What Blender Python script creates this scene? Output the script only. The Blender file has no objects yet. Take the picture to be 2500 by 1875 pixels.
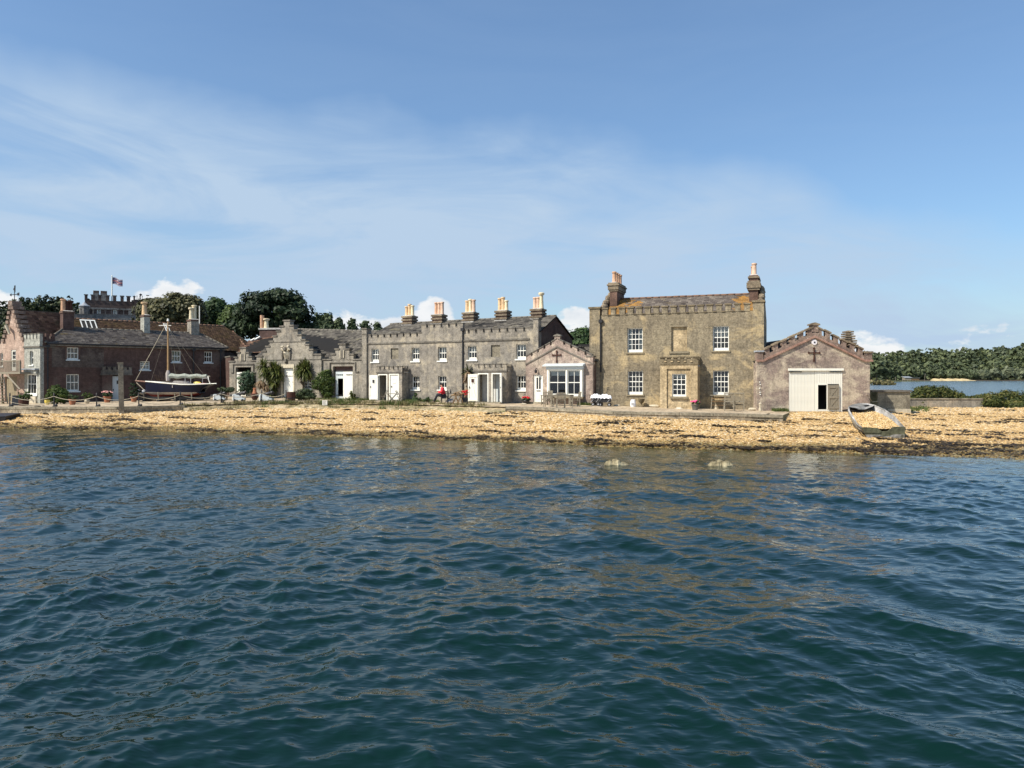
import bpy, math, random
import numpy as np
from mathutils import Vector, Matrix

# ------------------------------------------------------------------ camera, sky, sun
scene = bpy.context.scene
COL = scene.collection
FOC, CXP, HOR, EYE = 1800.0, 1250.0, 923.0, 3.2   # focal length, centre column and horizon row of a 2500 x 1875 picture

cam_data = bpy.data.cameras.new('camera')
cam = bpy.data.objects.new('camera', cam_data)
COL.objects.link(cam)
cam.location = (0, 0, EYE)
cam.rotation_euler = (math.radians(90), 0, 0)
cam_data.sensor_width = 36.0
cam_data.lens = 36.0 * FOC / 2500.0
cam_data.shift_y = (HOR - 937.5) / 2500.0
cam_data.clip_start = 0.1
cam_data.clip_end = 9000
scene.camera = cam
scene.render.resolution_x, scene.render.resolution_y = 1024, 768

SUN_AZ, SUN_EL = 58.0, 47.0       # degrees to the left of straight-behind the viewer, degrees up
sd = Vector((-math.sin(math.radians(SUN_AZ)) * math.cos(math.radians(SUN_EL)),
             -math.cos(math.radians(SUN_AZ)) * math.cos(math.radians(SUN_EL)),
             math.sin(math.radians(SUN_EL))))
sl = bpy.data.lights.new('sun', 'SUN')
sl.energy = 4.6
sl.angle = math.radians(0.5)
sl.color = (1.0, 0.93, 0.82)
sun = bpy.data.objects.new('sun', sl)
COL.objects.link(sun)
sun.rotation_euler = (-sd).to_track_quat('-Z', 'Y').to_euler()
sun.location = (-30, -20, 60)

scene.view_settings.view_transform = 'Standard'
scene.view_settings.look = 'None'
scene.view_settings.exposure = 0.45
scene.view_settings.gamma = 1.0
scene.view_settings.use_curve_mapping = False


class NT:
    """small helper round a node tree"""
    def __init__(s, tree):
        s.t = tree
        tree.nodes.clear()

    def n(s, typ, **kw):
        nd = s.t.nodes.new(typ)
        for k, v in kw.items():
            if k.startswith('i_'):
                key = k[2:]
                key = int(key) if key.isdigit() else key.replace('_', ' ')
                nd.inputs[key].default_value = v
            else:
                setattr(nd, k, v)
        return nd

    def l(s, a, ao, b, bi):
        s.t.links.new(a.outputs[ao], b.inputs[bi])

    def math(s, op, a, b=None, clamp=False):
        nd = s.n('ShaderNodeMath', operation=op)
        nd.use_clamp = clamp
        for i, v in enumerate((a, b)):
            if v is None:
                continue
            if isinstance(v, tuple):
                s.l(v[0], v[1], nd, i)
            else:
                nd.inputs[i].default_value = v
        return nd

    def ramp(s, src, stops, interp='LINEAR'):
        nd = s.n('ShaderNodeValToRGB')
        cr = nd.color_ramp
        cr.interpolation = interp
        while len(cr.elements) > 2:
            cr.elements.remove(cr.elements[-1])
        for i, (p, c) in enumerate(stops):
            e = cr.elements[i] if i < 2 else cr.elements.new(p)
            e.position = p
            if not isinstance(c, (tuple, list)):
                c = (c, c, c)
            e.color = (c[0], c[1], c[2], 1)
        s.l(src[0], src[1], nd, 'Fac')
        return nd

    def mix(s, fac, a, b, blend='MIX'):
        nd = s.n('ShaderNodeMix', data_type='RGBA', blend_type=blend)
        if isinstance(fac, tuple):
            s.l(fac[0], fac[1], nd, 0)
        else:
            nd.inputs[0].default_value = fac
        for key, v in ((6, a), (7, b)):
            if hasattr(v[0], 'outputs'):
                s.l(v[0], v[1], nd, key)
            else:
                nd.inputs[key].default_value = (v[0], v[1], v[2], 1)
        return nd


# ---- world: Nishita sky with thin cirrus and a low band of cumulus
world = bpy.data.worlds.new('World')
scene.world = world
world.use_nodes = True
w = NT(world.node_tree)
out = w.n('ShaderNodeOutputWorld')
bg = w.n('ShaderNodeBackground', i_Strength=0.125)
w.l(bg, 'Background', out, 'Surface')
sky = w.n('ShaderNodeTexSky', sky_type='NISHITA')
sky.sun_disc = False
sky.sun_elevation = math.radians(SUN_EL)
sky.sun_rotation = math.radians(180 + SUN_AZ)
sky.altitude = 0
sky.air_density = 1.0
sky.dust_density = 0.3
sky.ozone_density = 3.0
tc = w.n('ShaderNodeTexCoord')
sep = w.n('ShaderNodeSeparateXYZ')
w.l(tc, 'Generated', sep, 0)
up = w.math('MAXIMUM', (sep, 'Z'), 0.0)
# cirrus: combed fibres over azimuth and height, thick below a long sloping edge and gone above it
az = w.math('ARCTAN2', (sep, 'X'), (sep, 'Y'))
comb = w.n('ShaderNodeCombineXYZ')
w.l(az, 0, comb, 0)
w.l(up, 0, comb, 1)
mp = w.n('ShaderNodeMapping')
mp.inputs['Rotation'].default_value = (0, 0, math.radians(12))
mp.inputs['Scale'].default_value = (2.0, 9.0, 1)
mp.inputs['Location'].default_value = (5.48, 8.44, 0)
w.l(comb, 0, mp, 0)
n1 = w.n('ShaderNodeTexNoise', i_Scale=1.3, i_Detail=9.0, i_Roughness=0.58, i_Distortion=1.1)
w.l(mp, 0, n1, 'Vector')
mp2 = w.n('ShaderNodeMapping')
mp2.inputs['Rotation'].default_value = (0, 0, math.radians(-38))
mp2.inputs['Scale'].default_value = (2.2, 14.0, 1)
w.l(comb, 0, mp2, 0)
n2 = w.n('ShaderNodeTexNoise', i_Scale=1.1, i_Detail=7.0, i_Roughness=0.6, i_Distortion=0.6)
w.l(mp2, 0, n2, 'Vector')
n2b = w.n('ShaderNodeTexNoise', i_Scale=3.1, i_Detail=4.0, i_Roughness=0.5)
w.l(comb, 0, n2b, 'Vector')
ea_ = w.math('MULTIPLY_ADD', (az, 0), -0.02)
ea_.inputs[2].default_value = 0.345
eb_ = w.math('MULTIPLY_ADD', (az, 0), -0.28)
eb_.inputs[2].default_value = 0.35
edge = w.math('MINIMUM', (ea_, 0), (eb_, 0))
e1 = w.math('SUBTRACT', (edge, 0), (up, 0))
e2 = w.math('MULTIPLY_ADD', (n2b, 'Fac'), 0.22)
e2.inputs[2].default_value = -0.11
e3 = w.math('ADD', (e1, 0), (e2, 0))
e4 = w.ramp((e3, 0), [(0.0, 0.06), (0.06, 0.7), (0.14, 1.0)])
c1 = w.ramp((n1, 'Fac'), [(0.33, 0.34), (0.60, 1.0)])
c2 = w.ramp((n2, 'Fac'), [(0.36, 0.66), (0.58, 1.0)])
cir = w.math('MULTIPLY', (c1, 0), (c2, 0))
cir = w.math('MULTIPLY', (cir, 0), (e4, 0))
cir = w.math('MULTIPLY', (cir, 0), 1.15, clamp=True)
# cumulus: azimuth / elevation space, only in a low band
cc = w.n('ShaderNodeCombineXYZ')
w.l(az, 0, cc, 0)
ez = w.math('MULTIPLY', (sep, 'Z'), 1.7)
w.l(ez, 0, cc, 1)
n3 = w.n('ShaderNodeTexNoise', i_Scale=7.5, i_Detail=7.0, i_Roughness=0.55)
w.l(cc, 0, n3, 'Vector')
# threshold rises with elevation, so clouds have tops; a slow term makes separate heaps
n4 = w.n('ShaderNodeTexNoise', i_Scale=2.6, i_Detail=1.0)
mp4 = w.n('ShaderNodeMapping')
mp4.inputs['Location'].default_value = (0.35, 0, 0)
mp4.inputs['Scale'].default_value = (1, 0.05, 1)
w.l(cc, 0, mp4, 0)
w.l(mp4, 0, n4, 'Vector')
azf = w.math('MULTIPLY_ADD', (az, 0), 1 / (2 * math.pi)); azf.inputs[2].default_value = 0.5
hr = w.ramp((azf, 0), [(0.0, .05), (.15, .10), (.30, .05), (.385, .105), (.402, .095), (.412, .02), (.424, .10), (.434, .092), (.448, .03), (.460, .09), (.467, .092), (.4745, .078), (.481, .14),
                       (.4855, .125), (.490, .03), (.507, .035), (.5135, .10), (.519, .09), (.535, .03), (.56, .035), (.60, .045), (.68, .10), (.8, .05), (1.0, .05)])
hnz = w.math('MULTIPLY_ADD', (n4, 'Fac'), 0.05); hnz.inputs[2].default_value = -0.025
hgt = w.math('ADD', (hr, 0), (hnz, 0))
d1 = w.math('SUBTRACT', (hgt, 0), (up, 0))
d1 = w.math('MULTIPLY', (d1, 0), 3.2)
d2 = w.math('SUBTRACT', (n3, 'Fac'), 0.5)
d2 = w.math('MULTIPLY', (d2, 0), 1.0)
d3 = w.math('ADD', (d1, 0), (d2, 0))
cum = w.ramp((d3, 0), [(-0.0, 0.0), (0.045, 1.0)])
# light and shade inside the heaps
n5 = w.n('ShaderNodeTexNoise', i_Scale=16.0, i_Detail=5.0)
w.l(cc, 0, n5, 'Vector')
shade = w.math('MULTIPLY', (n5, 'Fac'), 0.8)
shade2 = w.math('ADD', (shade, 0), (d3, 0))
ccol = w.ramp((shade2, 0), [(0.42, (5.6, 5.6, 5.6)), (0.78, (3.2, 3.7, 4.3))])
bw = w.n('ShaderNodeRGBToBW'); w.l(sky, 0, bw, 0)
dn_ = w.math('MULTIPLY_ADD', (bw, 0), 0.10); dn_.inputs[2].default_value = 1.0
inv = w.math('DIVIDE', 1.0, (dn_, 0))
skyc = w.n('ShaderNodeVectorMath', operation='SCALE'); w.l(sky, 0, skyc, 0); w.l(inv, 0, skyc, 'Scale')
hs = w.n('ShaderNodeHueSaturation', i_Saturation=1.0, i_Value=1.10)
w.l(skyc, 0, hs, 'Color')
tn = w.mix(1.0, (hs, 0), (0.93, 1.02, 1.05), 'MULTIPLY')
base = w.mix((cir, 0), (tn, 2), (2.85, 3.7, 4.75))
lowmask = w.ramp((up, 0), [(0.0, 0.75), (0.24, 1.0)])
cumf = w.math('MULTIPLY', (cum, 0), 0.9)
skymix = w.mix((cumf, 0), (base, 2), (ccol, 0))
w.l(skymix, 2, bg, 'Color')

# ------------------------------------------------------------------ object helpers
def tag(o, label=None, cat=None, group=None, kind=None):
    if label: o['label'] = label
    if cat: o['category'] = cat
    if group: o['group'] = group
    if kind: o['kind'] = kind
    return o


def link(name, me, mats, parent=None, loc=(0, 0, 0), rot=None):
    o = bpy.data.objects.new(name, me)
    COL.objects.link(o)
    if mats is not None and not me.materials:
        for m_ in (mats if isinstance(mats, (list, tuple)) else [mats]):
            me.materials.append(m_)
    if parent is not None: o.parent = parent
    o.location = loc
    if rot is not None: o.rotation_euler = rot
    return o


def root(name, label, cat, loc=(0, 0, 0), rz=0.0, group=None):
    e = bpy.data.objects.new(name, None)
    COL.objects.link(e)
    e.empty_display_size = 0.3
    e.location = loc
    e.rotation_euler = (0, 0, rz)
    return tag(e, label, cat, group)


def copy_tree(o, parent=None):
    c = o.copy()
    COL.objects.link(c)
    c.parent = parent
    for ch in list(o.children):
        copy_tree(ch, c)
    return c


def fast_mesh(name, V, Q, tint=None, smooth=False, attr='tint'):
    """mesh from numpy arrays; Q has 3 or 4 columns"""
    V = np.asarray(V, dtype=np.float32); Q = np.asarray(Q, dtype=np.int32)
    me = bpy.data.meshes.new(name)
    me.vertices.add(len(V)); me.vertices.foreach_set('co', V.ravel())
    k = Q.shape[1]
    me.loops.add(Q.size); me.loops.foreach_set('vertex_index', Q.ravel())
    me.polygons.add(len(Q))
    me.polygons.foreach_set('loop_start', np.arange(0, Q.size, k, dtype=np.int32))
    if smooth:
        me.polygons.foreach_set('use_smooth', np.ones(len(Q), dtype=bool))
    me.update(calc_edges=True)
    if tint is not None:
        a = me.attributes.new(attr, 'FLOAT', 'FACE')
        a.data.foreach_set('value', np.asarray(tint, dtype=np.float32))
    return me


class MB:
    """collects boxes, prisms, tubes and lathed shapes, then builds ONE mesh"""
    def __init__(s):
        s.v, s.f, s.sm = [], [], []

    def add(s, vs, fs, smooth=False):
        b = len(s.v)
        s.v += [tuple(p) for p in vs]
        s.f += [tuple(i + b for i in f) for f in fs]
        s.sm += [smooth] * len(fs)
        return s

    def box(s, x0, x1, y0, y1, z0, z1, M=None):
        vs = [(x0, y0, z0), (x1, y0, z0), (x1, y1, z0), (x0, y1, z0), (x0, y0, z1), (x1, y0, z1), (x1, y1, z1), (x0, y1, z1)]
        if M is not None: vs = [M @ Vector(p) for p in vs]
        return s.add(vs, [(0, 3, 2, 1), (4, 5, 6, 7), (0, 1, 5, 4), (1, 2, 6, 5), (2, 3, 7, 6), (3, 0, 4, 7)])

    def prism(s, poly, y0, y1):
        """polygon in (x, z), counter-clockwise seen from the front (-y), extruded y0..y1"""
        n = len(poly)
        vs = [(p[0], y0, p[1]) for p in poly] + [(p[0], y1, p[1]) for p in poly]
        fs = [tuple(range(n)), tuple(range(2 * n - 1, n - 1, -1))]
        for i in range(n):
            j = (i + 1) % n
            fs.append((i, i + n, j + n, j))
        return s.add(vs, fs)

    def slab(s, poly, z0, z1):
        n = len(poly)
        vs = [(p[0], p[1], z0) for p in poly] + [(p[0], p[1], z1) for p in poly]
        fs = [tuple(range(n - 1, -1, -1)), tuple(range(n, 2 * n))]
        for i in range(n):
            j = (i + 1) % n
            fs.append((i, j, j + n, i + n))
        return s.add(vs, fs)

    def tube(s, pts, r, n=6, caps=True):
        pts = [Vector(p) for p in pts]
        rs = r if isinstance(r, (list, tuple)) else [r] * len(pts)
        vs, fs = [], []
        for i, p in enumerate(pts):
            d = (pts[min(i + 1, len(pts) - 1)] - pts[max(i - 1, 0)])
            if d.length < 1e-9: d = Vector((0, 0, 1))
            d.normalize()
            a = Vector((0, 0, 1)) if abs(d.z) < 0.9 else Vector((1, 0, 0))
            u = d.cross(a).normalized(); t = u.cross(d)
            for k in range(n):
                an = 2 * math.pi * k / n
                vs.append(p + (u * math.cos(an) + t * math.sin(an)) * rs[i])
        for i in range(len(pts) - 1):
            for k in range(n):
                k2 = (k + 1) % n
                fs.append((i * n + k, i * n + k2, (i + 1) * n + k2, (i + 1) * n + k))
        if caps:
            fs.append(tuple(range(n - 1, -1, -1)))
            fs.append(tuple(range((len(pts) - 1) * n, len(pts) * n)))
        return s.add(vs, fs, True)

    def lathe(s, c, prof, n=12):
        """profile of (radius, height) turned round a vertical axis at c"""
        vs, fs = [], []
        for (r, h) in prof:
            for k in range(n):
                an = 2 * math.pi * k / n
                vs.append((c[0] + r * math.cos(an), c[1] + r * math.sin(an), c[2] + h))
        m = len(prof)
        for i in range(m - 1):
            for k in range(n):
                k2 = (k + 1) % n
                fs.append((i * n + k, i * n + k2, (i + 1) * n + k2, (i + 1) * n + k))
        fs.append(tuple(range(n - 1, -1, -1)))
        fs.append(tuple(range((m - 1) * n, m * n)))
        return s.add(vs, fs, True)

    def lump(s, c, r, seed=0, n=3, rough=0.25):
        """an irregular stone-like lump, r = radii"""
        rnd = random.Random(seed)
        rows, cols = 5, 8
        vs, fs = [], []
        for i in range(rows + 1):
            th = math.pi * i / rows
            for k in range(cols):
                ph = 2 * math.pi * k / cols
                q = 1 + rnd.uniform(-rough, rough)
                vs.append((c[0] + r[0] * math.sin(th) * math.cos(ph) * q, c[1] + r[1] * math.sin(th) * math.sin(ph) * q,
                           c[2] + r[2] * math.cos(th) * (1 + rnd.uniform(-rough, rough) * 0.5)))
        for i in range(rows):
            for k in range(cols):
                k2 = (k + 1) % cols
                fs.append((i * cols + k, (i + 1) * cols + k, (i + 1) * cols + k2, i * cols + k2))
        return s.add(vs, fs, False)

    def mesh(s, name):
        me = bpy.data.meshes.new(name)
        me.from_pydata(s.v, [], s.f)
        me.polygons.foreach_set('use_smooth', s.sm)
        me.update()
        return me

    def build(s, name, mats, parent=None, **kw):
        o = link(name, s.mesh(name), mats, parent, **kw)
        if any(s.sm):
            try:
                o.data.set_sharp_from_angle(angle=math.radians(40))
            except Exception:
                pass
        return o


def box(name, m_, parent, x0, x1, y0, y1, z0, z1):
    return MB().box(x0, x1, y0, y1, z0, z1).build(name, m_, parent)


# measured directions: a picture position on the 2500 x 1875 photograph gives a sight line, met with a known plane
def ray(px, py):
    return Vector(((px - CXP) / FOC, 1.0, -(py - HOR) / FOC))


def ground_at(px, py, z):
    y = (EYE - z) * FOC / (py - HOR)
    return Vector(((px - CXP) / FOC * y, y, z))


def depth_at(px, py, y):
    return Vector(((px - CXP) / FOC * y, y, EYE - (py - HOR) / FOC * y))


class Frame:
    """local axes of one building: u along its front, v into it, w up"""
    def __init__(s, x, y, z, deg):
        s.o = Vector((x, y, z)); s.a = math.radians(deg)
        s.U = Vector((math.cos(s.a), math.sin(s.a), 0)); s.V = Vector((-math.sin(s.a), math.cos(s.a), 0))

    def uw(s, px, py, v=0.0):
        d = ray(px, py); c = Vector((0, 0, EYE))
        t = (v - (c - s.o).dot(s.V)) / d.dot(s.V)
        p = c + d * t
        return (p - s.o).dot(s.U), p.z - s.o.z

    def u(s, px, v=0.0): return s.uw(px, HOR, v)[0]

    def w(s, px, py, v=0.0): return s.uw(px, py, v)[1]

    def P(s, u, v, w_): return s.o + s.U * u + s.V * v + Vector((0, 0, w_))

    def local(s, p):
        q = Vector(p) - s.o
        return q.dot(s.U), q.dot(s.V), q.z
# ------------------------------------------------------------------ materials
def new_mat(name):
    m_ = bpy.data.materials.new(name)
    m_.use_nodes = True
    return m_, NT(m_.node_tree)


def finish(nt, col, rough=0.85, bump=None, bump_strength=0.4, bump_dist=0.02, spec=0.3, metallic=0.0, rough_src=None):
    o_ = nt.n('ShaderNodeOutputMaterial')
    p = nt.n('ShaderNodeBsdfPrincipled')
    p.inputs['Roughness'].default_value = rough
    p.inputs['Specular IOR Level'].default_value = spec
    p.inputs['Metallic'].default_value = metallic
    if hasattr(col[0], 'outputs'): nt.l(col[0], col[1], p, 'Base Color')
    else: p.inputs['Base Color'].default_value = (col[0], col[1], col[2], 1)
    if rough_src: nt.l(rough_src[0], rough_src[1], p, 'Roughness')
    if bump is not None:
        b = nt.n('ShaderNodeBump', i_Strength=bump_strength, i_Distance=bump_dist)
        nt.l(bump[0], bump[1], b, 'Height')
        nt.l(b, 'Normal', p, 'Normal')
    nt.l(p, 0, o_, 'Surface')
    return p


def plain(name, c, rough=0.7, var=0.12, scale=6.0, spec=0.3, metallic=0.0, bump=0.15):
    m_, t = new_mat(name)
    g = t.n('ShaderNodeTexCoord')
    n = t.n('ShaderNodeTexNoise', i_Scale=scale, i_Detail=5.0, i_Roughness=0.6)
    t.l(g, 'Object', n, 'Vector')
    r = t.ramp((n, 'Fac'), [(0.3, tuple(x * (1 - var) for x in c)), (0.7, tuple(min(1, x * (1 + var)) for x in c))])
    finish(t, (r, 0), rough, (n, 'Fac'), bump, 0.01, spec, metallic)
    return m_


def masonry(name, cols, patch=None, patch_at=(0.52, 0.6), patch_scale=0.7, streak=0.5, speck=None, speck_at=0.68, joints=None,
            bump=0.5, fine=14.0, dark=0.55, rough=0.92, streak_col=(0.035, 0.033, 0.028), patch_stretch=1.0):
    """weathered render, stone or brickwork: mottled body, patches where a coat has come away, run-off streaks, specks, joints"""
    m_, t = new_mat(name)
    g = t.n('ShaderNodeTexCoord')
    big = t.n('ShaderNodeTexNoise', i_Scale=0.55, i_Detail=6.0, i_Roughness=0.62)
    t.l(g, 'Object', big, 'Vector')
    body = t.ramp((big, 'Fac'), [(0.32, cols[0]), (0.5, cols[1]), (0.68, cols[2])])
    fin = t.n('ShaderNodeTexNoise', i_Scale=fine, i_Detail=6.0, i_Roughness=0.7)
    t.l(g, 'Object', fin, 'Vector')
    fr = t.ramp((fin, 'Fac'), [(0.32, 0.5), (0.5, 1.0), (0.68, 1.45)])
    c = t.mix(0.8, (body, 0), (fr, 0), 'MULTIPLY')
    med = t.n('ShaderNodeTexNoise', i_Scale=3.2, i_Detail=7.0, i_Roughness=0.72)
    t.l(g, 'Object', med, 'Vector')
    mr = t.ramp((med, 'Fac'), [(0.34, 0.52), (0.5, 0.98), (0.66, 1.35)])
    c = t.mix(0.75, (c, 2), (mr, 0), 'MULTIPLY')
    hgt = fin
    if patch is not None:
        mpp = t.n('ShaderNodeMapping')
        mpp.inputs['Scale'].default_value = (1, 1, patch_stretch)
        t.l(g, 'Object', mpp, 0)
        pn = t.n('ShaderNodeTexNoise', i_Scale=patch_scale, i_Detail=8.0, i_Roughness=0.66, i_Distortion=0.4)
        t.l(mpp, 0, pn, 'Vector')
        pf = t.ramp((pn, 'Fac'), [(patch_at[0], 0.0), (patch_at[1], 1.0)])
        pc = t.mix(0.7, (patch[0], patch[1], patch[2]), (fr, 0), 'MULTIPLY')
        c = t.mix((pf, 0), (c, 2), (pc, 2))
    if joints is not None:
        mpj = t.n('ShaderNodeMapping')
        mpj.inputs['Rotation'].default_value = (math.radians(90), 0, 0)
        t.l(g, 'Object', mpj, 0)
        bk = t.n('ShaderNodeTexBrick')
        bk.inputs['Scale'].default_value = 1.0
        bk.inputs['Brick Width'].default_value = joints[0]
        bk.inputs['Row Height'].default_value = joints[1]
        bk.inputs['Mortar Size'].default_value = joints[2]
        bk.inputs['Mortar Smooth'].default_value = 0.3
        bk.inputs['Color1'].default_value = (1, 1, 1, 1)
        bk.inputs['Color2'].default_value = (joints[5], joints[5], joints[5], 1)
        bk.inputs['Mortar'].default_value = (*joints[3], 1)
        t.l(mpj, 0, bk, 'Vector')
        jn = t.n('ShaderNodeTexNoise', i_Scale=1.1, i_Detail=4.0)
        t.l(g, 'Object', jn, 'Vector')
        jf = t.ramp((jn, 'Fac'), [(0.35, joints[4] * 0.3), (0.6, joints[4])])
        c = t.mix((jf, 0), (c, 2), (bk, 'Color'), 'MULTIPLY')
    if streak:
        mps = t.n('ShaderNodeMapping')
        mps.inputs['Scale'].default_value = (3.2, 3.2, 0.32)
        t.l(g, 'Object', mps, 0)
        sn = t.n('ShaderNodeTexNoise', i_Scale=1.0, i_Detail=6.0, i_Roughness=0.7)
        t.l(mps, 0, sn, 'Vector')
        sf = t.ramp((sn, 'Fac'), [(0.48, 0.0), (0.75, streak)])
        c = t.mix((sf, 0), (c, 2), streak_col)
    if speck is not None:
        vn = t.n('ShaderNodeTexNoise', i_Scale=5.5, i_Detail=3.0, i_Roughness=0.8)
        t.l(g, 'Object', vn, 'Vector')
        vf = t.ramp((vn, 'Fac'), [(speck_at, 0.0), (speck_at + 0.05, 1.0)])
        c = t.mix((vf, 0), (c, 2), speck)
    finish(t, (c, 2), rough, (hgt, 'Fac'), bump, 0.03, 0.2)
    return m_


def tinted(name, stops, rough=0.85, noise_mix=0.25, scale=9.0, translucent=0.0, moss=None, moss_at=(0.55, 0.62), spec=0.25, streaky=None, objrand=False):
    """pieces whose own colour varies from piece to piece (the tint stored with each piece)"""
    m_, t = new_mat(name)
    a = t.n('ShaderNodeAttribute', attribute_name='tint')
    g = t.n('ShaderNodeTexCoord')
    if objrand:
        oi = t.n('ShaderNodeObjectInfo')
        r = t.ramp((oi, 'Random'), stops)
    else:
        r = t.ramp((a, 'Fac'), stops)
    n = t.n('ShaderNodeTexNoise', i_Scale=scale, i_Detail=5.0, i_Roughness=0.65)
    t.l(g, 'Object', n, 'Vector')
    nr = t.ramp((n, 'Fac'), [(0.3, 0.6), (0.7, 1.35)])
    c = t.mix(noise_mix, (r, 0), (nr, 0), 'MULTIPLY')
    if moss is not None:
        mn = t.n('ShaderNodeTexNoise', i_Scale=1.1, i_Detail=6.0, i_Roughness=0.7)
        t.l(g, 'Object', mn, 'Vector')
        mf = t.ramp((mn, 'Fac'), [(moss_at[0], 0.0), (moss_at[1], 1.0)])
        c = t.mix((mf, 0), (c, 2), moss)
    if translucent:
        o_ = t.n('ShaderNodeOutputMaterial')
        p = t.n('ShaderNodeBsdfPrincipled')
        p.inputs['Roughness'].default_value = rough
        p.inputs['Specular IOR Level'].default_value = spec
        t.l(c, 2, p, 'Base Color')
        tr = t.n('ShaderNodeBsdfTranslucent')
        t.l(c, 2, tr, 'Color')
        mx = t.n('ShaderNodeMixShader', i_0=translucent)
        t.l(p, 0, mx, 1); t.l(tr, 0, mx, 2); t.l(mx, 0, o_, 'Surface')
    else:
        finish(t, (c, 2), rough, (n, 'Fac'), 0.3, 0.02, spec)
    return m_


MT = {}
MT['house'] = masonry('ochre_render', [(0.18, 0.15, 0.105), (0.24, 0.20, 0.135), (0.29, 0.245, 0.165)], patch=(0.42, 0.33, 0.19), patch_at=(0.52, 0.62),
                      patch_scale=0.45, streak=0.4, speck=(0.16, 0.13, 0.08), speck_at=0.70, joints=(0.66, 0.34, 0.015, (0.42, 0.39, 0.33), 0.5, 0.88), fine=9.0, patch_stretch=1.6)
MT['house_pale'] = masonry('pale_ochre_render', [(0.34, 0.26, 0.15), (0.44, 0.34, 0.2), (0.50, 0.40, 0.25)], streak=0.35, speck=(0.22, 0.17, 0.1), speck_at=0.7, fine=9.0)
MT['house_trim'] = masonry('dark_ochre_stone', [(0.12, 0.095, 0.06), (0.18, 0.145, 0.09), (0.25, 0.20, 0.13)], streak=0.3, fine=16)
MT['terrace'] = masonry('grey_render', [(0.16, 0.145, 0.125), (0.245, 0.222, 0.185), (0.31, 0.275, 0.22)], patch=(0.42, 0.365, 0.27), patch_at=(0.50, 0.64),
                        patch_scale=1.2, streak=0.45, speck=(0.48, 0.44, 0.34), speck_at=0.69, fine=13.0)
MT['terrace_trim'] = masonry('weathered_grey_stone', [(0.10, 0.09, 0.075), (0.16, 0.145, 0.12), (0.22, 0.20, 0.165)], streak=0.3, speck=(0.42, 0.38, 0.28), speck_at=0.68, fine=18)
MT['cottage'] = masonry('pink_grey_render', [(0.22, 0.17, 0.14), (0.33, 0.255, 0.21), (0.38, 0.32, 0.25)], patch=(0.52, 0.43, 0.33), patch_at=(0.54, 0.62),
                        patch_scale=1.5, streak=0.35, speck=(0.55, 0.48, 0.38), speck_at=0.67, fine=12)
MT['boathouse'] = masonry('patchy_red_render', [(0.19, 0.155, 0.13), (0.29, 0.225, 0.185), (0.36, 0.285, 0.225)], patch=(0.50, 0.42, 0.31), patch_at=(0.46, 0.58),
                          patch_scale=0.8, streak=0.35, speck=(0.6, 0.55, 0.47), speck_at=0.715, fine=10, patch_stretch=1.8)
MT['boathouse_trim'] = masonry('crumbling_red_stone', [(0.13, 0.10, 0.08), (0.23, 0.165, 0.13), (0.34, 0.255, 0.195)], streak=0.3, speck=(0.55, 0.48, 0.38), speck_at=0.62, fine=14)
MT['red_string'] = masonry('red_brick_string', [(0.24, 0.135, 0.10), (0.34, 0.20, 0.15), (0.42, 0.28, 0.21)], streak=0.3, fine=20)
MT['workshop'] = masonry('streaked_grey_stone', [(0.18, 0.165, 0.14), (0.27, 0.245, 0.20), (0.34, 0.305, 0.24)], patch=(0.42, 0.355, 0.265), patch_at=(0.55, 0.7),
                         patch_scale=0.9, streak=0.6, speck=(0.42, 0.39, 0.3), speck_at=0.70, fine=12, joints=(0.9, 0.5, 0.012, (0.5, 0.48, 0.42), 0.4, 0.9))
MT['brick_dark'] = masonry('old_brown_brick', [(0.085, 0.055, 0.046), (0.115, 0.072, 0.06), (0.15, 0.098, 0.082)], patch=(0.17, 0.14, 0.115), patch_at=(0.54, 0.68),
                           patch_scale=0.35, streak=0.2, joints=(0.225, 0.075, 0.010, (0.72, 0.7, 0.66), 0.9, 0.72), fine=24, bump=0.3)
MT['brick_limewash'] = masonry('faded_limewash', [(0.085, 0.065, 0.055), (0.13, 0.105, 0.088), (0.19, 0.16, 0.13)], patch=(0.075, 0.055, 0.05), patch_at=(0.5, 0.6), patch_scale=.6, streak=0.3, joints=(0.225, 0.075, 0.010, (0.72, 0.7, 0.66), 0.9, 0.72), fine=20)
MT['brick_pink'] = masonry('pink_brick', [(0.34, 0.24, 0.19), (0.44, 0.32, 0.25), (0.56, 0.44, 0.36)], streak=0.15,
                           joints=(0.225, 0.075, 0.014, (1.0, 0.95, 0.9), 1.0, 0.6), fine=24, bump=0.3)
MT['turret'] = masonry('pale_grey_render', [(0.30, 0.30, 0.255), (0.37, 0.365, 0.31), (0.43, 0.42, 0.36)], streak=0.25, fine=9, streak_col=(0.12, 0.12, 0.1))
MT['castle'] = masonry('dark_castle_stone', [(0.07, 0.05, 0.045), (0.11, 0.08, 0.07), (0.15, 0.115, 0.095)], streak=0.35, fine=3.0,
                       joints=(0.9, 0.35, 0.03, (0.5, 0.5, 0.5), 0.8, 0.6))
MT['castle_pale'] = masonry('pale_castle_stone', [(0.11, 0.105, 0.10), (0.17, 0.165, 0.155), (0.24, 0.235, 0.22)], streak=0.3, fine=3.0)
MT['chimney'] = masonry('sooty_brick', [(0.10, 0.065, 0.05), (0.16, 0.10, 0.075), (0.24, 0.15, 0.11)], streak=0.3, joints=(0.225, 0.075, 0.012, (0.8, 0.75, 0.7), 0.9, 0.6),
                        fine=20)
MT['chimney_stone'] = masonry('lichened_stone', [(0.13, 0.10, 0.07), (0.22, 0.175, 0.12), (0.30, 0.24, 0.16)], streak=0.35, speck=(0.34, 0.22, 0.07), speck_at=0.66, fine=12)
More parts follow.
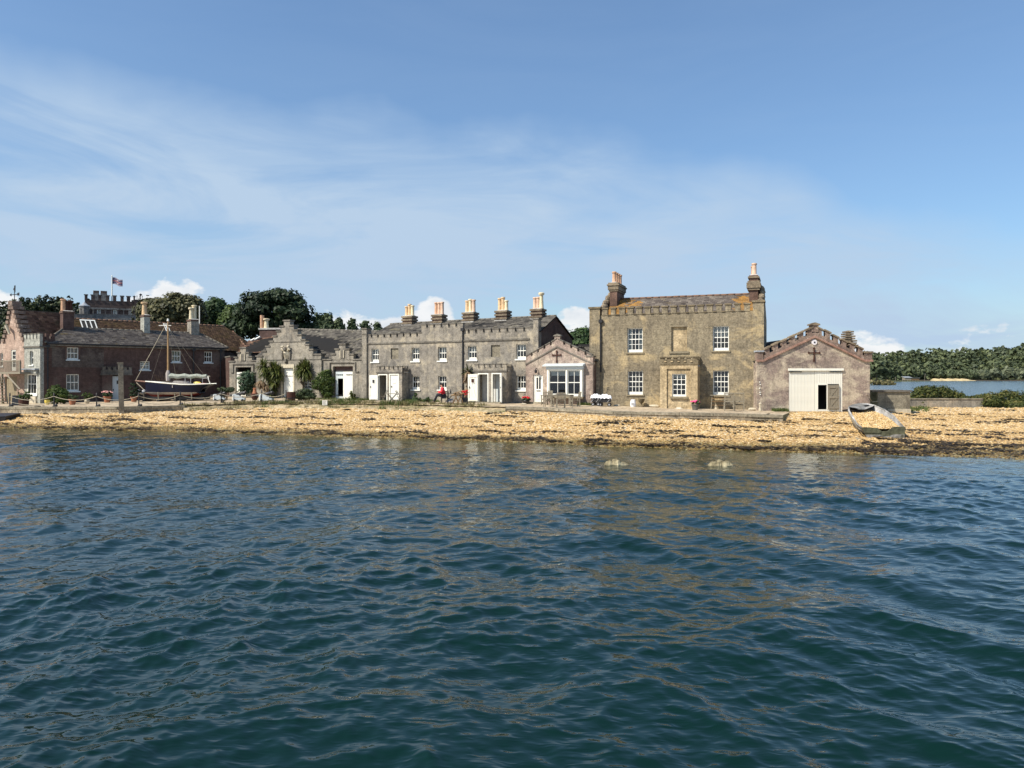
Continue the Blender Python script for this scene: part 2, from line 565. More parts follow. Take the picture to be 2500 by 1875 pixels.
MT['flaunch'] = masonry('pale_mortar', [(0.38, 0.36, 0.32), (0.46, 0.44, 0.4), (0.54, 0.52, 0.48)], streak=0.2)
MT['concrete'] = masonry('old_concrete', [(0.20, 0.175, 0.13), (0.27, 0.24, 0.175), (0.34, 0.30, 0.225)], patch=(0.16, 0.14, 0.105), patch_at=(0.56, 0.66), patch_scale=0.8,
                         streak=0.35, fine=10)
MT['quay_face'] = masonry('quay_stone', [(0.24, 0.20, 0.145), (0.32, 0.275, 0.20), (0.42, 0.365, 0.27)], patch=(0.56, 0.48, 0.34), patch_at=(0.54, 0.62), patch_scale=2.2,
                          streak=0.4, fine=8, joints=(0.5, 0.22, 0.03, (0.4, 0.36, 0.3), 0.8, 0.8))
MT['path'] = masonry('worn_concrete_path', [(0.36, 0.28, 0.185), (0.45, 0.36, 0.245), (0.52, 0.43, 0.30)], patch=(0.30, 0.25, 0.17), patch_at=(0.55, 0.7), patch_scale=0.4,
                     streak=0.0, fine=5)
MT['white'] = plain('white_paint', (0.78, 0.77, 0.69), 0.5, 0.06, 3.0)
MT['bluewhite'] = plain('pale_grey_paint', (0.55, 0.60, 0.60), 0.5, 0.06, 3.0)
MT['cream'] = plain('cream_paint', (0.82, 0.80, 0.69), 0.55, 0.06, 2.0)
MT['sill'] = plain('stone_sill', (0.24, 0.20, 0.13), 0.9, 0.25, 8.0)
MT['black'] = plain('black_iron', (0.018, 0.017, 0.018), 0.45, 0.2, 20, spec=0.5)
MT['rust'] = plain('rusty_iron', (0.06, 0.024, 0.016), 0.8, 0.4, 14)
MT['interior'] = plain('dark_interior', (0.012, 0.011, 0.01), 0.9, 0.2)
MT['wood_grey'] = plain('silvered_teak', (0.24, 0.21, 0.155), 0.85, 0.3, 18)
MT['wood_brown'] = plain('brown_wood', (0.20, 0.12, 0.055), 0.8, 0.3, 15)
MT['wood_post'] = masonry('weathered_timber', [(0.13, 0.115, 0.09), (0.22, 0.195, 0.15), (0.30, 0.27, 0.21)], streak=0.5, fine=8)
MT['terracotta'] = plain('terracotta', (0.36, 0.15, 0.08), 0.85, 0.25, 8)
MT['pot_buff'] = plain('buff_clay_pot', (0.60, 0.42, 0.24), 0.85, 0.22, 5)
MT['pot_pink'] = plain('pink_clay_pot', (0.60, 0.41, 0.29), 0.85, 0.22, 5)
MT['pot_orange'] = plain('orange_clay_pot', (0.52, 0.31, 0.19), 0.85, 0.22, 5)
MT['pot_cream'] = plain('cream_clay_pot', (0.68, 0.58, 0.38), 0.85, 0.18, 5)
MT['yellow_pot'] = plain('yellow_glaze', (0.75, 0.58, 0.12), 0.4, 0.1, 8)
MT['white_fabric'] = plain('white_canvas', (0.80, 0.80, 0.82), 0.8, 0.06, 6)
MT['hull_blue'] = plain('navy_gloss_paint', (0.004, 0.006, 0.020), 0.5, 0.2, 3, spec=0.3)
MT['hull_white'] = plain('dull_white_antifoul', (0.36, 0.32, 0.29), 0.6, 0.15, 3)
MT['hull_red'] = plain('dull_red_antifoul', (0.26, 0.045, 0.04), 0.7, 0.25, 4)
MT['sailcover'] = plain('grey_green_canvas', (0.34, 0.36, 0.30), 0.85, 0.25, 10)
MT['mast'] = plain('varnished_spar', (0.33, 0.21, 0.10), 0.4, 0.2, 6)
MT['alloy'] = plain('grey_alloy', (0.42, 0.42, 0.42), 0.4, 0.1, 6, metallic=0.3)
MT['grp'] = masonry('chalky_fibreglass', [(0.14, 0.13, 0.11), (0.28, 0.27, 0.245), (0.50, 0.48, 0.46)], patch=(0.10, 0.10, 0.07), patch_at=(0.6, 0.7), patch_scale=1.6, streak=0.3, fine=6)
MT['grp_green'] = masonry('algae_fibreglass', [(0.07, 0.07, 0.04), (0.13, 0.13, 0.08), (0.32, 0.32, 0.26)], streak=0.5, fine=6)
MT['red_jacket'] = plain('red_jacket', (0.70, 0.035, 0.05), 0.7, 0.15, 9)
MT['dark_cloth'] = plain('dark_cloth', (0.02, 0.02, 0.025), 0.85, 0.3, 10)
MT['skin'] = plain('skin', (0.50, 0.28, 0.19), 0.55, 0.06, 10)
MT['hair'] = plain('dark_hair', (0.03, 0.025, 0.02), 0.7, 0.3, 20)
MT['flag_blue'] = plain('navy_bunting', (0.08, 0.07, 0.13), 0.8, 0.1)
MT['flag_red'] = plain('red_bunting', (0.24, 0.06, 0.07), 0.8, 0.1)
MT['flag_white'] = plain('pale_bunting', (0.36, 0.30, 0.32), 0.8, 0.1)
MT['soil'] = plain('dark_soil', (0.05, 0.035, 0.02), 0.95, 0.3, 8)
MT['stone_pale'] = plain('pale_stone', (0.52, 0.46, 0.34), 0.9, 0.2, 6)
MT['lead'] = plain('lead_sheet', (0.30, 0.32, 0.34), 0.6, 0.2, 4)
MT['curtain'] = plain('white_curtain', (0.62, 0.62, 0.58), 0.9, 0.1, 8)
MT['slate'] = tinted('slates', [(0.0, (0.03, 0.028, 0.025)), (0.5, (0.09, 0.081, 0.069)), (1.0, (0.17, 0.155, 0.125))], moss=(0.16, 0.14, 0.085), moss_at=(0.58, 0.74), noise_mix=0.6, scale=5)
MT['slate_warm'] = tinted('warm_slates', [(0.0, (0.055, 0.045, 0.04)), (0.5, (0.12, 0.10, 0.085)), (1.0, (0.21, 0.18, 0.145))], moss=(0.19, 0.14, 0.06), moss_at=(0.6, 0.74), noise_mix=0.6, scale=5)
MT['lichen_slate'] = tinted('lichened_slates', [(0.0, (0.14, 0.075, 0.025)), (0.5, (0.32, 0.17, 0.045)), (1.0, (0.13, 0.11, 0.09))], noise_mix=0.8, scale=4)
MT['tile_red'] = tinted('clay_tiles', [(0.0, (0.07, 0.04, 0.028)), (0.5, (0.145, 0.08, 0.055)), (1.0, (0.30, 0.18, 0.115))], moss=(0.13, 0.085, 0.045), moss_at=(0.52, 0.66), noise_mix=0.6, scale=5)
MT['tile_brown'] = tinted('brown_clay_tiles', [(0.0, (0.06, 0.035, 0.022)), (0.5, (0.14, 0.08, 0.045)), (1.0, (0.26, 0.15, 0.08))], moss=(0.15, 0.095, 0.035), moss_at=(0.50, 0.66), noise_mix=0.6, scale=5)


def glass_mat():
    m_, t = new_mat('window_glass')
    o_ = t.n('ShaderNodeOutputMaterial')
    tr = t.n('ShaderNodeBsdfTransparent')
    tr.inputs['Color'].default_value = (0.75, 0.8, 0.8, 1)
    gl = t.n('ShaderNodeBsdfGlossy', i_Roughness=0.03)
    g = t.n('ShaderNodeTexCoord')
    n = t.n('ShaderNodeTexNoise', i_Scale=1.7, i_Detail=1.0)
    t.l(g, 'Object', n, 'Vector')
    b = t.n('ShaderNodeBump', i_Strength=0.12, i_Distance=0.05)
    t.l(n, 'Fac', b, 'Height'); t.l(b, 0, gl, 'Normal')
    fr = t.n('ShaderNodeFresnel', i_IOR=1.5)
    f2 = t.math('ADD', (fr, 0), 0.05)
    mx = t.n('ShaderNodeMixShader')
    t.l(f2, 0, mx, 0); t.l(tr, 0, mx, 1); t.l(gl, 0, mx, 2)
    t.l(mx, 0, o_, 'Surface')
    return m_


MT['glass'] = glass_mat()


def leaf_mat(name, a, b, c, tr=0.25, rough=0.6):
    return tinted(name, [(0.0, a), (0.5, b), (1.0, c)], rough=rough, noise_mix=0.3, scale=0.8, translucent=tr, spec=0.3)


MT['leaf_dark'] = leaf_mat('dark_pine_needles', (0.010, 0.020, 0.008), (0.020, 0.038, 0.013), (0.045, 0.070, 0.022), 0.12)
MT['leaf_olive'] = leaf_mat('olive_oak_leaves', (0.035, 0.038, 0.014), (0.075, 0.075, 0.03), (0.15, 0.14, 0.06), 0.15)
MT['leaf_mid'] = leaf_mat('mid_green_leaves', (0.022, 0.042, 0.014), (0.045, 0.08, 0.025), (0.09, 0.14, 0.04), 0.2)
MT['leaf_bright'] = leaf_mat('bright_leaves', (0.03, 0.055, 0.012), (0.07, 0.11, 0.022), (0.16, 0.20, 0.05), 0.25)
MT['leaf_blue'] = leaf_mat('variegated_leaves', (0.03, 0.06, 0.035), (0.06, 0.11, 0.06), (0.24, 0.30, 0.17), 0.2)
MT['leaf_conifer'] = leaf_mat('grey_green_needles', (0.03, 0.05, 0.022), (0.06, 0.085, 0.035), (0.11, 0.14, 0.06), 0.15)
MT['leaf_cord'] = leaf_mat('cordyline_leaves', (0.03, 0.05, 0.012), (0.085, 0.105, 0.025), (0.21, 0.21, 0.07), 0.2, 0.45)
MT['leaf_dead'] = leaf_mat('dead_leaves', (0.14, 0.09, 0.05), (0.24, 0.16, 0.09), (0.34, 0.25, 0.15), 0.15)
MT['grass'] = leaf_mat('rough_grass', (0.09, 0.09, 0.035), (0.20, 0.18, 0.08), (0.40, 0.33, 0.18), 0.25)
MT['grass_green'] = leaf_mat('green_grass', (0.05, 0.08, 0.02), (0.10, 0.14, 0.035), (0.19, 0.20, 0.07), 0.25)
MT['bramble'] = leaf_mat('bramble_leaves', (0.025, 0.04, 0.008), (0.07, 0.085, 0.018), (0.17, 0.15, 0.04), 0.2)
MT['wood_far'] = leaf_mat('distant_woodland', (0.06, 0.078, 0.04), (0.095, 0.12, 0.058), (0.15, 0.175, 0.075), 0.15)  # leaf colours lightened to carry a slight distance haze
MT['wood_far_pale'] = leaf_mat('distant_willows', (0.07, 0.085, 0.05), (0.12, 0.14, 0.08), (0.19, 0.21, 0.12), 0.15)
MT['wood_hill'] = leaf_mat('hilltop_pines', (0.014, 0.022, 0.010), (0.032, 0.046, 0.018), (0.07, 0.085, 0.03), 0.12)
MT['flower_red'] = plain('red_petals', (0.60, 0.02, 0.03), 0.6, 0.2)
MT['flower_pink'] = plain('pink_petals', (0.80, 0.12, 0.28), 0.6, 0.2)
MT['flower_pale'] = plain('pale_pink_petals', (0.72, 0.38, 0.34), 0.6, 0.2)
MT['flower_white'] = plain('white_petals', (0.8, 0.76, 0.76), 0.6, 0.1)
MT['bark'] = masonry('bark', [(0.06, 0.045, 0.03), (0.10, 0.08, 0.055), (0.15, 0.12, 0.09)], streak=0.4, fine=9)
MT['seaweed'] = tinted('dry_seaweed', [(0.0, (0.012, 0.009, 0.006)), (0.6, (0.04, 0.028, 0.015)), (1.0, (0.11, 0.075, 0.03))], noise_mix=0.4, rough=0.6)


def beach_mat():
    m_, t = new_mat('shingle_beach')
    g = t.n('ShaderNodeTexCoord')
    v = t.n('ShaderNodeTexVoronoi', i_Scale=11.0)
    v.inputs['Randomness'].default_value = 1.0
    t.l(g, 'Object', v, 'Vector')
    sp = t.n('ShaderNodeSeparateColor')
    t.l(v, 'Color', sp, 0)
    r = t.ramp((sp, 0), [(0.0, (0.16, 0.085, 0.035)), (0.3, (0.46, 0.27, 0.09)), (0.7, (0.66, 0.46, 0.20)), (1.0, (0.80, 0.68, 0.48))])
    # wet, darker stones towards the water: low ground is washed by the tide
    sx = t.n('ShaderNodeSeparateXYZ')
    t.l(g, 'Object', sx, 0)
    n = t.n('ShaderNodeTexNoise', i_Scale=0.5, i_Detail=5.0, i_Roughness=0.6)
    t.l(g, 'Object', n, 'Vector')
    q = t.math('MULTIPLY', (n, 'Fac'), 0.35)
    q = t.math('SUBTRACT', (sx, 'Z'), (q, 0))
    wet = t.ramp((q, 0), [(0.0, 1.0), (0.10, 0.0)])
    wet.color_ramp.elements[0].position = 0.0
    wetc = t.mix(1.0, (r, 0), (0.42, 0.44, 0.36), 'MULTIPLY')
    c = t.mix((wet, 0), (r, 0), (wetc, 2))
    # bands of debris along the tide lines
    mpb = t.n('ShaderNodeMapping')
    mpb.inputs['Rotation'].default_value = (0, 0, math.radians(20))
    mpb.inputs['Scale'].default_value = (0.35, 2.2, 1)
    t.l(g, 'Object', mpb, 0)
    nb = t.n('ShaderNodeTexNoise', i_Scale=1.0, i_Detail=6.0, i_Roughness=0.7)
    t.l(mpb, 0, nb, 'Vector')
    bf = t.ramp((nb, 'Fac'), [(0.56, 0.0), (0.70, 0.75)])
    c = t.mix((bf, 0), (c, 2), (0.13, 0.085, 0.04))
    finish(t, (c, 2), 0.8, (v, 'Distance'), 0.9, 0.06, 0.3)
    return m_


MT['wet_rock'] = masonry('weedy_rock', [(0.14, 0.12, 0.07), (0.26, 0.22, 0.13), (0.42, 0.37, 0.24)], streak=0.2, fine=7)
def pebble_mat():
    m_, t = new_mat('flint_pebbles')
    a = t.n('ShaderNodeAttribute', attribute_name='tint')
    r = t.ramp((a, 'Fac'), [(0.0, (0.13, 0.08, 0.045)), (0.2, (0.34, 0.21, 0.09)), (0.45, (0.53, 0.34, 0.13)), (0.7, (0.63, 0.44, 0.20)), (0.88, (0.69, 0.51, 0.27)), (1.0, (0.76, 0.65, 0.46))])
    g = t.n('ShaderNodeTexCoord')
    sx = t.n('ShaderNodeSeparateXYZ'); t.l(g, 'Object', sx, 0)
    n = t.n('ShaderNodeTexNoise', i_Scale=0.6, i_Detail=4.0); t.l(g, 'Object', n, 'Vector')
    q = t.math('MULTIPLY', (n, 'Fac'), 0.26); q = t.math('SUBTRACT', (sx, 'Z'), (q, 0))
    wet = t.ramp((q, 0), [(0.0, 1.0), (0.10, 0.0)])
    wc = t.mix(1.0, (r, 0), (0.40, 0.41, 0.34), 'MULTIPLY')
    c = t.mix((wet, 0), (r, 0), (wc, 2))
    rg = t.ramp((wet, 0), [(0.0, 0.85), (1.0, 0.3)])
    finish(t, (c, 2), 0.8, spec=0.4, rough_src=(rg, 0))
    return m_


MT['pebble'] = pebble_mat()
MT['ridge_clay'] = plain('old_ridge_clay', (0.17, 0.10, 0.065), 0.9, 0.3, 5)
MT['beach'] = beach_mat()


def water_mat(name='sea_water', rough=0.03, s1=0.45, s2=0.3):
    m_, t = new_mat(name)
    o_ = t.n('ShaderNodeOutputMaterial')
    g = t.n('ShaderNodeTexCoord')
    mp_ = t.n('ShaderNodeMapping')
    mp_.inputs['Rotation'].default_value = (0, 0, math.radians(12))
    mp_.inputs['Scale'].default_value = (0.7, 1.5, 1)
    t.l(g, 'Object', mp_, 0)
    n1_ = t.n('ShaderNodeTexNoise', i_Scale=3.2, i_Detail=5.0, i_Roughness=0.55, i_Distortion=0.6, noise_type='RIDGED_MULTIFRACTAL')
    t.l(mp_, 0, n1_, 'Vector')
    n2_ = t.n('ShaderNodeTexNoise', i_Scale=11.0, i_Detail=3.0, i_Roughness=0.6, i_Distortion=0.3, noise_type='RIDGED_MULTIFRACTAL')
    t.l(mp_, 0, n2_, 'Vector')
    b1 = t.n('ShaderNodeBump', i_Strength=s1, i_Distance=0.04)
    t.l(n1_, 'Fac', b1, 'Height')
    b2 = t.n('ShaderNodeBump', i_Strength=s2, i_Distance=0.014)
    t.l(n2_, 'Fac', b2, 'Height')
    t.l(b1, 0, b2, 'Normal')
    at = t.n('ShaderNodeAttribute', attribute_name='depth')
    # clear in the shallows, the deep green body of the sea further out
    df = t.n('ShaderNodeBsdfDiffuse')
    df.inputs['Color'].default_value = (0.0017, 0.0150, 0.0105, 1)
    t.l(b1, 0, df, 'Normal')
    tr = t.n('ShaderNodeBsdfTransparent')
    tr.inputs['Color'].default_value = (0.62, 0.72, 0.62, 1)
    dm = t.ramp((at, 'Fac'), [(0.0, 0.0), (0.45, 1.0)])
    body = t.n('ShaderNodeMixShader')
    t.l(dm, 0, body, 0); t.l(tr, 0, body, 1); t.l(df, 0, body, 2)
    gl = t.n('ShaderNodeBsdfGlossy', i_Roughness=rough)
    gl.inputs['Color'].default_value = (0.95, 0.97, 1.0, 1)
    t.l(b2, 0, gl, 'Normal')
    fr = t.n('ShaderNodeFresnel', i_IOR=1.34)
    t.l(b2, 0, fr, 'Normal')
    mx = t.n('ShaderNodeMixShader')
    t.l(fr, 0, mx, 0); t.l(body, 0, mx, 1); t.l(gl, 0, mx, 2)
    t.l(mx, 0, o_, 'Surface')
    return m_


MT['water'] = water_mat()
MT['lagoon'] = water_mat('lagoon_ripples', 0.12, 0.8, 0.5)
# ------------------------------------------------------------------ ground levels
def lerp_tab(tab, x):
    return np.interp(x, [t_[0] for t_ in tab], [t_[1] for t_ in tab])


SHORE = [(-2500, 60), (-400, 49), (0, 47.2), (300, 45.4), (600, 42.5), (900, 39.8), (1300, 36.7), (1500, 34.5), (1850, 32.6), (2120, 31.2), (2300, 30.3), (2500, 29.6), (3400, 27)]
BTOP = [(-2500, 62), (-400, 53), (0, 52), (300, 51.5), (600, 55.5), (900, 52.5), (1230, 47.6), (1300, 46.8), (1500, 43.4), (1850, 41.9), (1912, 41.5), (1930, 45.5), (2120, 46.5), (2230, 55), (3400, 52)]
ZB = [(-2500, .6), (0, .65), (300, .75), (600, 1.0), (900, 1.08), (1300, 1.05), (1500, .93), (1850, .75), (1912, .75), (1930, 1.08), (2120, 1.08), (2300, 1.0), (3400, 1.0)]
ZQ = [(-2500, 1.1), (0, 1.17), (300, 1.17), (600, 1.28), (900, 1.36), (1300, 1.33), (1500, 1.22), (1850, 1.13), (1912, 1.10), (2120, 1.1), (2300, 1.0), (3400, 1.0)]
YBK = [(-2500, 70), (-400, 62), (0, 60), (118, 59), (340, 63.5), (540, 69), (560, 67.6), (900, 59), (1300, 52.4), (1447, 50.3), (1466, 50.7), (1862, 46.9), (1900, 46.4), (2125, 46.4), (2300, 56), (3400, 56)]
ZBK = [(-2500, 1.1), (0, 1.15), (118, 1.2), (340, 1.3), (540, 1.45), (560, 1.5), (700, 1.5), (900, 1.43), (1300, 1.40), (1447, 1.36), (1466, 1.33), (1862, 1.15), (2125, 1.1), (2300, 1.0), (3400, 1.0)]


def _front(x0, y0, deg, pxs_):
    c, s = math.cos(math.radians(deg)), math.sin(math.radians(deg))
    r_ = []
    for p in pxs_:
        k = (p - CXP) / FOC
        t = (k * y0 - x0) / (c - k * s)
        r_.append((p, y0 + t * s))
    return r_


YBK = [(-2500, 70), (-400, 62), (0, 60)] + _front(-37.2, 59.1, 44, range(118, 549, 30)) + _front(-11.64, 59, -27, range(560, 1290, 30)) + _front(-11.7, 58.9, -27, [1300, 1350, 1400, 1447]) + \
      _front(6.08, 50.7, -21, [1467, 1550, 1650, 1750, 1845]) + [(1850, 46.4), (2125, 46.4), (2300, 56), (3400, 56)]


def path_z(px, y):
    yq, yb = lerp_tab(BTOP, px), lerp_tab(YBK, px)
    t_ = np.clip((y - yq) / np.maximum(yb - yq, .5), 0, 1)
    return lerp_tab(ZQ, px) * (1 - t_) + lerp_tab(ZBK, px) * t_


def beach_z(px, y):
    yw, yq = lerp_tab(SHORE, px), lerp_tab(BTOP, px)
    t_ = (y - yw) / (yq - yw)
    zb = lerp_tab(ZB, px)
    up_ = zb * np.clip(t_, 0, 1) ** 0.85
    dn = t_ * 1.6 * (yq - yw) * 0.07
    return np.where(t_ < 0, np.maximum(dn, -3.0), up_)


def on_ground(px, py):
    """the place on the path or beach seen at this position"""
    lo, hi = 25.0, 90.0
    y = 50.0
    for _ in range(40):
        z = ground_z(px, y)
        y2 = min((EYE - z) * FOC / max(py - HOR, 1.0), float(lerp_tab(YBK, px)) - 0.45)
        y = 0.5 * y + 0.5 * y2
    return Vector(((px - CXP) / FOC * y, y, ground_z(px, y)))


def ground_z(px, y):
    yq = float(lerp_tab(BTOP, px))
    return float(path_z(px, y)) if y >= yq else float(beach_z(px, y))


def ground_xy(x, y):
    return ground_z(CXP + x / y * FOC, y)


def grid_mesh(name, pxs, ys_of, z_of, jitter=None):
    """sheet over picture columns x distances, in world coordinates"""
    n, m_ = len(pxs), len(ys_of(pxs[0]))
    V = np.zeros((m_, n, 3))
    for i, px in enumerate(pxs):
        ys = np.asarray(ys_of(px))
        V[:, i, 0] = (px - CXP) / FOC * ys
        V[:, i, 1] = ys
        V[:, i, 2] = z_of(px, ys)
    if jitter is not None:
        V[:, :, 2] += jitter(V[:, :, 0], V[:, :, 1])
    idx = np.arange(n * m_).reshape(m_, n)
    Q = np.stack([idx[:-1, :-1], idx[:-1, 1:], idx[1:, 1:], idx[1:, :-1]], -1).reshape(-1, 4)
    return V.reshape(-1, 3), Q


rs = np.random.RandomState(7)


def waves_noise(seed, n, lo, hi, amp):
    r_ = np.random.RandomState(seed)
    k = 2 * np.pi / np.exp(r_.uniform(np.log(lo), np.log(hi), n))
    th = r_.uniform(0, 2 * np.pi, n); ph = r_.uniform(0, 2 * np.pi, n)
    a = amp / np.sqrt(n)

    def f(x, y):
        z = np.zeros_like(x)
        for i in range(n):
            z += a * np.sin(k[i] * (x * math.cos(th[i]) + y * math.sin(th[i])) + ph[i])
        return z
    return f


bn = waves_noise(3, 24, 0.4, 4.0, 0.035)
bn2 = waves_noise(5, 20, 0.15, 0.5, 0.022)
# beach and the sea bed in front of it
pxs = list(np.arange(-700, 3300, 5.0))
V, Q = grid_mesh('beach', pxs,
                 lambda px: np.concatenate([np.linspace(4, lerp_tab(SHORE, px) - 6, 8, endpoint=False),
                                            np.linspace(lerp_tab(SHORE, px) - 6, lerp_tab(BTOP, px) + 0.25, 130)]),
                 lambda px, y: beach_z(px, y), lambda x, y: bn(x, y) + bn2(x, y))
beach = link('beach', fast_mesh('beach', V, Q, smooth=True), MT['beach'])
tag(beach, 'golden shingle beach sloping from the quay to the sea', kind='structure')

# path / quay top behind the beach
pn = waves_noise(9, 16, 0.8, 6.0, 0.012)
V, Q = grid_mesh('path', list(np.arange(-700, 2310, 10.0)),
                 lambda px: np.linspace(lerp_tab(BTOP, px) + 0.1, lerp_tab(YBK, px) + 1.5, 24), lambda px, y: path_z(px, y), lambda x, y: pn(x, y))
pth = link('path', fast_mesh('path', V, Q, smooth=True), MT['path'])
tag(pth, 'worn sandy concrete path along the fronts of the buildings', kind='structure')

# land under and behind the buildings
gm = MB()
L_ = [(-160, 50), (-45, 59.0), (-20, 62), (0, 56.5), (14, 53), (21.5, 51), (24, 55), (33, 57.5), (60, 58), (60, 61), (26, 61.5), (18, 75), (12, 160), (0, 420), (-700, 420), (-700, 50)]
gm.add([(p[0], p[1], 1.02) for p in L_] + [(p[0] + (1.5 if p[0] > 0 else 0), p[1] + 2.0, -0.6) for p in L_], [tuple(range(len(L_)))] +
       [(i, i + len(L_), (i + 1) % len(L_) + len(L_), (i + 1) % len(L_)) for i in range(len(L_))])
gd = gm.build('ground', MT['soil'])
tag(gd, 'bare earth ground behind the waterfront buildings', kind='structure')

# quay walls: two lengths of retaining wall with a coping course of separate slabs
def quay(pa, pb, label, parts_len=1.9):
    r_ = root('quay_wall', label, 'wall', (0, 0, 0))
    n = int((pb - pa) / 6)
    pts = []
    for i in range(n + 1):
        px = pa + (pb - pa) * i / n
        y = float(lerp_tab(BTOP, px))
        pts.append(Vector(((px - CXP) / FOC * y, y, float(lerp_tab(ZQ, px)))))
    mb = MB()
    for i in range(n):
        a, b = pts[i], pts[i + 1]
        mb.add([(a.x, a.y, a.z - .14), (b.x, b.y, b.z - .14), (b.x, b.y - .04, -0.2), (a.x, a.y - .04, -0.2),
                (a.x, a.y + .5, a.z - .14), (b.x, b.y + .5, b.z - .14)], [(0, 3, 2, 1), (0, 1, 5, 4)])
    # the return at the right-hand end
    e = pts[-1]
    mb.add([(e.x, e.y - .04, -0.2), (e.x + .25, e.y + 4.8, -0.2), (e.x + .2, e.y + 4.8, e.z - .14), (e.x, e.y, e.z - .14)], [(0, 1, 2, 3)])
    mb.build('wall_face', MT['quay_face'], r_)
    d = 0.0; total = sum((pts[i + 1] - pts[i]).length for i in range(n))
    step = total / max(1, round(total / parts_len))

    def at(s_):
        acc = 0
        for i in range(n):
            l_ = (pts[i + 1] - pts[i]).length
            if acc + l_ >= s_ or i == n - 1:
                return pts[i].lerp(pts[i + 1], (s_ - acc) / l_)
            acc += l_
    s_ = 0.0; k = 0
    while s_ < total - .05:
        a = at(s_ + .012); b = at(min(total, s_ + step) - .012)
        dz = rs.uniform(-.012, .012)
        dv = (b - a); nrm = Vector((dv.y, -dv.x, 0)).normalized() * (0.05 + rs.uniform(-.015, .015))
        bk = -nrm.normalized() * 0.55
        c = MB()
        z0, z1 = -.14, .02 + dz
        P_ = [a + nrm, b + nrm, b + bk, a + bk]
        c.add([(p.x, p.y, p.z + z0) for p in P_] + [(p.x, p.y, p.z + z1) for p in P_],
              [(0, 3, 2, 1), (4, 5, 6, 7), (0, 1, 5, 4), (1, 2, 6, 5), (2, 3, 7, 6), (3, 0, 4, 7)])
        c.build('coping_slab', MT['concrete'], r_)
        s_ += step
    return r_


quay(-430, 452, 'long low stone quay wall below the brick house and chained posts', 2.2)
quay(1235, 1912, 'concrete quay edge in front of the big ochre house')

# ------------------------------------------------------------------ the sea: real waves on a sheet that is finest near the shore and viewer
def make_sea():
    ys = [1.5]
    while ys[-1] < 56:
        y = ys[-1]
        ys.append(y + min(0.095, max(0.022, y * y / 2360.0 * 1.1)))
    ys = np.array(ys)
    pxs_ = np.arange(-420, 2930, 4.0)
    X = (pxs_[None, :] - CXP) / FOC * .80 * (ys[:, None] + 6)
    Y = np.repeat(ys[:, None], len(pxs_), 1)
    rim = np.clip((1675 - np.abs(pxs_ - CXP)) / 110.0, 0, 1)[None, :] * np.clip((ys - 1.5) / .8, 0, 1)[:, None]
    r_ = np.random.RandomState(21)
    dz = np.zeros_like(X); dx = np.zeros_like(X); dy = np.zeros_like(X)
    shore_y = lerp_tab(SHORE, np.clip(CXP + X / Y * FOC, -2500, 3400))
    calm = 0.25 + 0.75 * np.clip((shore_y - Y) / 9.0, 0, 1)
    groups = [  # (count, wavelength lo, hi, slope rms, mean travel direction in degrees, spread, where: all / right / left)
        (12, 3.0, 6.5, 0.030, -65, 26, 0),
        (14, 1.5, 3.0, 0.040, -75, 36, 0),
        (12, 1.3, 2.8, 0.060, 38, 13, 1),
        (16, 0.45, 1.2, 0.060, 42, 18, 1),
        (12, 1.2, 2.6, 0.058, 186, 14, 2),
        (16, 0.40, 1.1, 0.060, 190, 20, 2),
        (26, 0.6, 1.4, 0.056, -80, 42, 0),
        (50, 0.22, 0.6, 0.115, -85, 60, 0),
        (26, 0.11, 0.26, 0.10, 42, 30, 3),
        (26, 0.11, 0.26, 0.10, 200, 34, 4),
    ]
    right = 1 / (1 + np.exp(-(X + 0.12 * Y - 0.8) / 1.2))
    near = np.clip(1.25 - Y / 34.0, .25, 1)
    Xf, Yf = X.astype(np.float32), Y.astype(np.float32)
    # patches of rougher and smoother water
    gust = 0.75 + 0.5 * (0.5 + 0.5 * np.sin(0.31 * X + 0.9 * np.sin(0.11 * Y) + 0.17 * Y)) * (0.5 + 0.5 * np.sin(0.23 * X - 0.41 * Y + 1.0))
    for gi, (n, lo, hi, sl_, md, sp_, side_) in enumerate(groups):
        loc = np.zeros_like(Xf); lx = np.zeros_like(Xf); ly = np.zeros_like(Xf)
        for i in range(n):
            lam = math.exp(r_.uniform(math.log(lo), math.log(hi)))
            k = 2 * math.pi / lam
            th = math.radians(md + r_.normal() * sp_)
            a = sl_ / k * math.sqrt(2.0 / n)
            ph = k * (Xf * math.cos(th) + Yf * math.sin(th)) + r_.uniform(0, 6.283)
            s_ = np.sin(ph); c_ = np.cos(ph)
            loc += a * c_
            lx -= a * math.cos(th) * s_
            ly -= a * math.sin(th) * s_
        f = calm * (gust if hi < 1.5 else 1.0) * (1.0 if side_ == 0 else (near if side_ < 3 else np.clip((15 - Y) / 5, 0, 1)) * (right if side_ % 2 == 1 else 1 - right))
        dz += loc * f; dx += lx * f * 1.15; dy += ly * f * 1.15
    V = np.stack([X + dx * rim, Y + dy * rim, dz * rim], -1)
    m_, n = X.shape
    # apron of calm flat water carrying on past the sheet on every side is a second part below; here only the near sheet
    idx = np.arange(m_ * n).reshape(m_, n)
    Q = np.stack([idx[:-1, :-1], idx[:-1, 1:], idx[1:, 1:], idx[1:, :-1]], -1).reshape(-1, 4)
    me = fast_mesh('sea_water', V.reshape(-1, 3), Q, smooth=True)
    a = me.attributes.new('depth', 'FLOAT', 'POINT')
    a.data.foreach_set('value', np.clip((shore_y - Y) * 0.075, 0, 5).astype(np.float32).ravel())
    o = link('sea_water', me, MT['water'])
    return tag(o, 'deep green-blue rippled sea in front of the beach', kind='structure')


make_sea()


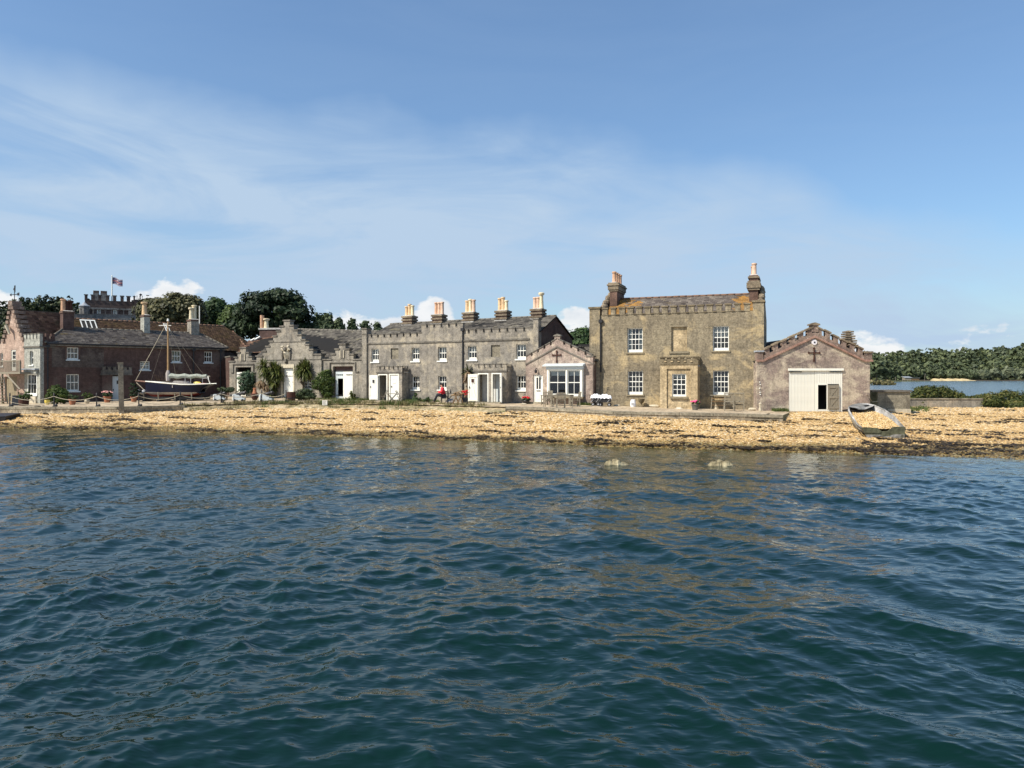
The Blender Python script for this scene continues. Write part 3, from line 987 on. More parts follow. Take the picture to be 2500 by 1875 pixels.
def flat_water(name, poly, label):
    me = bpy.data.meshes.new(name)
    me.from_pydata([(p[0], p[1], -0.004) for p in poly], [], [tuple(range(len(poly)))])
    me.update()
    a = me.attributes.new('depth', 'FLOAT', 'POINT')
    a.data.foreach_set('value', [3.0] * len(poly))
    return tag(link(name, me, MT['lagoon' if 'lagoon' in name else 'water']), label, kind='structure')


flat_water('lagoon_water', [(12, 60.5), (900, 50), (2600, 1150), (-300, 1150)], 'blue-grey lagoon beyond the spit on the right')
flat_water('open_water', [(-900, -300), (900, -300), (900, 1.4), (-900, 1.4)], 'open water behind the viewer')
flat_water('side_water', [(-900, 1.4), (-5.55, 1.4), (-46.0, 56.05), (-900, 56.05)], 'open water off to the west')
flat_water('side_water', [(5.55, 1.4), (900, 1.4), (900, 50), (46.3, 56.05)], 'open water off to the east')
# ------------------------------------------------------------------ building pieces (local axes: x along the front, y into the building, z up)
def wall(parent, mat_, u0, u1, w0, w1, ops=(), v0=0.0, th=0.28, name='wall', sides=True, label=None):
    """front wall with real openings: faces, reveals and outer returns"""
    us = sorted({u0, u1, *[o_[0] for o_ in ops], *[o_[1] for o_ in ops]})
    ws = sorted({w0, w1, *[o_[2] for o_ in ops], *[o_[3] for o_ in ops]})
    mb = MB()

    def hole(a, b, c, d):
        um, wm = (a + b) / 2, (c + d) / 2
        return any(o_[0] < um < o_[1] and o_[2] < wm < o_[3] for o_ in ops)
    for a, b in zip(us, us[1:]):
        for c, d in zip(ws, ws[1:]):
            if hole(a, b, c, d): continue
            mb.add([(a, v0, c), (b, v0, c), (b, v0, d), (a, v0, d)], [(0, 1, 2, 3)])
            mb.add([(a, v0 + th, c), (b, v0 + th, c), (b, v0 + th, d), (a, v0 + th, d)], [(3, 2, 1, 0)])
    for (a, b, c, d) in ops:
        q = lambda p: mb.add(p, [(0, 1, 2, 3)])
        q([(a, v0, c), (a, v0, d), (a, v0 + th, d), (a, v0 + th, c)])
        q([(b, v0, c), (b, v0 + th, c), (b, v0 + th, d), (b, v0, d)])
        q([(a, v0, d), (b, v0, d), (b, v0 + th, d), (a, v0 + th, d)])
        q([(a, v0, c), (a, v0 + th, c), (b, v0 + th, c), (b, v0, c)])
    if sides:
        q = lambda p: mb.add(p, [(0, 1, 2, 3)])
        q([(u0, v0, w0), (u0, v0, w1), (u0, v0 + th, w1), (u0, v0 + th, w0)])
        q([(u1, v0, w0), (u1, v0 + th, w0), (u1, v0 + th, w1), (u1, v0, w1)])
        q([(u0, v0, w1), (u1, v0, w1), (u1, v0 + th, w1), (u0, v0 + th, w1)])
    o = mb.build(name, mat_, parent)
    if label: o['label'] = label
    return o


def side_wall(parent, mat_, u, th, poly, name='wall'):
    """wall across the building: polygon in (v, w) at x = u .. u + th"""
    n = len(poly)
    mb = MB()
    vs = [(u, p[0], p[1]) for p in poly] + [(u + th, p[0], p[1]) for p in poly]
    fs = [tuple(range(n)), tuple(range(2 * n - 1, n - 1, -1))] + [(i, i + n, (i + 1) % n + n, (i + 1) % n) for i in range(n)]
    mb.add(vs, fs)
    return mb.build(name, mat_, parent)


_pane_cache = {}


def pane_mesh(w_, h_):
    k = (round(w_, 2), round(h_, 2))
    if k not in _pane_cache:
        me = bpy.data.meshes.new('pane')
        me.from_pydata([(0, 0, 0), (k[0], 0, 0), (k[0], 0, k[1]), (0, 0, k[1])], [], [(0, 1, 2, 3)])
        me.materials.append(MT['glass'])
        _pane_cache[k] = me
    return _pane_cache[k]


def window(parent, u0, u1, w0, w1, cols=3, rows=1, v=0.13, fr=0.06, bar=0.035, sill=True, sill_mat=None, sashes=2, curtain=0.0, bottom=0.11,
           mat_=None, blind=0.0, name='window', room=1.4):
    """sash window: casing, sashes with glazing bars, each pane, sill, what hangs behind it"""
    mat_ = mat_ or MT['white']
    c = MB()
    c.box(u0, u0 + fr, v, v + .09, w0, w1).box(u1 - fr, u1, v, v + .09, w0, w1)
    c.box(u0 + fr, u1 - fr, v, v + .09, w1 - fr, w1).box(u0 + fr, u1 - fr, v, v + .09, w0, w0 + bottom)
    win = c.build(name, mat_, parent)
    iu0, iu1, iw0, iw1 = u0 + fr, u1 - fr, w0 + bottom, w1 - fr
    b = MB()
    sh = (iw1 - iw0) / sashes
    cw = (iu1 - iu0) / cols
    for s_ in range(sashes):
        z0, z1 = iw0 + s_ * sh, iw0 + (s_ + 1) * sh
        vv = v + (.045 if s_ == sashes - 1 and sashes > 1 else .02)
        if s_ > 0: b.box(iu0, iu1, vv - .02, vv + .03, z0 - .028, z0 + .028)
        rh = (z1 - z0) / rows
        for i in range(1, cols):
            x = iu0 + i * cw
            b.box(x - bar / 2, x + bar / 2, vv, vv + .025, z0 + (.029 if s_ else 0.001), z1 - (.029 if s_ < sashes - 1 else .001))
        for j in range(1, rows):
            z = z0 + j * rh
            for i in range(cols):
                b.box(iu0 + i * cw + (bar / 2 if i else 0.001), iu0 + (i + 1) * cw - (bar / 2 if i < cols - 1 else .001), vv + .002, vv + .023, z - bar / 2, z + bar / 2)
        for i in range(cols):
            for j in range(rows):
                link('pane', pane_mesh(cw - .002, rh - .002), None, win, (iu0 + i * cw + .001, vv + .018 + rs.uniform(-.002, .002), z0 + j * rh + .001),
                     (rs.uniform(-.006, .006), 0, rs.uniform(-.006, .006)))
    b.build('sash', mat_, win)
    if sill:
        box('sill', sill_mat or MT['white'], win, u0 - .09, u1 + .09, -.07, v + .02, w0 - .09, w0 + .004)
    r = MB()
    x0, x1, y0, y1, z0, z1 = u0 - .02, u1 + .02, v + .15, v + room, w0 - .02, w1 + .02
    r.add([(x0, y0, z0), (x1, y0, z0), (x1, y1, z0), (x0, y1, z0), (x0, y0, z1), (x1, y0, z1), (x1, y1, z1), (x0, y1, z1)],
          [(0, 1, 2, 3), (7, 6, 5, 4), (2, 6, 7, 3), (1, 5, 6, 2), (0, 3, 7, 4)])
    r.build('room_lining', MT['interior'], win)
    if curtain:
        cb = MB()
        for sx in (0, 1):
            wd = (x1 - x0) * curtain * .5
            n = 8
            vs, fs = [], []
            for i in range(n + 1):
                xx = (x0 + .02 + wd * i / n) if sx == 0 else (x1 - .02 - wd * i / n)
                yy = v + .22 + .025 * math.sin(i * 2.1)
                vs += [(xx, yy, z0 + .04), (xx, yy, z1 - .04)]
            fs = [(2 * i, 2 * i + 2, 2 * i + 3, 2 * i + 1) for i in range(n)]
            cb.add(vs, fs, True)
        cb.build('curtain', MT['curtain'], win)
    if blind:
        box('blind', MT['curtain'], win, u0 + .05, u1 - .05, v + .17, v + .18, w1 - (w1 - w0) * blind, w1 - .05)
    return win


def roof_plane(parent, mat_, A, B, C, D, row=0.24, tw=0.30, name='roof', stuff='slates', split=None, mat2=None, seed=1, lift=0.022):
    """a roof slope with its courses laid as real overlapping pieces"""
    A, B, C, D = [Vector(p) for p in (A, B, C, D)]
    nrm = (B - A).cross(D - A).normalized()
    if (D - A).length < 1e-6 or nrm.length < .5: nrm = (B - A).cross(C - A).normalized()
    r_ = np.random.RandomState(seed)
    mb = MB()
    lo = [p - nrm * .06 for p in (A, B, C, D)]
    hi = [p - nrm * .004 for p in (A, B, C, D)]
    mb.add(lo + hi, [(3, 2, 1, 0), (4, 5, 6, 7), (0, 1, 5, 4), (1, 2, 6, 5), (2, 3, 7, 6), (3, 0, 4, 7)])
    base = mb.build(name, MT['interior'], parent)
    H_ = max((D - A).length, (C - B).length)
    nr = max(2, int(H_ / row))
    sets = {0: ([], [], []), 1: ([], [], [])}
    for i in range(nr):
        t0, t1 = i / nr, min(1.0, (i + 1.25) / nr)
        L0, R0 = A.lerp(D, t0), B.lerp(C, t0)
        L1, R1 = A.lerp(D, t1), B.lerp(C, t1)
        ln = (R0 - L0).length
        if ln < .05: continue
        n = max(1, int(round(ln / tw)))
        off = 0.5 if i % 2 else 0.0
        e = [max(0.0, min(1.0, (k + off + r_.uniform(-.04, .04)) / n)) for k in range(-1, n + 1)]
        e = sorted(set([0.0] + [x for x in e if 0 < x < 1] + [1.0]))
        for a, b in zip(e, e[1:]):
            if b - a < .02 / max(ln, .1): continue
            g = .004 / ln
            a2, b2 = a + g, b - g
            up = lift * (1 + r_.uniform(-.4, .9)); dn = r_.uniform(-.012, .012) / H_
            t0j = t0 + dn
            p0 = L0.lerp(R0, a2) + (D - A) * dn + nrm * up; p1 = L0.lerp(R0, b2) + (D - A) * dn + nrm * up
            p2 = L1.lerp(R1, b2) + nrm * .002; p3 = L1.lerp(R1, a2) + nrm * .002
            q0 = p0 - nrm * (up + .002); q1 = p1 - nrm * (up + .002)
            cen = (p0 + p1 + p2 + p3) / 4
            which = 1 if (split and split(cen, r_)) else 0
            V_, F_, T_ = sets[which]
            k = len(V_)
            V_ += [p0, p1, p2, p3, q0, q1]
            F_ += [(k, k + 1, k + 2, k + 3), (k + 4, k + 5, k + 1, k)]
            t_ = float(np.clip(r_.normal(.5, .22), 0, 1)); T_ += [t_, t_]
    for which, m_ in ((0, mat_), (1, mat2)):
        V_, F_, T_ = sets[which]
        if F_:
            o = link(stuff, fast_mesh(stuff, np.array([tuple(p) for p in V_]), F_, T_), m_, base)
            o['kind'] = 'stuff'
    return base


def ridge(parent, a, b, r=0.1, mat_=None, n=None, name='ridge_tile'):
    """row of half-round ridge tiles, one piece each"""
    a, b = Vector(a), Vector(b)
    n = n or max(1, int((b - a).length / .45))
    me = None
    d = (b - a) / n
    for i in range(n):
        mb = MB()
        if me is None:
            mb.tube([(0, 0, 0), d * .985], [r, r * .93], 7)
            me = mb.mesh(name)
            me.materials.append(mat_ or MT['terracotta'])
        link(name, me, None, parent, a + d * i + Vector((0, 0, rs.uniform(-.008, .008))))


def merlons(parent, spans, w0, w1, v0, v1, mat_, cap_mat=None, cap=0.07, over=0.05, gap_sill=True, wf=None):
    """battlements: each merlon a block with its own coping stone; wf gives the height shift along the wall"""
    cap_mat = cap_mat or mat_
    sp_ = sorted(spans)
    for i, (a, b) in enumerate(sp_):
        dz = (wf((a + b) / 2) if wf else 0) + rs.uniform(-.01, .01)
        m_ = box('merlon', mat_, parent, a, b, v0, v1, w0 + dz - (.0 if wf is None else .0), w1 + dz - cap)
        box('coping', cap_mat, m_, a - over, b + over, v0 - over, v1 + over, w1 + dz - cap, w1 + dz)
        if gap_sill and i + 1 < len(sp_):
            c = sp_[i + 1][0]
            box('crenel_sill', cap_mat, parent, b + .003, c - .003, v0 - over * .8, v1 + .02, w0 + dz, w0 + dz + .05)


def chimney_pot(parent, x, y, z, h, r, mat_, kind=0):
    mb = MB()
    if kind == 0: prof = [(r * 1.05, 0), (r * 1.05, .05), (r * .95, .07), (r * .88, h - .12), (r * 1.12, h - .10), (r * 1.12, h - .03), (r * .95, h), (r * .7, h), (r * .7, h - .05)]
    elif kind == 1: prof = [(r * 1.1, 0), (r, .08), (r * .8, h * .6), (r * .78, h - .2), (r * 1.25, h - .16), (r * 1.35, h - .04), (r * 1.1, h), (r * .7, h - .03)]
    else: prof = [(r, 0), (r, h), (r * .75, h), (r * .75, h - .06)]
    mb.lathe((x, y, z), prof, 12)
    return mb.build('chimney_pot', mat_, parent)


def stack(parent, x0, x1, y0, y1, z0, z1, mat_, cap_mat=None, bands=(), pots=(), top=0.06):
    """chimney: shaft, projecting courses, flaunching, pots (fraction along x, fraction along y, height, radius, material, kind)"""
    mb = MB().box(x0, x1, y0, y1, z0, z1)
    ch = mb.build('chimney', mat_, parent)
    for (a, b, o_) in bands:
        box('cornice', cap_mat or mat_, ch, x0 - o_, x1 + o_, y0 - o_, y1 + o_, z1 - a, z1 - b)
    fl = MB()
    fl.add([(x0, y0, z1), (x1, y0, z1), (x1, y1, z1), (x0, y1, z1), (x0 + .1, y0 + .1, z1 + top), (x1 - .1, y0 + .1, z1 + top), (x1 - .1, y1 - .1, z1 + top), (x0 + .1, y1 - .1, z1 + top)],
           [(0, 1, 5, 4), (1, 2, 6, 5), (2, 3, 7, 6), (3, 0, 4, 7), (4, 5, 6, 7)])
    fl.build('flaunching', MT['flaunch'], ch)
    for (fx, fy, h, r, m_, k) in pots:
        chimney_pot(ch, x0 + (x1 - x0) * fx, y0 + (y1 - y0) * fy, z1 + top - .02, h, r, m_, k)
    return ch


def plank_leaf(parent, name, x0, x1, z0, z1, y, th, mat_, n, brace=None, brace_mat=None, window_=None, swing=0.0, hinge='l', handle=True):
    """boarded door leaf: each plank a piece, ledges and braces on the face; turns about its hinge"""
    e = bpy.data.objects.new(name, None)
    COL.objects.link(e); e.parent = parent
    hx = x0 if hinge == 'l' else x1
    e.location = (hx, y, 0); e.rotation_euler = (0, 0, math.radians(swing))
    pw = (x1 - x0) / n
    me = MB().box(.004, pw - .004, 0, th, z0, z1).mesh('plank')
    me.materials.append(mat_)
    for i in range(n):
        link('plank', me, None, e, (x0 - hx + i * pw, rs.uniform(-.004, .004), 0))
    bm_ = brace_mat or mat_
    X0, X1 = x0 - hx, x1 - hx
    flat = []
    if brace:
        b = MB(); b.box(X0 + .001, X0 + .09, -.022, -.004, z0, z1).box(X1 - .09, X1 - .001, -.022, -.004, z0, z1)
        zs = [z0 + .12, (z0 + z1) / 2, z1 - .12] if brace != 'two' else [z0 + .12, z1 - .15]
        for z in zs: b.box(X0 + .02, X1 - .02, -.03, -.005, z - .07, z + .07)
        segs = list(zip(zs, zs[1:])) if brace != 'two' else [(zs[0], zs[1])]
        for a, c in segs:
            b.add([(X0 + .09, -.02, a + .07), (X0 + .18, -.02, a + .07), (X1 - .09, -.02, c - .07), (X1 - .18, -.02, c - .07),
                   (X0 + .09, -.006, a + .07), (X0 + .18, -.006, a + .07), (X1 - .09, -.006, c - .07), (X1 - .18, -.006, c - .07)],
                  [(0, 1, 2, 3), (7, 6, 5, 4), (0, 4, 5, 1), (1, 5, 6, 2), (2, 6, 7, 3), (3, 7, 4, 0)])
        flat.append(b.build('brace', bm_, e))
    if window_:
        wx, wz, ww, wh, wm = window_
        cx = (X0 + X1) / 2 + wx
        flat.append(box('door_light', wm, e, cx - ww / 2, cx + ww / 2, -.012, -.006, wz, wz + wh))
        f = MB()
        f.box(cx - ww / 2 - .04, cx + ww / 2 + .04, -.03, -.004, wz + wh, wz + wh + .04).box(cx - ww / 2 - .04, cx + ww / 2 + .04, -.03, -.004, wz - .04, wz)
        f.box(cx - ww / 2 - .04, cx - ww / 2, -.03, -.004, wz, wz + wh).box(cx + ww / 2, cx + ww / 2 + .04, -.03, -.004, wz, wz + wh)
        flat.append(f.build('light_frame', bm_, e))
    if handle:
        hx2 = (X1 - .12) if hinge == 'l' else (X0 + .12)
        flat.append(box('handle', MT['black'], e, hx2 - .03, hx2 + .03, -.05, -.01, (z0 + z1) / 2 - .02, (z0 + z1) / 2 + .1))
    if abs(swing) > 90:      # swung right open: the face with the ledges is the one that shows
        for c in flat:
            c.scale = (1, -1, 1); c.location = (0, th, 0)
    return e


def strap_hinges(parent, x0, x1, y, zs):
    for z in zs:
        mb = MB().box(x0, x1, y - .02, y, z - .025, z + .025)
        for f in (.3, .55, .8):
            cx = x0 + (x1 - x0) * f
            mb.add([(cx - .06, y - .025, z), (cx, y - .025, z - .06), (cx + .06, y - .025, z), (cx, y - .025, z + .06)], [(0, 1, 2, 3)])
        mb.build('hinge', MT['black'], parent)


def cross_iron(parent, cx, v, z, h, mat_):
    mb = MB()
    w_ = h * .42
    mb.box(cx - .035, cx + .035, v - .05, v, z, z + h)
    mb.box(cx - w_, cx - .036, v - .05, v, z + h * .6, z + h * .6 + .07)
    mb.box(cx + .036, cx + w_, v - .05, v, z + h * .6, z + h * .6 + .07)
    for (x, zz_) in ((cx, z), (cx, z + h), (cx - w_, z + h * .6 + .035), (cx + w_, z + h * .6 + .035)):
        mb.prism([(x - .08, zz_), (x, zz_ - .08), (x + .08, zz_), (x, zz_ + .08)], v - .055, v - .001)
    return mb.build('cross', mat_, parent)


def downpipe(parent, x, v, z0, z1, r=0.05):
    mb = MB().tube([(x, v, z0), (x, v, z1)], r, 8)
    for z in np.arange(z0 + .5, z1, 1.6): mb.box(x - r * 1.6, x + r * 1.6, v - r, v + r * 1.3, z, z + .07)
    mb.box(x - .13, x + .13, v - .12, v + .07, z1, z1 + .22)
    return mb.build('downpipe', MT['black'], parent)
# ================================================================== THE BUILDINGS
def conv(k, ox, oy):
    return lambda x, y: (ox + x / k, oy + y / k)


def opening(f, cv, x0, x1, y0, y1, v=0.0):
    """(u0, u1, w0, w1) of an opening measured between two columns and two rows"""
    px0, py1 = cv(x0, y1); px1, py0 = cv(x1, y0)
    m_ = (px0 + px1) / 2
    return f.u(px0, v), f.u(px1, v), f.w(m_, py1, v), f.w(m_, py0, v)


def broot(f, name, label, cat='building'):
    return root(name, label, cat, f.o, f.a)


def crenel_spans(u0, u1, n_gap, gap, first='merlon'):
    """equal merlons with n_gap gaps between them"""
    m_ = (u1 - u0 - n_gap * gap) / (n_gap + 1)
    return [(u0 + i * (m_ + gap), u0 + i * (m_ + gap) + m_) for i in range(n_gap + 1)]


# ------------------------------------------------------------------ the big ochre house
FM = Frame(6.08, 50.7, 1.0, -21)
cM = conv(4.148, 1420, 640)
M_ = broot(FM, 'waterfront_house', 'big square ochre rendered house with battlements and a chimney at each end', 'house')
uL, uR = FM.u(1466), FM.u(1838)
uRR = FM.u(1864)
wP = 6.50       # foot of the battlements above local ground
oUL = opening(FM, cM, 462, 619, 667, 914)
oUR = opening(FM, cM, 1327, 1492, 645, 898)
oLL = opening(FM, cM, 466, 621, 1099, 1343)
oLR = opening(FM, cM, 1329, 1490, 1096, 1348)
wall(M_, MT['house'], uL - .25, uR + .02, -.35, wP, [oUL, oUR, oLL, oLR, opening(FM, cM, 908, 1066, 655, 904)], th=.30)
bl = opening(FM, cM, 908, 1066, 655, 904)
box('blind_window', MT['house_pale'], M_, bl[0] - .02, bl[1] + .02, .16, .2, bl[2] - .02, bl[3] + .02)
box('sill', MT['sill'], M_, bl[0] - .14, bl[1] + .14, -.08, .17, bl[2] - .13, bl[2] + .003)
for o_, cur, bl_ in ((oUL, .55, .0), (oUR, .0, .42), (oLL, 0, 0), (oLR, 0, 0)):
    window(M_, *o_, cols=4, rows=2, v=.14, sill_mat=MT['sill'], curtain=cur, blind=bl_, bottom=.2, bar=.032)
DM = 6.9        # depth of the house
roM = 3.35      # ridge distance from the front
wR = FM.w(1526, 730.4, roM)
wE = wP - .12
side_wall(M_, MT['house'], uL - .25, .3, [(.30, -.35), (DM, -.35), (DM, wE - .05), (roM, wR - .02), (.30, wE + .15)])
side_wall(M_, MT['house'], uRR - .35, .3, [(.06, -.35), (DM, -.35), (DM, wE - .05), (roM, wR - .02), (.06, wE + .15)])
box('wall', MT['house'], M_, uL - .25, uRR - .05, DM - .25, DM, -.35, wE - .1)


def lichen_split(c, r_):
    a = (c.x - uL) ; b = (uR - c.x)
    n = r_.normal() * .22 + .35 * math.sin(c.z * 3.1) + .25 * math.sin(c.y * 4.3)
    low = (wR - c.z) / (wR - wE)
    return (a + n - (2.0 - 0.4 * (1 - low)) < 0) or (b + n * .7 < 0.9 + .5 * low and low > .05)


roof_plane(M_, MT['slate_warm'], (uL + .0, .30, wE), (uR + .3, .30, wE), (uR + .3, roM, wR), (uL + .0, roM, wR), split=lichen_split, mat2=MT['lichen_slate'], seed=4)
roof_plane(M_, MT['slate_warm'], (uR + .3, DM + .2, wE - .15), (uL, DM + .2, wE - .15), (uL, roM, wR), (uR + .3, roM, wR), seed=5)
ridge(M_, (uL + .7, roM, wR + .03), (uR + .1, roM, wR + .03), .08, MT['ridge_clay'])
# battlements
ms = [(205, 262), (295, 342), (380, 437), (463, 522), (552, 608), (640, 695), (725, 780), (812, 870), (902, 958), (992, 1050), (1083, 1140), (1175, 1233), (1268, 1325),
      (1362, 1418), (1455, 1512), (1550, 1607), (1645, 1703)]
sp = [(FM.u(cM(a, 0)[0], -.03), FM.u(cM(b, 0)[0], -.03)) for a, b in ms]
merlons(M_, sp, wP, wP + .52, -.03, .28, MT['house'], MT['house_trim'], cap=.09, over=.05)
# corner piers
for a, b, yt, nm in ((1439, 1464.5, 750, 0), (1838, 1865, 733.5, 1)):
    v_ = -.12 if nm == 0 else -.10
    a_, b_ = FM.u(a, v_), FM.u(b, v_)
    if nm == 0: b_ = uL - .02
    t_ = FM.w((a + b) / 2, yt, v_)
    box('corner_pier', MT['house'], M_, a_, b_, v_, .75, -.35, t_ - .1)
    box('coping', MT['house_trim'], M_, a_ - .07, b_ + .07, v_ - .07, .82, t_ - .1, t_ + .02)
downpipe(M_, uL + .04, -.07, 2.6, wP - .5, .05)
# rough coping stones climbing each gable
for side_, uu in ((0, uL - .1), (1, uRR - .2)):
    for i in range(9):
        f = i / 8
        vv = .45 + (roM - .6) * f
        r_ = (.24, .26, .2) if i % 2 else (.2, .3, .26)
        MB().lump((uu + rs.uniform(-.05, .05), vv, wE + .28 + (wR - wE) * f), r_, seed=40 + i + 20 * side_, rough=.18).build('coping_stone', MT['chimney_stone'], M_)
# chimneys
xa = FM.u(1488.7, 2.1)
stack(M_, xa, xa + .52, 2.1, 4.45, wE + .8, FM.w(1497, 690, 2.1), MT['chimney'], MT['chimney_stone'],
      bands=((.62, .5, .06), (.5, .22, .12), (.22, .12, .18), (.12, 0, .1)),
      pots=[(.5, .12, .78, .15, MT['pot_orange'], 0), (.5, .38, .78, .15, MT['pot_orange'], 0), (.5, .64, .78, .15, MT['pot_orange'], 0), (.5, .9, .78, .15, MT['pot_orange'], 0)])
xb = FM.u(1829, 2.1)
stack(M_, xb, xb + .56, 2.1, 4.2, wE + .8, FM.w(1840, 671.5, 2.1), MT['chimney'], MT['chimney_stone'],
      bands=((1.0, .86, .1), (.86, .5, .16), (.5, .38, .1), (.2, .08, .08)),
      pots=[(.55, .12, .78, .16, MT['pot_pink'], 0), (.35, .6, .74, .15, MT['pot_orange'], 0)])
# porch
dP = 1.25
pa, pb = FM.u(1611.8, -dP), FM.u(1703, -dP)
wB = FM.w(1658, cM(0, 1037)[1], -dP); wT = FM.w(1658, cM(0, 957)[1], -dP)
oP = opening(FM, cM, 914, 1056, 1130, 1362, -dP)
oRc = opening(FM, cM, 862, 1103, 1080, 1470, -dP)
wall(M_, MT['house_pale'], pa, pb, -.35, wB, [(oRc[0], oRc[1], -.3, oRc[3])], v0=-dP, th=.09, name='porch_wall')
wall(M_, MT['house_pale'], oRc[0] - .05, oRc[1] + .05, -.34, oRc[3] + .05, [oP], v0=-dP + .10, th=.16, sides=False, name='porch_wall')
for x in (pa, pb - .2): box('porch_wall', MT['house_pale'], M_, x + .001, x + .199, -dP + .091, -.002, -.35, wB)
wdw = window(M_, *oP, cols=3, rows=2, v=-dP + .17, sill=False, bottom=.14, room=.7, blind=.18)
box('sill', MT['sill'], M_, oP[0] - .12, oP[1] + .12, -dP - .05, -dP + .18, oP[2] - .12, oP[2] + .003)
box('porch_roof', MT['lead'], M_, pa, pb, -dP + .02, -.002, wB - .12, wB + .02)
box('porch_band', MT['house_trim'], M_, pa - .05, pb + .05, -dP - .05, -dP + .2, wB - .0, wB + .28)
box('porch_band', MT['house_trim'], M_, pb - .2, pb + .05, -dP + .203, -.004, wB - .0, wB + .28)
sp = [(FM.u(cM(a, 0)[0], -dP), FM.u(cM(b, 0)[0], -dP)) for a, b in ((795, 838), (862, 900), (930, 968), (995, 1035), (1062, 1102), (1125, 1172))]
merlons(M_, sp, wB + .28, wT, -dP - .03, -dP + .17, MT['house_trim'], MT['house_trim'], cap=.07, over=.05)
for k in range(3): box('merlon', MT['house_trim'], M_, pb - .17, pb + .03, -dP + .36 + k * .34, -dP + .56 + k * .34, wB + .28, wT)
for i in range(5):
    x = (sp[i][1] + sp[i + 1][0]) / 2
    box('dentil', MT['house_pale'], M_, x - .07, x + .07, -dP - .1, -dP - .051, wB + .16, wB + .24)

# ------------------------------------------------------------------ the long grey terrace
FT = Frame(-11.64, 59.0, 1.3, -27)
c4, c5, c3 = conv(4.608, 860, 680), conv(4.608, 1120, 680), conv(4.608, 540, 680)
T_ = broot(FT, 'cottage_terrace', 'long two-storey grey rendered terrace with five chimneys and two white-doored porches', 'terrace')
Z = lambda z: z - 1.3
u0, u1, u2 = FT.u(896), FT.u(1130), FT.u(1303)
wS = Z(5.95)
opsT = [opening(FT, c4, 216, 297, 791, 938), opening(FT, c4, 434, 520, 785, 906), opening(FT, c4, 667, 754, 777, 930), opening(FT, c4, 966, 1060, 768, 926),
        opening(FT, c4, 670, 756, 1097, 1250), opening(FT, c4, 966, 1059, 1097, 1250), opening(FT, c5, 101, 200, 757, 916), opening(FT, c5, 363, 466, 748, 881),
        opening(FT, c5, 647, 755, 738, 906), opening(FT, c5, 652, 754, 1092, 1258)]
blinds = (1, 7)
cur = {0: .5, 2: .0, 3: .45, 6: .45, 8: .4}
blw = {2: .45, 3: .45, 6: .5, 8: .45, 0: .4}
uEnd = FT.u(1315)
wall(T_, MT['terrace'], u0 - .02, u2 + .02, -.3, wS, opsT + [(FT.u(1293), u2 + .03, -.31, 2.75)], th=.26)
for i, o_ in enumerate(opsT):
    if i in blinds:
        box('blind_window', MT['concrete'], T_, o_[0] - .02, o_[1] + .02, .1, .14, o_[2] - .02, o_[3] + .02)
    else:
        window(T_, *o_, cols=3, rows=1, v=.13, bottom=.19, curtain=cur.get(i, 0), blind=blw.get(i, 0) * .8, fr=.05, bar=.03)
# upper wall band and battlements: low, high, low
box('string_course', MT['terrace_trim'], T_, u0, u1 - .06, -.07, .0, wS - .05, wS + .06)
box('string_course', MT['terrace_trim'], T_, u1 + .1, FT.u(1293), -.07, .0, wS - .03, wS + .09)
um = FT.u(1029)
for a, b, wt, ng, gap in ((u0, um, Z(6.70), 8, .17), (um, u1, Z(7.32), 5, .19), (u1, u2, Z(6.82), 8, .17)):
    wn = wt - .30
    box('parapet', MT['terrace'], T_, a, b, -.001, .24, wS + .001, wn)
    if ng == 8:
        px_ = [c4(x, 0)[0] for x in (218, 290, 360, 432, 505, 578, 654, 730)] if a == u0 else [c5(x, 0)[0] for x in (112, 195, 283, 370, 459, 548, 642, 737)]
    else:
        px_ = [c4(x, 0)[0] for x in (843, 922, 1005, 1089, 1172)]
    cs = [FT.u(p) for p in px_]
    ed = [a] + [x for c in cs for x in (c - gap / 2, c + gap / 2)] + [b]
    merlons(T_, [(ed[2 * i], ed[2 * i + 1]) for i in range(len(cs) + 1)], wn, wt, -.001, .24, MT['terrace'], MT['terrace_trim'], cap=.06, over=.03)
downpipe(T_, u1 + .03, -.07, .1, wS + .75, .055)
# pilasters
a_, b_ = FT.u(884.3, -.1), FT.u(895.5, -.1)
box('pilaster', MT['workshop'], T_, a_, b_, -.14, .5, -.3, Z(7.1))
box('coping', MT['terrace_trim'], T_, a_ - .06, b_ + .06, -.2, .56, Z(7.1), Z(7.2))
box('string_course', MT['terrace_trim'], T_, a_ - .04, b_ + .04, -.18, -.141, Z(6.68), Z(6.76))
box('pilaster', MT['terrace'], T_, FT.u(1302, -.05), uEnd, -.05, .45, 2.85, FT.w(1308, 777, -.05) - .07)
box('coping', MT['terrace_trim'], T_, FT.u(1302, -.05) - .05, uEnd + .05, -.1, .5, FT.w(1308, 777, -.05) - .07, FT.w(1308, 777, -.05) + .02)
# body and roof
vR, vB = 3.0, 6.3
wRi = Z(7.82); wEv = Z(6.55); wEb = Z(6.35)
hipL = FT.u(953, vR)
side_wall(T_, MT['brick_dark'], uEnd - .3, .27, [(.26, -.3), (vB, -.3), (vB, wEb - .1), (vR, wRi - .05), (.26, wEv - .05)], name='gable_wall')
side_wall(T_, MT['terrace'], u0 + .02, .25, [(.26, -.3), (vB, -.3), (vB, wEb - .1), (.26, wEv - .1)])
box('wall', MT['terrace'], T_, u0 + .3, uEnd - .31, vB - .25, vB, -.3, wEb - .1)
roof_plane(T_, MT['slate'], (u0 + .1, .1, wEv - .05), (uEnd + .08, .1, wEv - .05), (uEnd + .08, vR, wRi), (hipL, vR, wRi - .12), seed=11)
roof_plane(T_, MT['slate'], (uEnd + .08, vB + .2, wEb - .1), (u0 + .1, vB + .2, wEb - .1), (hipL, vR, wRi - .12), (uEnd + .08, vR, wRi), seed=12)
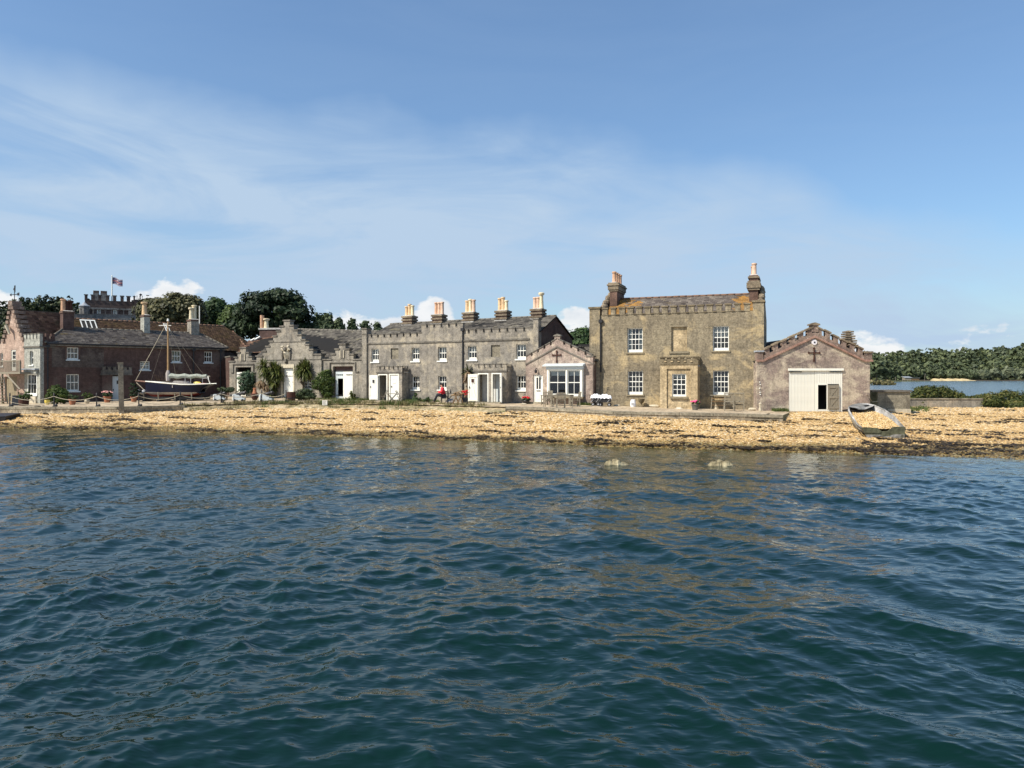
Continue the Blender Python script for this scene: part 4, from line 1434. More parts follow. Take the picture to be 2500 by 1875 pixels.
roof_plane(T_, MT['slate'], (u0 + .1, vB + .1, wEb - .05), (u0 + .1, .1, wEv - .05), (hipL, vR - .01, wRi - .12), (hipL, vR + .01, wRi - .12), seed=13)
ridge(T_, (hipL, vR, wRi - .1), (uEnd + .05, vR, wRi + .02), .08, MT['terrace_trim'])
chs = [(c4, 552, 672, 420, 505, [('pot_buff', .80), ('pot_buff', .98), ('pot_cream', .86)], 0),
       (c4, 885, 1008, 405, 480, [('pot_orange', 1.0), ('pot_pink', 1.0), ('pot_pink', 1.02)], 0),
       (c4, 1230, 1368, 380, 462, [('pot_buff', .95), ('pot_cream', 1.06), ('pot_pink', 1.0)], 0),
       (c5, 400, 540, 360, 440, [('pot_buff', .98), ('pot_buff', 1.05), ('pot_cream', .78)], 0),
       (c5, 798, 935, 340, 420, [('pot_pink', .88), ('pot_pink', .90), ('pot_cream', 1.22)], 0)]
for (cv, xa_, xb_, yt, yb, pots_, k) in chs:
    ua, ub = FT.u(cv(xa_, 0)[0], vR - .45), FT.u(cv(xb_, 0)[0], vR - .45)
    wt = FT.w(cv((xa_ + xb_) / 2, 0)[0], cv(0, yt)[1], vR - .45)
    wb = FT.w(cv((xa_ + xb_) / 2, 0)[0], cv(0, yb + 22)[1], vR - .45)
    ch = stack(T_, ua + .07, ub - .07, vR - .4, vR + .35, wRi - .4, wt, MT['chimney'], MT['chimney_stone'],
               bands=((.66, .52, .07), (.40, .26, .07), (.15, 0, .07)),
               pots=[((.19 + .31 * i), .5, h_ * .98, .15 if h_ < 1.1 else .17, MT[m_], 0 if h_ < 1.1 else 1) for i, (m_, h_) in enumerate(pots_)])
    fl = MB().box(ua + .02, ub - .02, vR - .5, vR + .45, wb - .25, wt - .72)
    fl.build('flashing', MT['flaunch'], ch)
    if k: pass


# porches of the terrace
def terrace_porch(cv, xl, xr, ymt, ymb, dv, openings_, side_n=2):
    p0, p1 = FT.u(cv(xl, 0)[0], -dv), FT.u(cv(xr, 0)[0], -dv)
    mid = cv((xl + xr) / 2, 0)[0]
    wt, wb = FT.w(mid, cv(0, ymt)[1], -dv), FT.w(mid, cv(0, ymb)[1], -dv)
    ops_ = []
    for (a, b, yt, yb) in openings_:
        ops_.append(opening(FT, cv, a, b, yt, yb, -dv))
    e = bpy.data.objects.new('porch', None); COL.objects.link(e); e.parent = T_
    wall(e, MT['terrace'], p0, p1, -.3, wb, [(o_[0], o_[1], o_[2], o_[3]) for o_ in ops_], v0=-dv, th=.18)
    for x in (p0, p1 - .18): box('wall', MT['terrace'], e, x + .001, x + .179, -dv + .182, -.003, -.3, wb)
    box('roof', MT['lead'], e, p0 + .02, p1 - .02, -dv + .02, -.004, wb - .08, wb + .03)
    box('band', MT['terrace_trim'], e, p0 - .05, p1 + .05, -dv - .05, -dv + .16, wb - .04, wb + .05)
    box('parapet', MT['terrace'], e, p0, p1, -dv - .005, -dv + .15, wb + .051, wt - .28)
    box('parapet', MT['terrace'], e, p1 - .16, p1, -dv + .152, -.004, wb + .051, wt - .28)
    merlons(e, crenel_spans(p0, p1, 5, .16), wt - .28, wt, -dv - .005, -dv + .15, MT['terrace'], MT['terrace_trim'], cap=.05, over=.03)
    for k in range(side_n): box('merlon', MT['terrace'], e, p1 - .16, p1 + .01, -dv + .3 + k * .3, -dv + .46 + k * .3, wt - .28, wt)
    return e, p0, p1, ops_


dA = .95
pe, p0, p1, ops_ = terrace_porch(c4, 275, 560, 985, 1058, dA, [(300, 388, 1086, 1370), (424, 518, 1082, 1366)])
oa, ob = ops_
for o_ in ops_:
    mb = MB(); v_ = -dA - .015
    mb.box(o_[0] - .06, o_[0] + .015, v_, -dA + .08, o_[2], o_[3] + .07).box(o_[1] - .015, o_[1] + .06, v_, -dA + .08, o_[2], o_[3] + .07)
    mb.box(o_[0] + .015, o_[1] - .015, v_, -dA + .08, o_[3] - .005, o_[3] + .07)
    mb.build('door_frame', MT['cream'], pe)
box('room_lining', MT['curtain'], pe, oa[0] - .3, oa[1] + .1, -.02, -.006, oa[2], oa[3])
box('step', MT['concrete'], pe, oa[0] - .1, ob[1] + .1, -dA - .3, -dA - .001, -.2, oa[2] + .01)
lw = oa[1] - oa[0]
plank_leaf(pe, 'door', oa[0] - .03, oa[0] + lw * 1.0, oa[2] + .03, oa[3], -dA - .05, .05, MT['white'], 5, brace='two', window_=(0, oa[3] - .62, .2, .26, MT['black']), swing=-177, hinge='l')
plank_leaf(pe, 'door', ob[0] + .02, ob[1] - .02, ob[2] + .02, ob[3] - .01, -dA + .05, .05, MT['white'], 6, brace=None, window_=(0, ob[3] - .6, .22, .25, MT['cream']), hinge='r')
dB = .85
pe, p0, p1, ops_ = terrace_porch(c5, 178, 537, 960, 1043, dB, [(224, 326, 1076, 1388), (378, 474, 1074, 1392)])
oa, ob = ops_
for o_ in ops_:
    mb = MB(); v_ = -dB - .015
    mb.box(o_[0] - .06, o_[0] + .015, v_, -dB + .08, o_[2], o_[3] + .07).box(o_[1] - .015, o_[1] + .06, v_, -dB + .08, o_[2], o_[3] + .07)
    mb.box(o_[0] + .015, o_[1] - .015, v_, -dB + .08, o_[3] - .005, o_[3] + .07)
    mb.build('door_frame', MT['cream'], pe)
box('room_lining', MT['curtain'], pe, oa[0] - .2, oa[1] + .18, -.02, -.006, oa[2], oa[3])
box('room_lining', MT['bluewhite'], pe, ob[0] - .15, ob[1] + .1, -.02, -.006, ob[2], ob[3])
box('step', MT['concrete'], pe, oa[0] - .1, ob[1] + .1, -dB - .3, -dB - .001, -.2, oa[2] + .005)
lw = oa[1] - oa[0]
plank_leaf(pe, 'door', oa[0] - .03, oa[1] - .02, oa[2] + .03, oa[3], -dB - .05, .05, MT['cream'], 6, brace='two', window_=(0, oa[3] - .62, .22, .28, MT['rust']), swing=-172, hinge='l')
plank_leaf(pe, 'door', ob[0] + .03, ob[1] + .02, ob[2] + .02, ob[3], -dB - .05, .05, MT['white'], 5, brace='two', window_=(0, ob[3] - .6, .13, .26, MT['black']), swing=125, hinge='r')

# ------------------------------------------------------------------ gabled cottage with the bay window
vC = -.10
C_ = root('gabled_cottage', 'single-storey pink-grey cottage with a crenellated gable, iron cross and wide white bay window', 'cottage', FT.P(0, vC, 0), FT.a)
cu = lambda px: FT.u(px, vC)
cw = lambda px, py: FT.w(px, py, vC)
cl, cr = cu(1283.5), cu(1447.5)
pa_ = c5(1108, 775); pl = c5(775, 975); pr = c5(1470, 965)
ua, wa = FT.uw(*pa_, vC); ul, wl = FT.uw(*pl, vC); ur, wr = FT.uw(*pr, vC)
wl = wr = (wl + wr) / 2
od = opening(FT, c5, 838, 945, 1082, 1388, vC)
obw = opening(FT, c5, 1022, 1400, 1035, 1312, vC)
hw = min(od[3], wl) + .0
top = wl
wall(C_, MT['cottage'], cl, cr, -.3, top, [(od[0], od[1], od[2], min(od[3], top - .05)), (obw[0], obw[1], obw[2], min(obw[3], top - .06))], th=.25)
mb = MB(); mb.prism([(cl, top + .001), (cr, top + .001), (cr, top + .3), (ua, wa + .18), (cl, top + .3)], .001, .25); mb.build('gable', MT['cottage'], C_)
# raking string and battlements
for (xa_, za, xb_, zb_) in ((cl, wl, ua, wa), (ua, wa, cr, wr)):
    d = Vector((xb_ - xa_, 0, zb_ - za)); n = d.length
    mb = MB(); mb.prism([(xa_, za), (xb_, zb_), (xb_, zb_ + .09), (xa_, za + .09)], -.06, -.001); mb.build('raking_string', MT['terrace_trim'], C_)
    mb = MB(); mb.prism([(xa_, za + .091), (xb_, zb_ + .091), (xb_, zb_ + .40), (xa_, za + .40)], -.012, .24); mb.build('parapet', MT['cottage'], C_)
    k = 5
    sl = (zb_ - za) / (xb_ - xa_)
    for i in range(k):
        t0, t1 = (i + .16) / k, (i + .84) / k
        x0, x1 = xa_ + (xb_ - xa_) * t0, xa_ + (xb_ - xa_) * t1
        z0, z1 = za + (zb_ - za) * t0 + .401, za + (zb_ - za) * t1 + .401
        mb = MB(); mb.prism([(x0, z0), (x1, z1), (x1, z1 + .2), (x0, z0 + .2)], -.012, .22); m_ = mb.build('merlon', MT['cottage'], C_)
        mb = MB(); mb.prism([(x0 - .04, z0 + .2 - .04 * sl), (x1 + .04, z1 + .2 + .04 * sl), (x1 + .04, z1 + .27 + .04 * sl), (x0 - .04, z0 + .27 - .04 * sl)], -.06, .27)
        mb.build('coping', MT['terrace_trim'], m_)
box('finial_block', MT['cottage'], C_, ua - .2, ua + .2, -.02, .26, wa + .401, wa + .78)
mb = MB(); mb.prism([(ua - .28, wa + .78), (ua + .28, wa + .78), (ua + .26, wa + .84), (ua, wa + .95), (ua - .26, wa + .84)], -.08, .3); mb.build('coping', MT['terrace_trim'], C_)
wq = cw(1444, c5(0, 870)[1])
box('end_block', MT['cottage'], C_, cr - .42, cr + .02, -.05, .4, wr, wq - .06)
box('coping', MT['terrace_trim'], C_, cr - .48, cr + .08, -.1, .45, wq - .06, wq + .02)
# sides and roof of the cottage
dC = 5.5
box('wall', MT['brick_dark'], C_, cr - .25, cr - .002, .252, 1.9, -.3, wl + .2)
wrC = wa + .15
roof_plane(C_, MT['slate'], (cr + .12, .25, wl + .22), (cr + .12, dC, wl + .22), (ua, dC, wrC), (ua, .25, wrC), seed=21)
roof_plane(C_, MT['slate'], (cl - .0, dC, wl + .22), (cl - .0, .25, wl + .22), (ua, .25, wrC), (ua, dC, wrC), seed=22)
ridge(C_, (ua, .3, wrC + .02), (ua, dC, wrC + .02), .09, MT['terrace_trim'])
box('back_gable', MT['cottage'], C_, cl, cr - .4, dC - .2, dC, -.3, wl + .1)
mb = MB(); mb.prism([(cl + .1, wl + .1), (cr - .1, wl + .1), (ua, wrC - .1)], dC - .2, dC); mb.build('back_gable', MT['cottage'], C_)
# half-glazed door
e = bpy.data.objects.new('door', None); COL.objects.link(e); e.parent = C_
mb = MB(); a, b, c, d = od; d = min(d, top - .05)
mb.box(a, a + .09, .08, .16, c, d).box(b - .09, b, .08, .16, c, d).box(a + .09, b - .09, .08, .16, d - .09, d)
mb.build('door_frame', MT['cream'], e)
a += .1; b -= .1; d -= .1
mid = c + (d - c) * .5
mb = MB(); mb.box(a, a + .1, .1, .15, c, d).box(b - .1, b, .1, .15, c, d).box(a + .1, b - .1, .1, .15, d - .1, d).box(a + .1, b - .1, .1, .15, c, mid)
mb.box((a + b) / 2 - .03, (a + b) / 2 + .03, .1, .15, mid, d - .1).box(a + .16, b - .16, .085, .1, c + .15, mid - .3)
mb.build('door_leaf', MT['cream'], e)
for x0, x1 in ((a + .1, (a + b) / 2 - .03), ((a + b) / 2 + .03, b - .1)): link('pane', pane_mesh(x1 - x0, d - .1 - mid), None, e, (x0, .125, mid))
box('letter_plate', MT['black'], e, (a + b) / 2 - .16, (a + b) / 2 + .16, .075, .085, mid - .16, mid - .1)
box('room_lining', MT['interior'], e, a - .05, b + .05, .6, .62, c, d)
box('step', MT['concrete'], C_, od[0] - .25, od[1] + .12, -.45, -.002, -.25, od[2] - .0)
cross_iron(C_, cu(c5(1104, 0)[0]), -.012, cw(c5(1104, 0)[0], c5(0, 938)[1]), cw(c5(1104, 0)[0], c5(0, 820)[1]) - cw(c5(1104, 0)[0], c5(0, 938)[1]), MT['rust'])
# bay window: shallow box with canopy and two wide sashes
e = bpy.data.objects.new('bay_window', None); COL.objects.link(e); e.parent = C_
a, b, c, d = opening(FT, c5, 1010, 1405, 1020, 1325, vC)
mb = MB(); pj = .28
mb.box(a, a + .13, -pj, .05, c, d).box(b - .13, b, -pj, .05, c, d).box(a + .13, b - .13, -pj, .05, d - .08, d).box(a + .13, b - .13, -pj, .05, c, c + .12)
mb.build('casing', MT['cream'], e)
mx_ = cu(c5(1230, 0)[0])
for (x0, x1) in ((a + .14, mx_ - .05), (mx_ + .05, b - .14)):
    window(e, x0, x1, c + .13, d - .09, cols=2, rows=1, v=-pj + .06, fr=.05, bar=.03, sill=False, bottom=.05, name='sash_pair', room=1.9, blind=.22)
box('mullion', MT['cream'], e, mx_ - .05, mx_ + .05, -pj - .01, -pj + .14, c + .12, d - .08)
box('sill', MT['sill'], e, a - .08, b + .08, -pj - .08, -.002, c - .12, c)
a2, b2, c2, d2 = opening(FT, c5, 985, 1410, 985, 1020, vC)
box('fascia', MT['bluewhite'], e, a - .06, b + .06, -pj - .04, -.002, d + .002, d + .2)
cn = MB(); a3, b3 = cu(c5(975, 0)[0]), cu(c5(1425, 0)[0])
cn.add([(a3, -.5, d + .2), (b3, -.5, d + .2), (b3, -.001, d + .24), (a3, -.001, d + .24), (a3, -.5, d + .29), (b3, -.5, d + .29), (b3, -.001, d + .4), (a3, -.001, d + .4)],
       [(0, 3, 2, 1), (4, 5, 6, 7), (0, 1, 5, 4), (1, 2, 6, 5), (2, 3, 7, 6), (3, 0, 4, 7)])
cn.build('canopy', MT['bluewhite'], e)
wl_ = cw(1311, c5(0, 1030)[1])
mb = MB(); x = cu(c5(882, 0)[0]); mb.tube([(x, -.01, wl_ + .1), (x, -.2, wl_ + .14), (x, -.22, wl_)], .025, 6).lathe((x, -.22, wl_ - .22), [(.04, 0), (.1, .06), (.1, .2), (.02, .28)], 8)
mb.build('wall_lamp', MT['black'], C_)

# low link roof behind the cottage
K_ = root('link_building', 'low slate-roofed link between the terrace and the ochre house', 'building', FT.P(0, 0, 0), FT.a)
kz = FT.w(1420, 848, 4.6)
roof_plane(K_, MT['slate'], (uEnd + .02, 2.2, kz - 1.0), (uEnd + 4.6, 2.2, kz - 1.0), (uEnd + 4.6, 5.2, kz + .1), (uEnd + .02, 5.2, kz + .1), seed=31)
box('wall', MT['brick_dark'], K_, uEnd + .02, uEnd + 4.5, 2.3, 2.5, -.3, kz - 1.05)
box('ridge_beam', MT['black'], K_, uEnd + .02, uEnd + 4.6, 5.1, 5.3, kz + .1, kz + .25)
box('wall', MT['brick_dark'], K_, uEnd + .02, uEnd + 4.5, 5.3, 5.5, -.3, kz)
# ------------------------------------------------------------------ the workshop with the big stepped gable
vS = -.02
S_ = root('stepped_gable_workshop', 'grey stone workshop with a tall stepped gable, carved crest and white doors', 'workshop', FT.P(0, 0, 0), FT.a)
su = lambda x: FT.u(c3(x, 0)[0], vS)
sw = lambda x, y: FT.w(c3(x, 0)[0], c3(0, y)[1], vS)
sl0, sl1, sc0, sc1, sr1 = su(90), su(410), su(410), su(1140), su(1585)
o_mid = opening(FT, c3, 704, 826, 1010, 1330, vS)
o_win = opening(FT, c3, 935, 1030, 1105, 1250, vS)
o_left = opening(FT, c3, 160, 335, 997, 1320, vS)
o_right = opening(FT, c3, 1256, 1480, 987, 1362, vS)
wTopL = sw(250, 925); wTopR = sw(1550, 905)
wSide = (wTopL + wTopR) / 2
# centre block stands slightly forward
wCen = sw(1100, 848)
wall(S_, MT['workshop'], sc0, sc1, -.3, wSide, [o_mid, o_win], v0=-.16, th=.34)
wall(S_, MT['workshop'], sl0, sc0 - .002, -.3, wSide, [o_left], v0=0, th=.3)
wall(S_, MT['workshop'], sc1 + .002, sr1, -.3, wSide, [o_right], v0=0, th=.3)


def steps(lst, base_w, v0, v1, nm='gable_step'):
    for (xa_, xb_, y) in lst:
        a, b = su(xa_), su(xb_)
        t_ = sw((xa_ + xb_) / 2, y)
        m_ = box(nm, MT['workshop'], S_, a + .001, b - .001, v0, v1, base_w + .001, t_ - .1)
        box('coping', MT['terrace_trim'], m_, a - .07, b + .07, v0 - .07, v1 + .07, t_ - .1, t_ + .01)


steps([(718, 785, 467), (785, 828, 522), (828, 872, 574), (872, 916, 627), (916, 960, 682), (960, 1003, 737), (1003, 1048, 792), (1048, 1136, 847),
       (680, 718, 532), (640, 680, 587), (600, 640, 642), (560, 600, 700), (520, 560, 757), (480, 520, 812), (410, 480, 867)], wSide, -.16, .32)
steps([(1325, 1395, 730), (1282, 1325, 787), (1240, 1282, 845), (1395, 1440, 787), (1440, 1486, 845), (1142, 1240, 904), (1486, 1585, 904)], wSide - .12, .0, .3)
steps([(213, 275, 772), (182, 213, 826), (150, 182, 880), (275, 307, 826), (307, 343, 872), (90, 150, 926), (343, 408, 918)], wSide - .12, .0, .3)
for (x0, x1, y0, y1) in ((1338, 1385, 808, 895), (222, 270, 850, 925)):
    o_ = opening(FT, c3, x0, x1, y0, y1, vS)
    MB().box(o_[0], o_[1], -.05, -.001, o_[2], o_[3]).build('tablet', MT['terrace_trim'], S_)
    for x in (o_[0], o_[1] - .07): box('shield_rib', MT['stone_pale'], S_, x, x + .07, -.08, -.051, o_[2] + .02, o_[3])
# string courses on the centre block
for (xa_, xb_, y) in ((500, 1138, 913), (560, 1002, 712)):
    box('string_course', MT['terrace_trim'], S_, su(xa_), su(xb_), -.2, -.161, sw(800, y) - .03, sw(800, y) + .03)
# hood moulds over the doorways
for (x0, x1, y0, y1, xo, side_) in ((1222, 1515, 940, 1055, 1585, 1), (135, 370, 958, 1060, 92, 0)):
    o_ = opening(FT, c3, x0, x1, y0, y1, vS)
    mb = MB().box(o_[0], o_[1], -.09, -.001, o_[3] - .07, o_[3]).box(o_[0], o_[0] + .07, -.09, -.001, o_[2], o_[3] - .07).box(o_[1] - .07, o_[1], -.09, -.001, o_[2], o_[3] - .07)
    mb.box(o_[0] - .25, o_[0] - .001, -.088, -.001, o_[2], o_[2] + .07).box(o_[1] + .001, o_[1] + .3, -.088, -.001, o_[2], o_[2] + .07)
    mb.build('hood_mould', MT['terrace_trim'], S_)
    i = (o_[0] + .08, o_[1] - .08)
o_ = opening(FT, c3, 690, 838, 966, 1006, vS)
box('lintel', MT['stone_pale'], S_, o_[0], o_[1], -.22, -.161, o_[2], o_[3])
for x in (o_mid[0] - .14, o_mid[1] + .0): box('jamb', MT['stone_pale'], S_, x, x + .14, -.2, -.161, -.2, o_[2])
# doors
plank_leaf(S_, 'door', o_mid[0] + .02, o_mid[1] - .02, o_mid[2], o_mid[3] - .02, -.02, .06, MT['white'], 6, hinge='l')
box('door_rail', MT['black'], S_, o_mid[0] + .05, o_mid[1] - .05, -.035, -.026, sw(765, 1100), sw(765, 1100) + .04)
window(S_, *o_win, cols=4, rows=2, v=.02, bottom=.1, fr=.05, bar=.03)
# right doorway: dark recess, brick arch over, two leaves, the left one with a dark opening
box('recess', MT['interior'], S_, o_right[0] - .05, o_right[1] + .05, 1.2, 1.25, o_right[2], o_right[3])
ld = sw(1370, 1048)
box('brick_head', MT['brick_dark'], S_, o_right[0] - .02, o_right[1] + .02, .24, .3, ld + .12, ld + .48)
box('door_head', MT['black'], S_, o_right[0], o_right[1], .2, .3, ld, ld + .12)
xm = su(1372)
plank_leaf(S_, 'door', su(1297 - 23), su(1297), o_right[2], ld, .14, .06, MT['bluewhite'], 2, handle=False)
plank_leaf(S_, 'door', su(1358), xm, o_right[2], ld, .14, .06, MT['bluewhite'], 1, handle=False)
box('door_rail', MT['bluewhite'], S_, su(1297) + .003, su(1358) - .003, .14, .2, sw(1328, 1125), ld - .002)
box('door_rail', MT['bluewhite'], S_, su(1297) + .003, su(1358) - .003, .14, .2, o_right[2], o_right[2] + .25)
plank_leaf(S_, 'door', xm + .02, o_right[1] - .0, o_right[2], ld, -.03, .06, MT['cream'], 7, hinge='r', swing=0, handle=False)
strap_hinges(S_, su(1280), xm - .05, .135, [ld - .25, o_right[2] + .35])
strap_hinges(S_, su(1405), o_right[1] - .02, -.035, [ld - .25])
# left doorway
ldl = sw(250, 1053)
box('recess', MT['interior'], S_, o_left[0] - .05, o_left[1] + .05, 1.2, 1.25, o_left[2], o_left[3])
plank_leaf(S_, 'door', o_left[0] + .06, o_left[1] + .1, o_left[2], ldl, .08, .06, MT['cream'], 8, hinge='l')
strap_hinges(S_, o_left[0] + .1, o_left[0] + .9, .075, [ldl - .22])
# carved crest on the gable: a horned mask over a tapering shield between folded wings
e = bpy.data.objects.new('carved_crest', None); COL.objects.link(e); e.parent = S_
cx0, cx1 = su(712), su(792); cz0, cz1 = sw(750, 940), sw(750, 762); cxm = (cx0 + cx1) / 2; H_ = cz1 - cz0
mb = MB(); mb.add([(cxm - .36, -.18, cz0 + H_ * .72), (cxm + .36, -.18, cz0 + H_ * .72), (cxm + .34, -.18, cz0 + H_ * .36), (cxm + .02, -.18, cz0 + H_ * .08), (cxm - .32, -.18, cz0 + H_ * .36),
                   (cxm, -.55, cz0 + H_ * .55)], [(5, 1, 0), (5, 2, 1), (5, 3, 2), (5, 4, 3), (5, 0, 4)])
mb.build('shield', MT['stone_pale'], e)
for s_ in (-1, 1):
    MB().tube([(cxm + s_ * .18, -.25, cz0 + H_ * .7), (cxm + s_ * .42, -.34, cz0 + H_ * .82), (cxm + s_ * .40, -.36, cz0 + H_ * .97), (cxm + s_ * .2, -.34, cz0 + H_ * 1.0)], [.1, .13, .1, .05], 8).build('horn', MT['stone_pale'], e)
    MB().lump((cxm + s_ * .42, -.22, cz0 + H_ * .45), (.1, .1, .42), seed=3 + s_, rough=.2).build('wing', MT['terrace_trim'], e)
MB().lump((cxm, -.36, cz0 + H_ * .80), (.17, .17, .2), seed=9, rough=.2).build('mask', MT['terrace_trim'], e)
MB().lump((cxm - .02, -.26, cz0 + H_ * .05), (.14, .12, .2), seed=5, rough=.2).build('pendant', MT['terrace_trim'], e)
# slate roof running right of the gable
rz0, rz1 = wSide + .0, FT.w(885, 813, 4.6)
rzl = FT.w(723, 802, 4.6)
rg0 = FT.u(723, 4.6) - 1.2
roof_plane(S_, MT['slate'], (rg0, .32, rz0), (sr1 + .02, .32, rz0), (sr1 + .02, 4.6, rz1), (rg0, 4.6, rzl), seed=41)
roof_plane(S_, MT['slate'], (sr1 + .02, 8.8, rz0), (rg0, 8.8, rz0), (rg0, 4.6, rzl), (sr1 + .02, 4.6, rz1), seed=42)
ridge(S_, (rg0, 4.6, rzl), (sr1, 4.6, rz1), .09, MT['terrace_trim'])
side_wall(S_, MT['workshop'], sr1 - .3, .25, [(.3, -.3), (8.8, -.3), (8.8, rz0 - .1), (4.6, rz1 - .1), (.3, rz0 - .05)])
side_wall(S_, MT['brick_dark'], su(410), .25, [(.3, -.3), (8.8, -.3), (8.8, rz0 - .1), (.3, rz0 - .1)])
box('wall', MT['brick_dark'], S_, su(410) + .3, sr1 - .35, 8.5, 8.75, -.3, rz0 - .1)
box('wall', MT['brick_dark'], S_, sl0, su(410), 3.5, 3.7, -.3, wSide - .4)
side_wall(S_, MT['brick_dark'], sl0 + .01, .25, [(.301, -.3), (3.5, -.3), (3.5, wSide - .4), (.301, wSide - .4)])
roof_plane(S_, MT['tile_red'], (sl0, .32, wSide - .45), (sc0, .32, wSide - .45), (sc0, 3.6, wSide - .2), (sl0, 3.6, wSide - .2), seed=43)

# ------------------------------------------------------------------ the long brown brick house in shade on the left
FL = Frame(-37.2, 59.1, 1.1, 44)
c1, c2 = conv(4.367, 0, 660), conv(4.367, 300, 660)
L_H = broot(FL, 'brick_house', 'long brown brick house in shade with a hipped slate roof and white sash windows', 'house')
lE = FL.u(548)
wEL = 6.0 - 1.1
opsL = [opening(FL, c1, 714, 838, 822, 952), opening(FL, c1, 707, 843, 1108, 1288), opening(FL, c2, 183, 288, 970, 1062), opening(FL, c2, 522, 618, 857, 980),
        opening(FL, c2, 868, 953, 867, 985), opening(FL, c1, 1180, 1285, 1130, 1400), opening(FL, c2, 45, 85, 1185, 1230)]
wall(L_H, MT['brick_dark'], 0, lE, -.3, wEL, [opsL[i] for i in (0, 1, 2, 3, 4, 6)], th=.3)
for i in (0, 1, 2, 3, 4, 6):
    window(L_H, *opsL[i], cols=3, rows=1 if i in (0, 1, 3, 4) else 2, v=.1, sill_mat=MT['bluewhite'], mat_=MT['white'], bottom=.12, sashes=2 if i != 6 else 1, fr=.06, bar=.035)
# rendered patch, plinth line
p_ = opening(FL, c1, 520, 1105, 822, 1035)
box('render_panel', MT['brick_limewash'], L_H, p_[0], opsL[0][0] - .12, -.02, -.001, p_[2], p_[3])
box('render_panel', MT['brick_limewash'], L_H, opsL[0][1] + .12, p_[1], -.02, -.001, p_[2], p_[3])
box('render_panel', MT['brick_limewash'], L_H, opsL[0][0] - .119, opsL[0][1] + .119, -.021, -.001, p_[2], opsL[0][2] - .12)
# door in its small battlemented surround
d_ = opsL[5]
box('door_surround', MT['brick_dark'], L_H, d_[0] - .75, d_[0] - .0, -.5, -.001, -.3, d_[3] + .1)
box('door_surround', MT['brick_dark'], L_H, d_[1] + .0, d_[1] + .75, -.5, -.001, -.3, d_[3] + .1)
box('door_surround', MT['terrace_trim'], L_H, d_[0] - .8, d_[1] + .8, -.55, -.001, d_[3] + .101, d_[3] + .22)
box('parapet', MT['terrace_trim'], L_H, d_[0] - .75, d_[1] + .75, -.5, -.001, d_[3] + .221, d_[3] + .5)
merlons(L_H, crenel_spans(d_[0] - .75, d_[1] + .75, 5, .18), d_[3] + .5, d_[3] + .8, -.5, -.35, MT['terrace_trim'], MT['terrace_trim'], cap=.04, over=.03)
plank_leaf(L_H, 'door', d_[0], d_[1], -.1, d_[3], -.3, .06, MT['bluewhite'], 6, window_=(.1, 1.6, .24, .3, MT['black']), hinge='r')
# eaves, gutter, pipes
box('gutter', MT['black'], L_H, -.1, lE + .2, -.32, -.2, wEL - .06, wEL + .04)
box('soffit', MT['terrace_trim'], L_H, 0, lE, -.2, -.001, wEL - .2, wEL - .1)
for px_ in (c1(505, 0)[0], c2(750, 0)[0], c2(1038, 0)[0]): downpipe(L_H, FL.u(px_), -.09, 0, wEL - .35, .06)
vRL, wRL = 3.1, 7.5 - 1.1
hl0, hl1 = FL.u(158, vRL), FL.u(485, vRL)
e0 = -.25
roof_plane(L_H, MT['slate_warm'], (e0, -.3, wEL), (lE + .25, -.3, wEL), (hl1, vRL, wRL), (hl0, vRL, wRL), seed=51, row=.26)
roof_plane(L_H, MT['slate_warm'], (lE + .25, 6.5, wEL), (e0, 6.5, wEL), (hl0, vRL, wRL), (hl1, vRL, wRL), seed=52)
roof_plane(L_H, MT['slate_warm'], (lE + .25, -.3, wEL), (lE + .25, 6.5, wEL), (hl1, vRL + .01, wRL), (hl1, vRL - .01, wRL), seed=53)
roof_plane(L_H, MT['slate_warm'], (e0, 6.5, wEL), (e0, -.3, wEL), (hl0, vRL - .01, wRL), (hl0, vRL + .01, wRL), seed=54)
for a, b in (((hl0, vRL, wRL), (hl1, vRL, wRL)), ((e0, -.3, wEL + .05), (hl0, vRL, wRL + .03)), ((lE + .25, -.3, wEL + .05), (hl1, vRL, wRL + .03))):
    ridge(L_H, a, b, .08, MT['terrace_trim'])
side_wall(L_H, MT['brick_dark'], lE - .3, .299, [(.301, -.3), (6.2, -.3), (6.2, wEL - .1), (.301, wEL - .1)])
side_wall(L_H, MT['brick_dark'], .0, .3, [(.301, -.3), (6.2, -.3), (6.2, wEL - .1), (.301, wEL - .1)])
box('wall', MT['brick_dark'], L_H, .301, lE - .301, 5.9, 6.2, -.3, wEL - .1)


def l_chimney(px_mid_left, px_edge, px_right, ytop, v0, mat_, pots_, dark_top=True):
    """chimney whose lit end (left) and shaded face (right) meet at px_edge"""
    ue = FL.u(px_edge, v0)
    ur_ = FL.u(px_right, v0)
    t_ = FL.w(px_edge, ytop, v0)
    return stack(L_H, ue, ur_, v0, v0 + 1.0, wRL - .9, t_, mat_, MT['chimney'], bands=((.16, 0, .05),), pots=pots_)


l_chimney(150, c1(672, 0)[0], c1(790, 0)[0], c1(0, 432)[1], 2.5, MT['brick_dark'], [(.15, .5, 1.0, .2, MT['pot_orange'], 0), (.5, .5, .85, .18, MT['rust'], 0), (.82, .5, .9, .18, MT['rust'], 1)])
l_chimney(341, c2(226, 0)[0], c2(290, 0)[0], c2(0, 475)[1], 2.6, MT['turret'], [(.25, .35, 1.15, .22, MT['pot_buff'], 1), (.6, .75, .9, .17, MT['pot_orange'], 0)])
l_chimney(460, c2(728, 0)[0], c2(815, 0)[0], c2(0, 522)[1], 2.6, MT['workshop'], [(.2, .4, 1.1, .2, MT['pot_cream'], 1), (.62, .5, 1.35, .22, MT['pot_cream'], 0)])
MB().tube([FL.local(depth_at(487, 747, 66.5)), FL.local(depth_at(487, 790, 66.5))], .04, 6).build('vent_pipe', MT['white'], L_H)
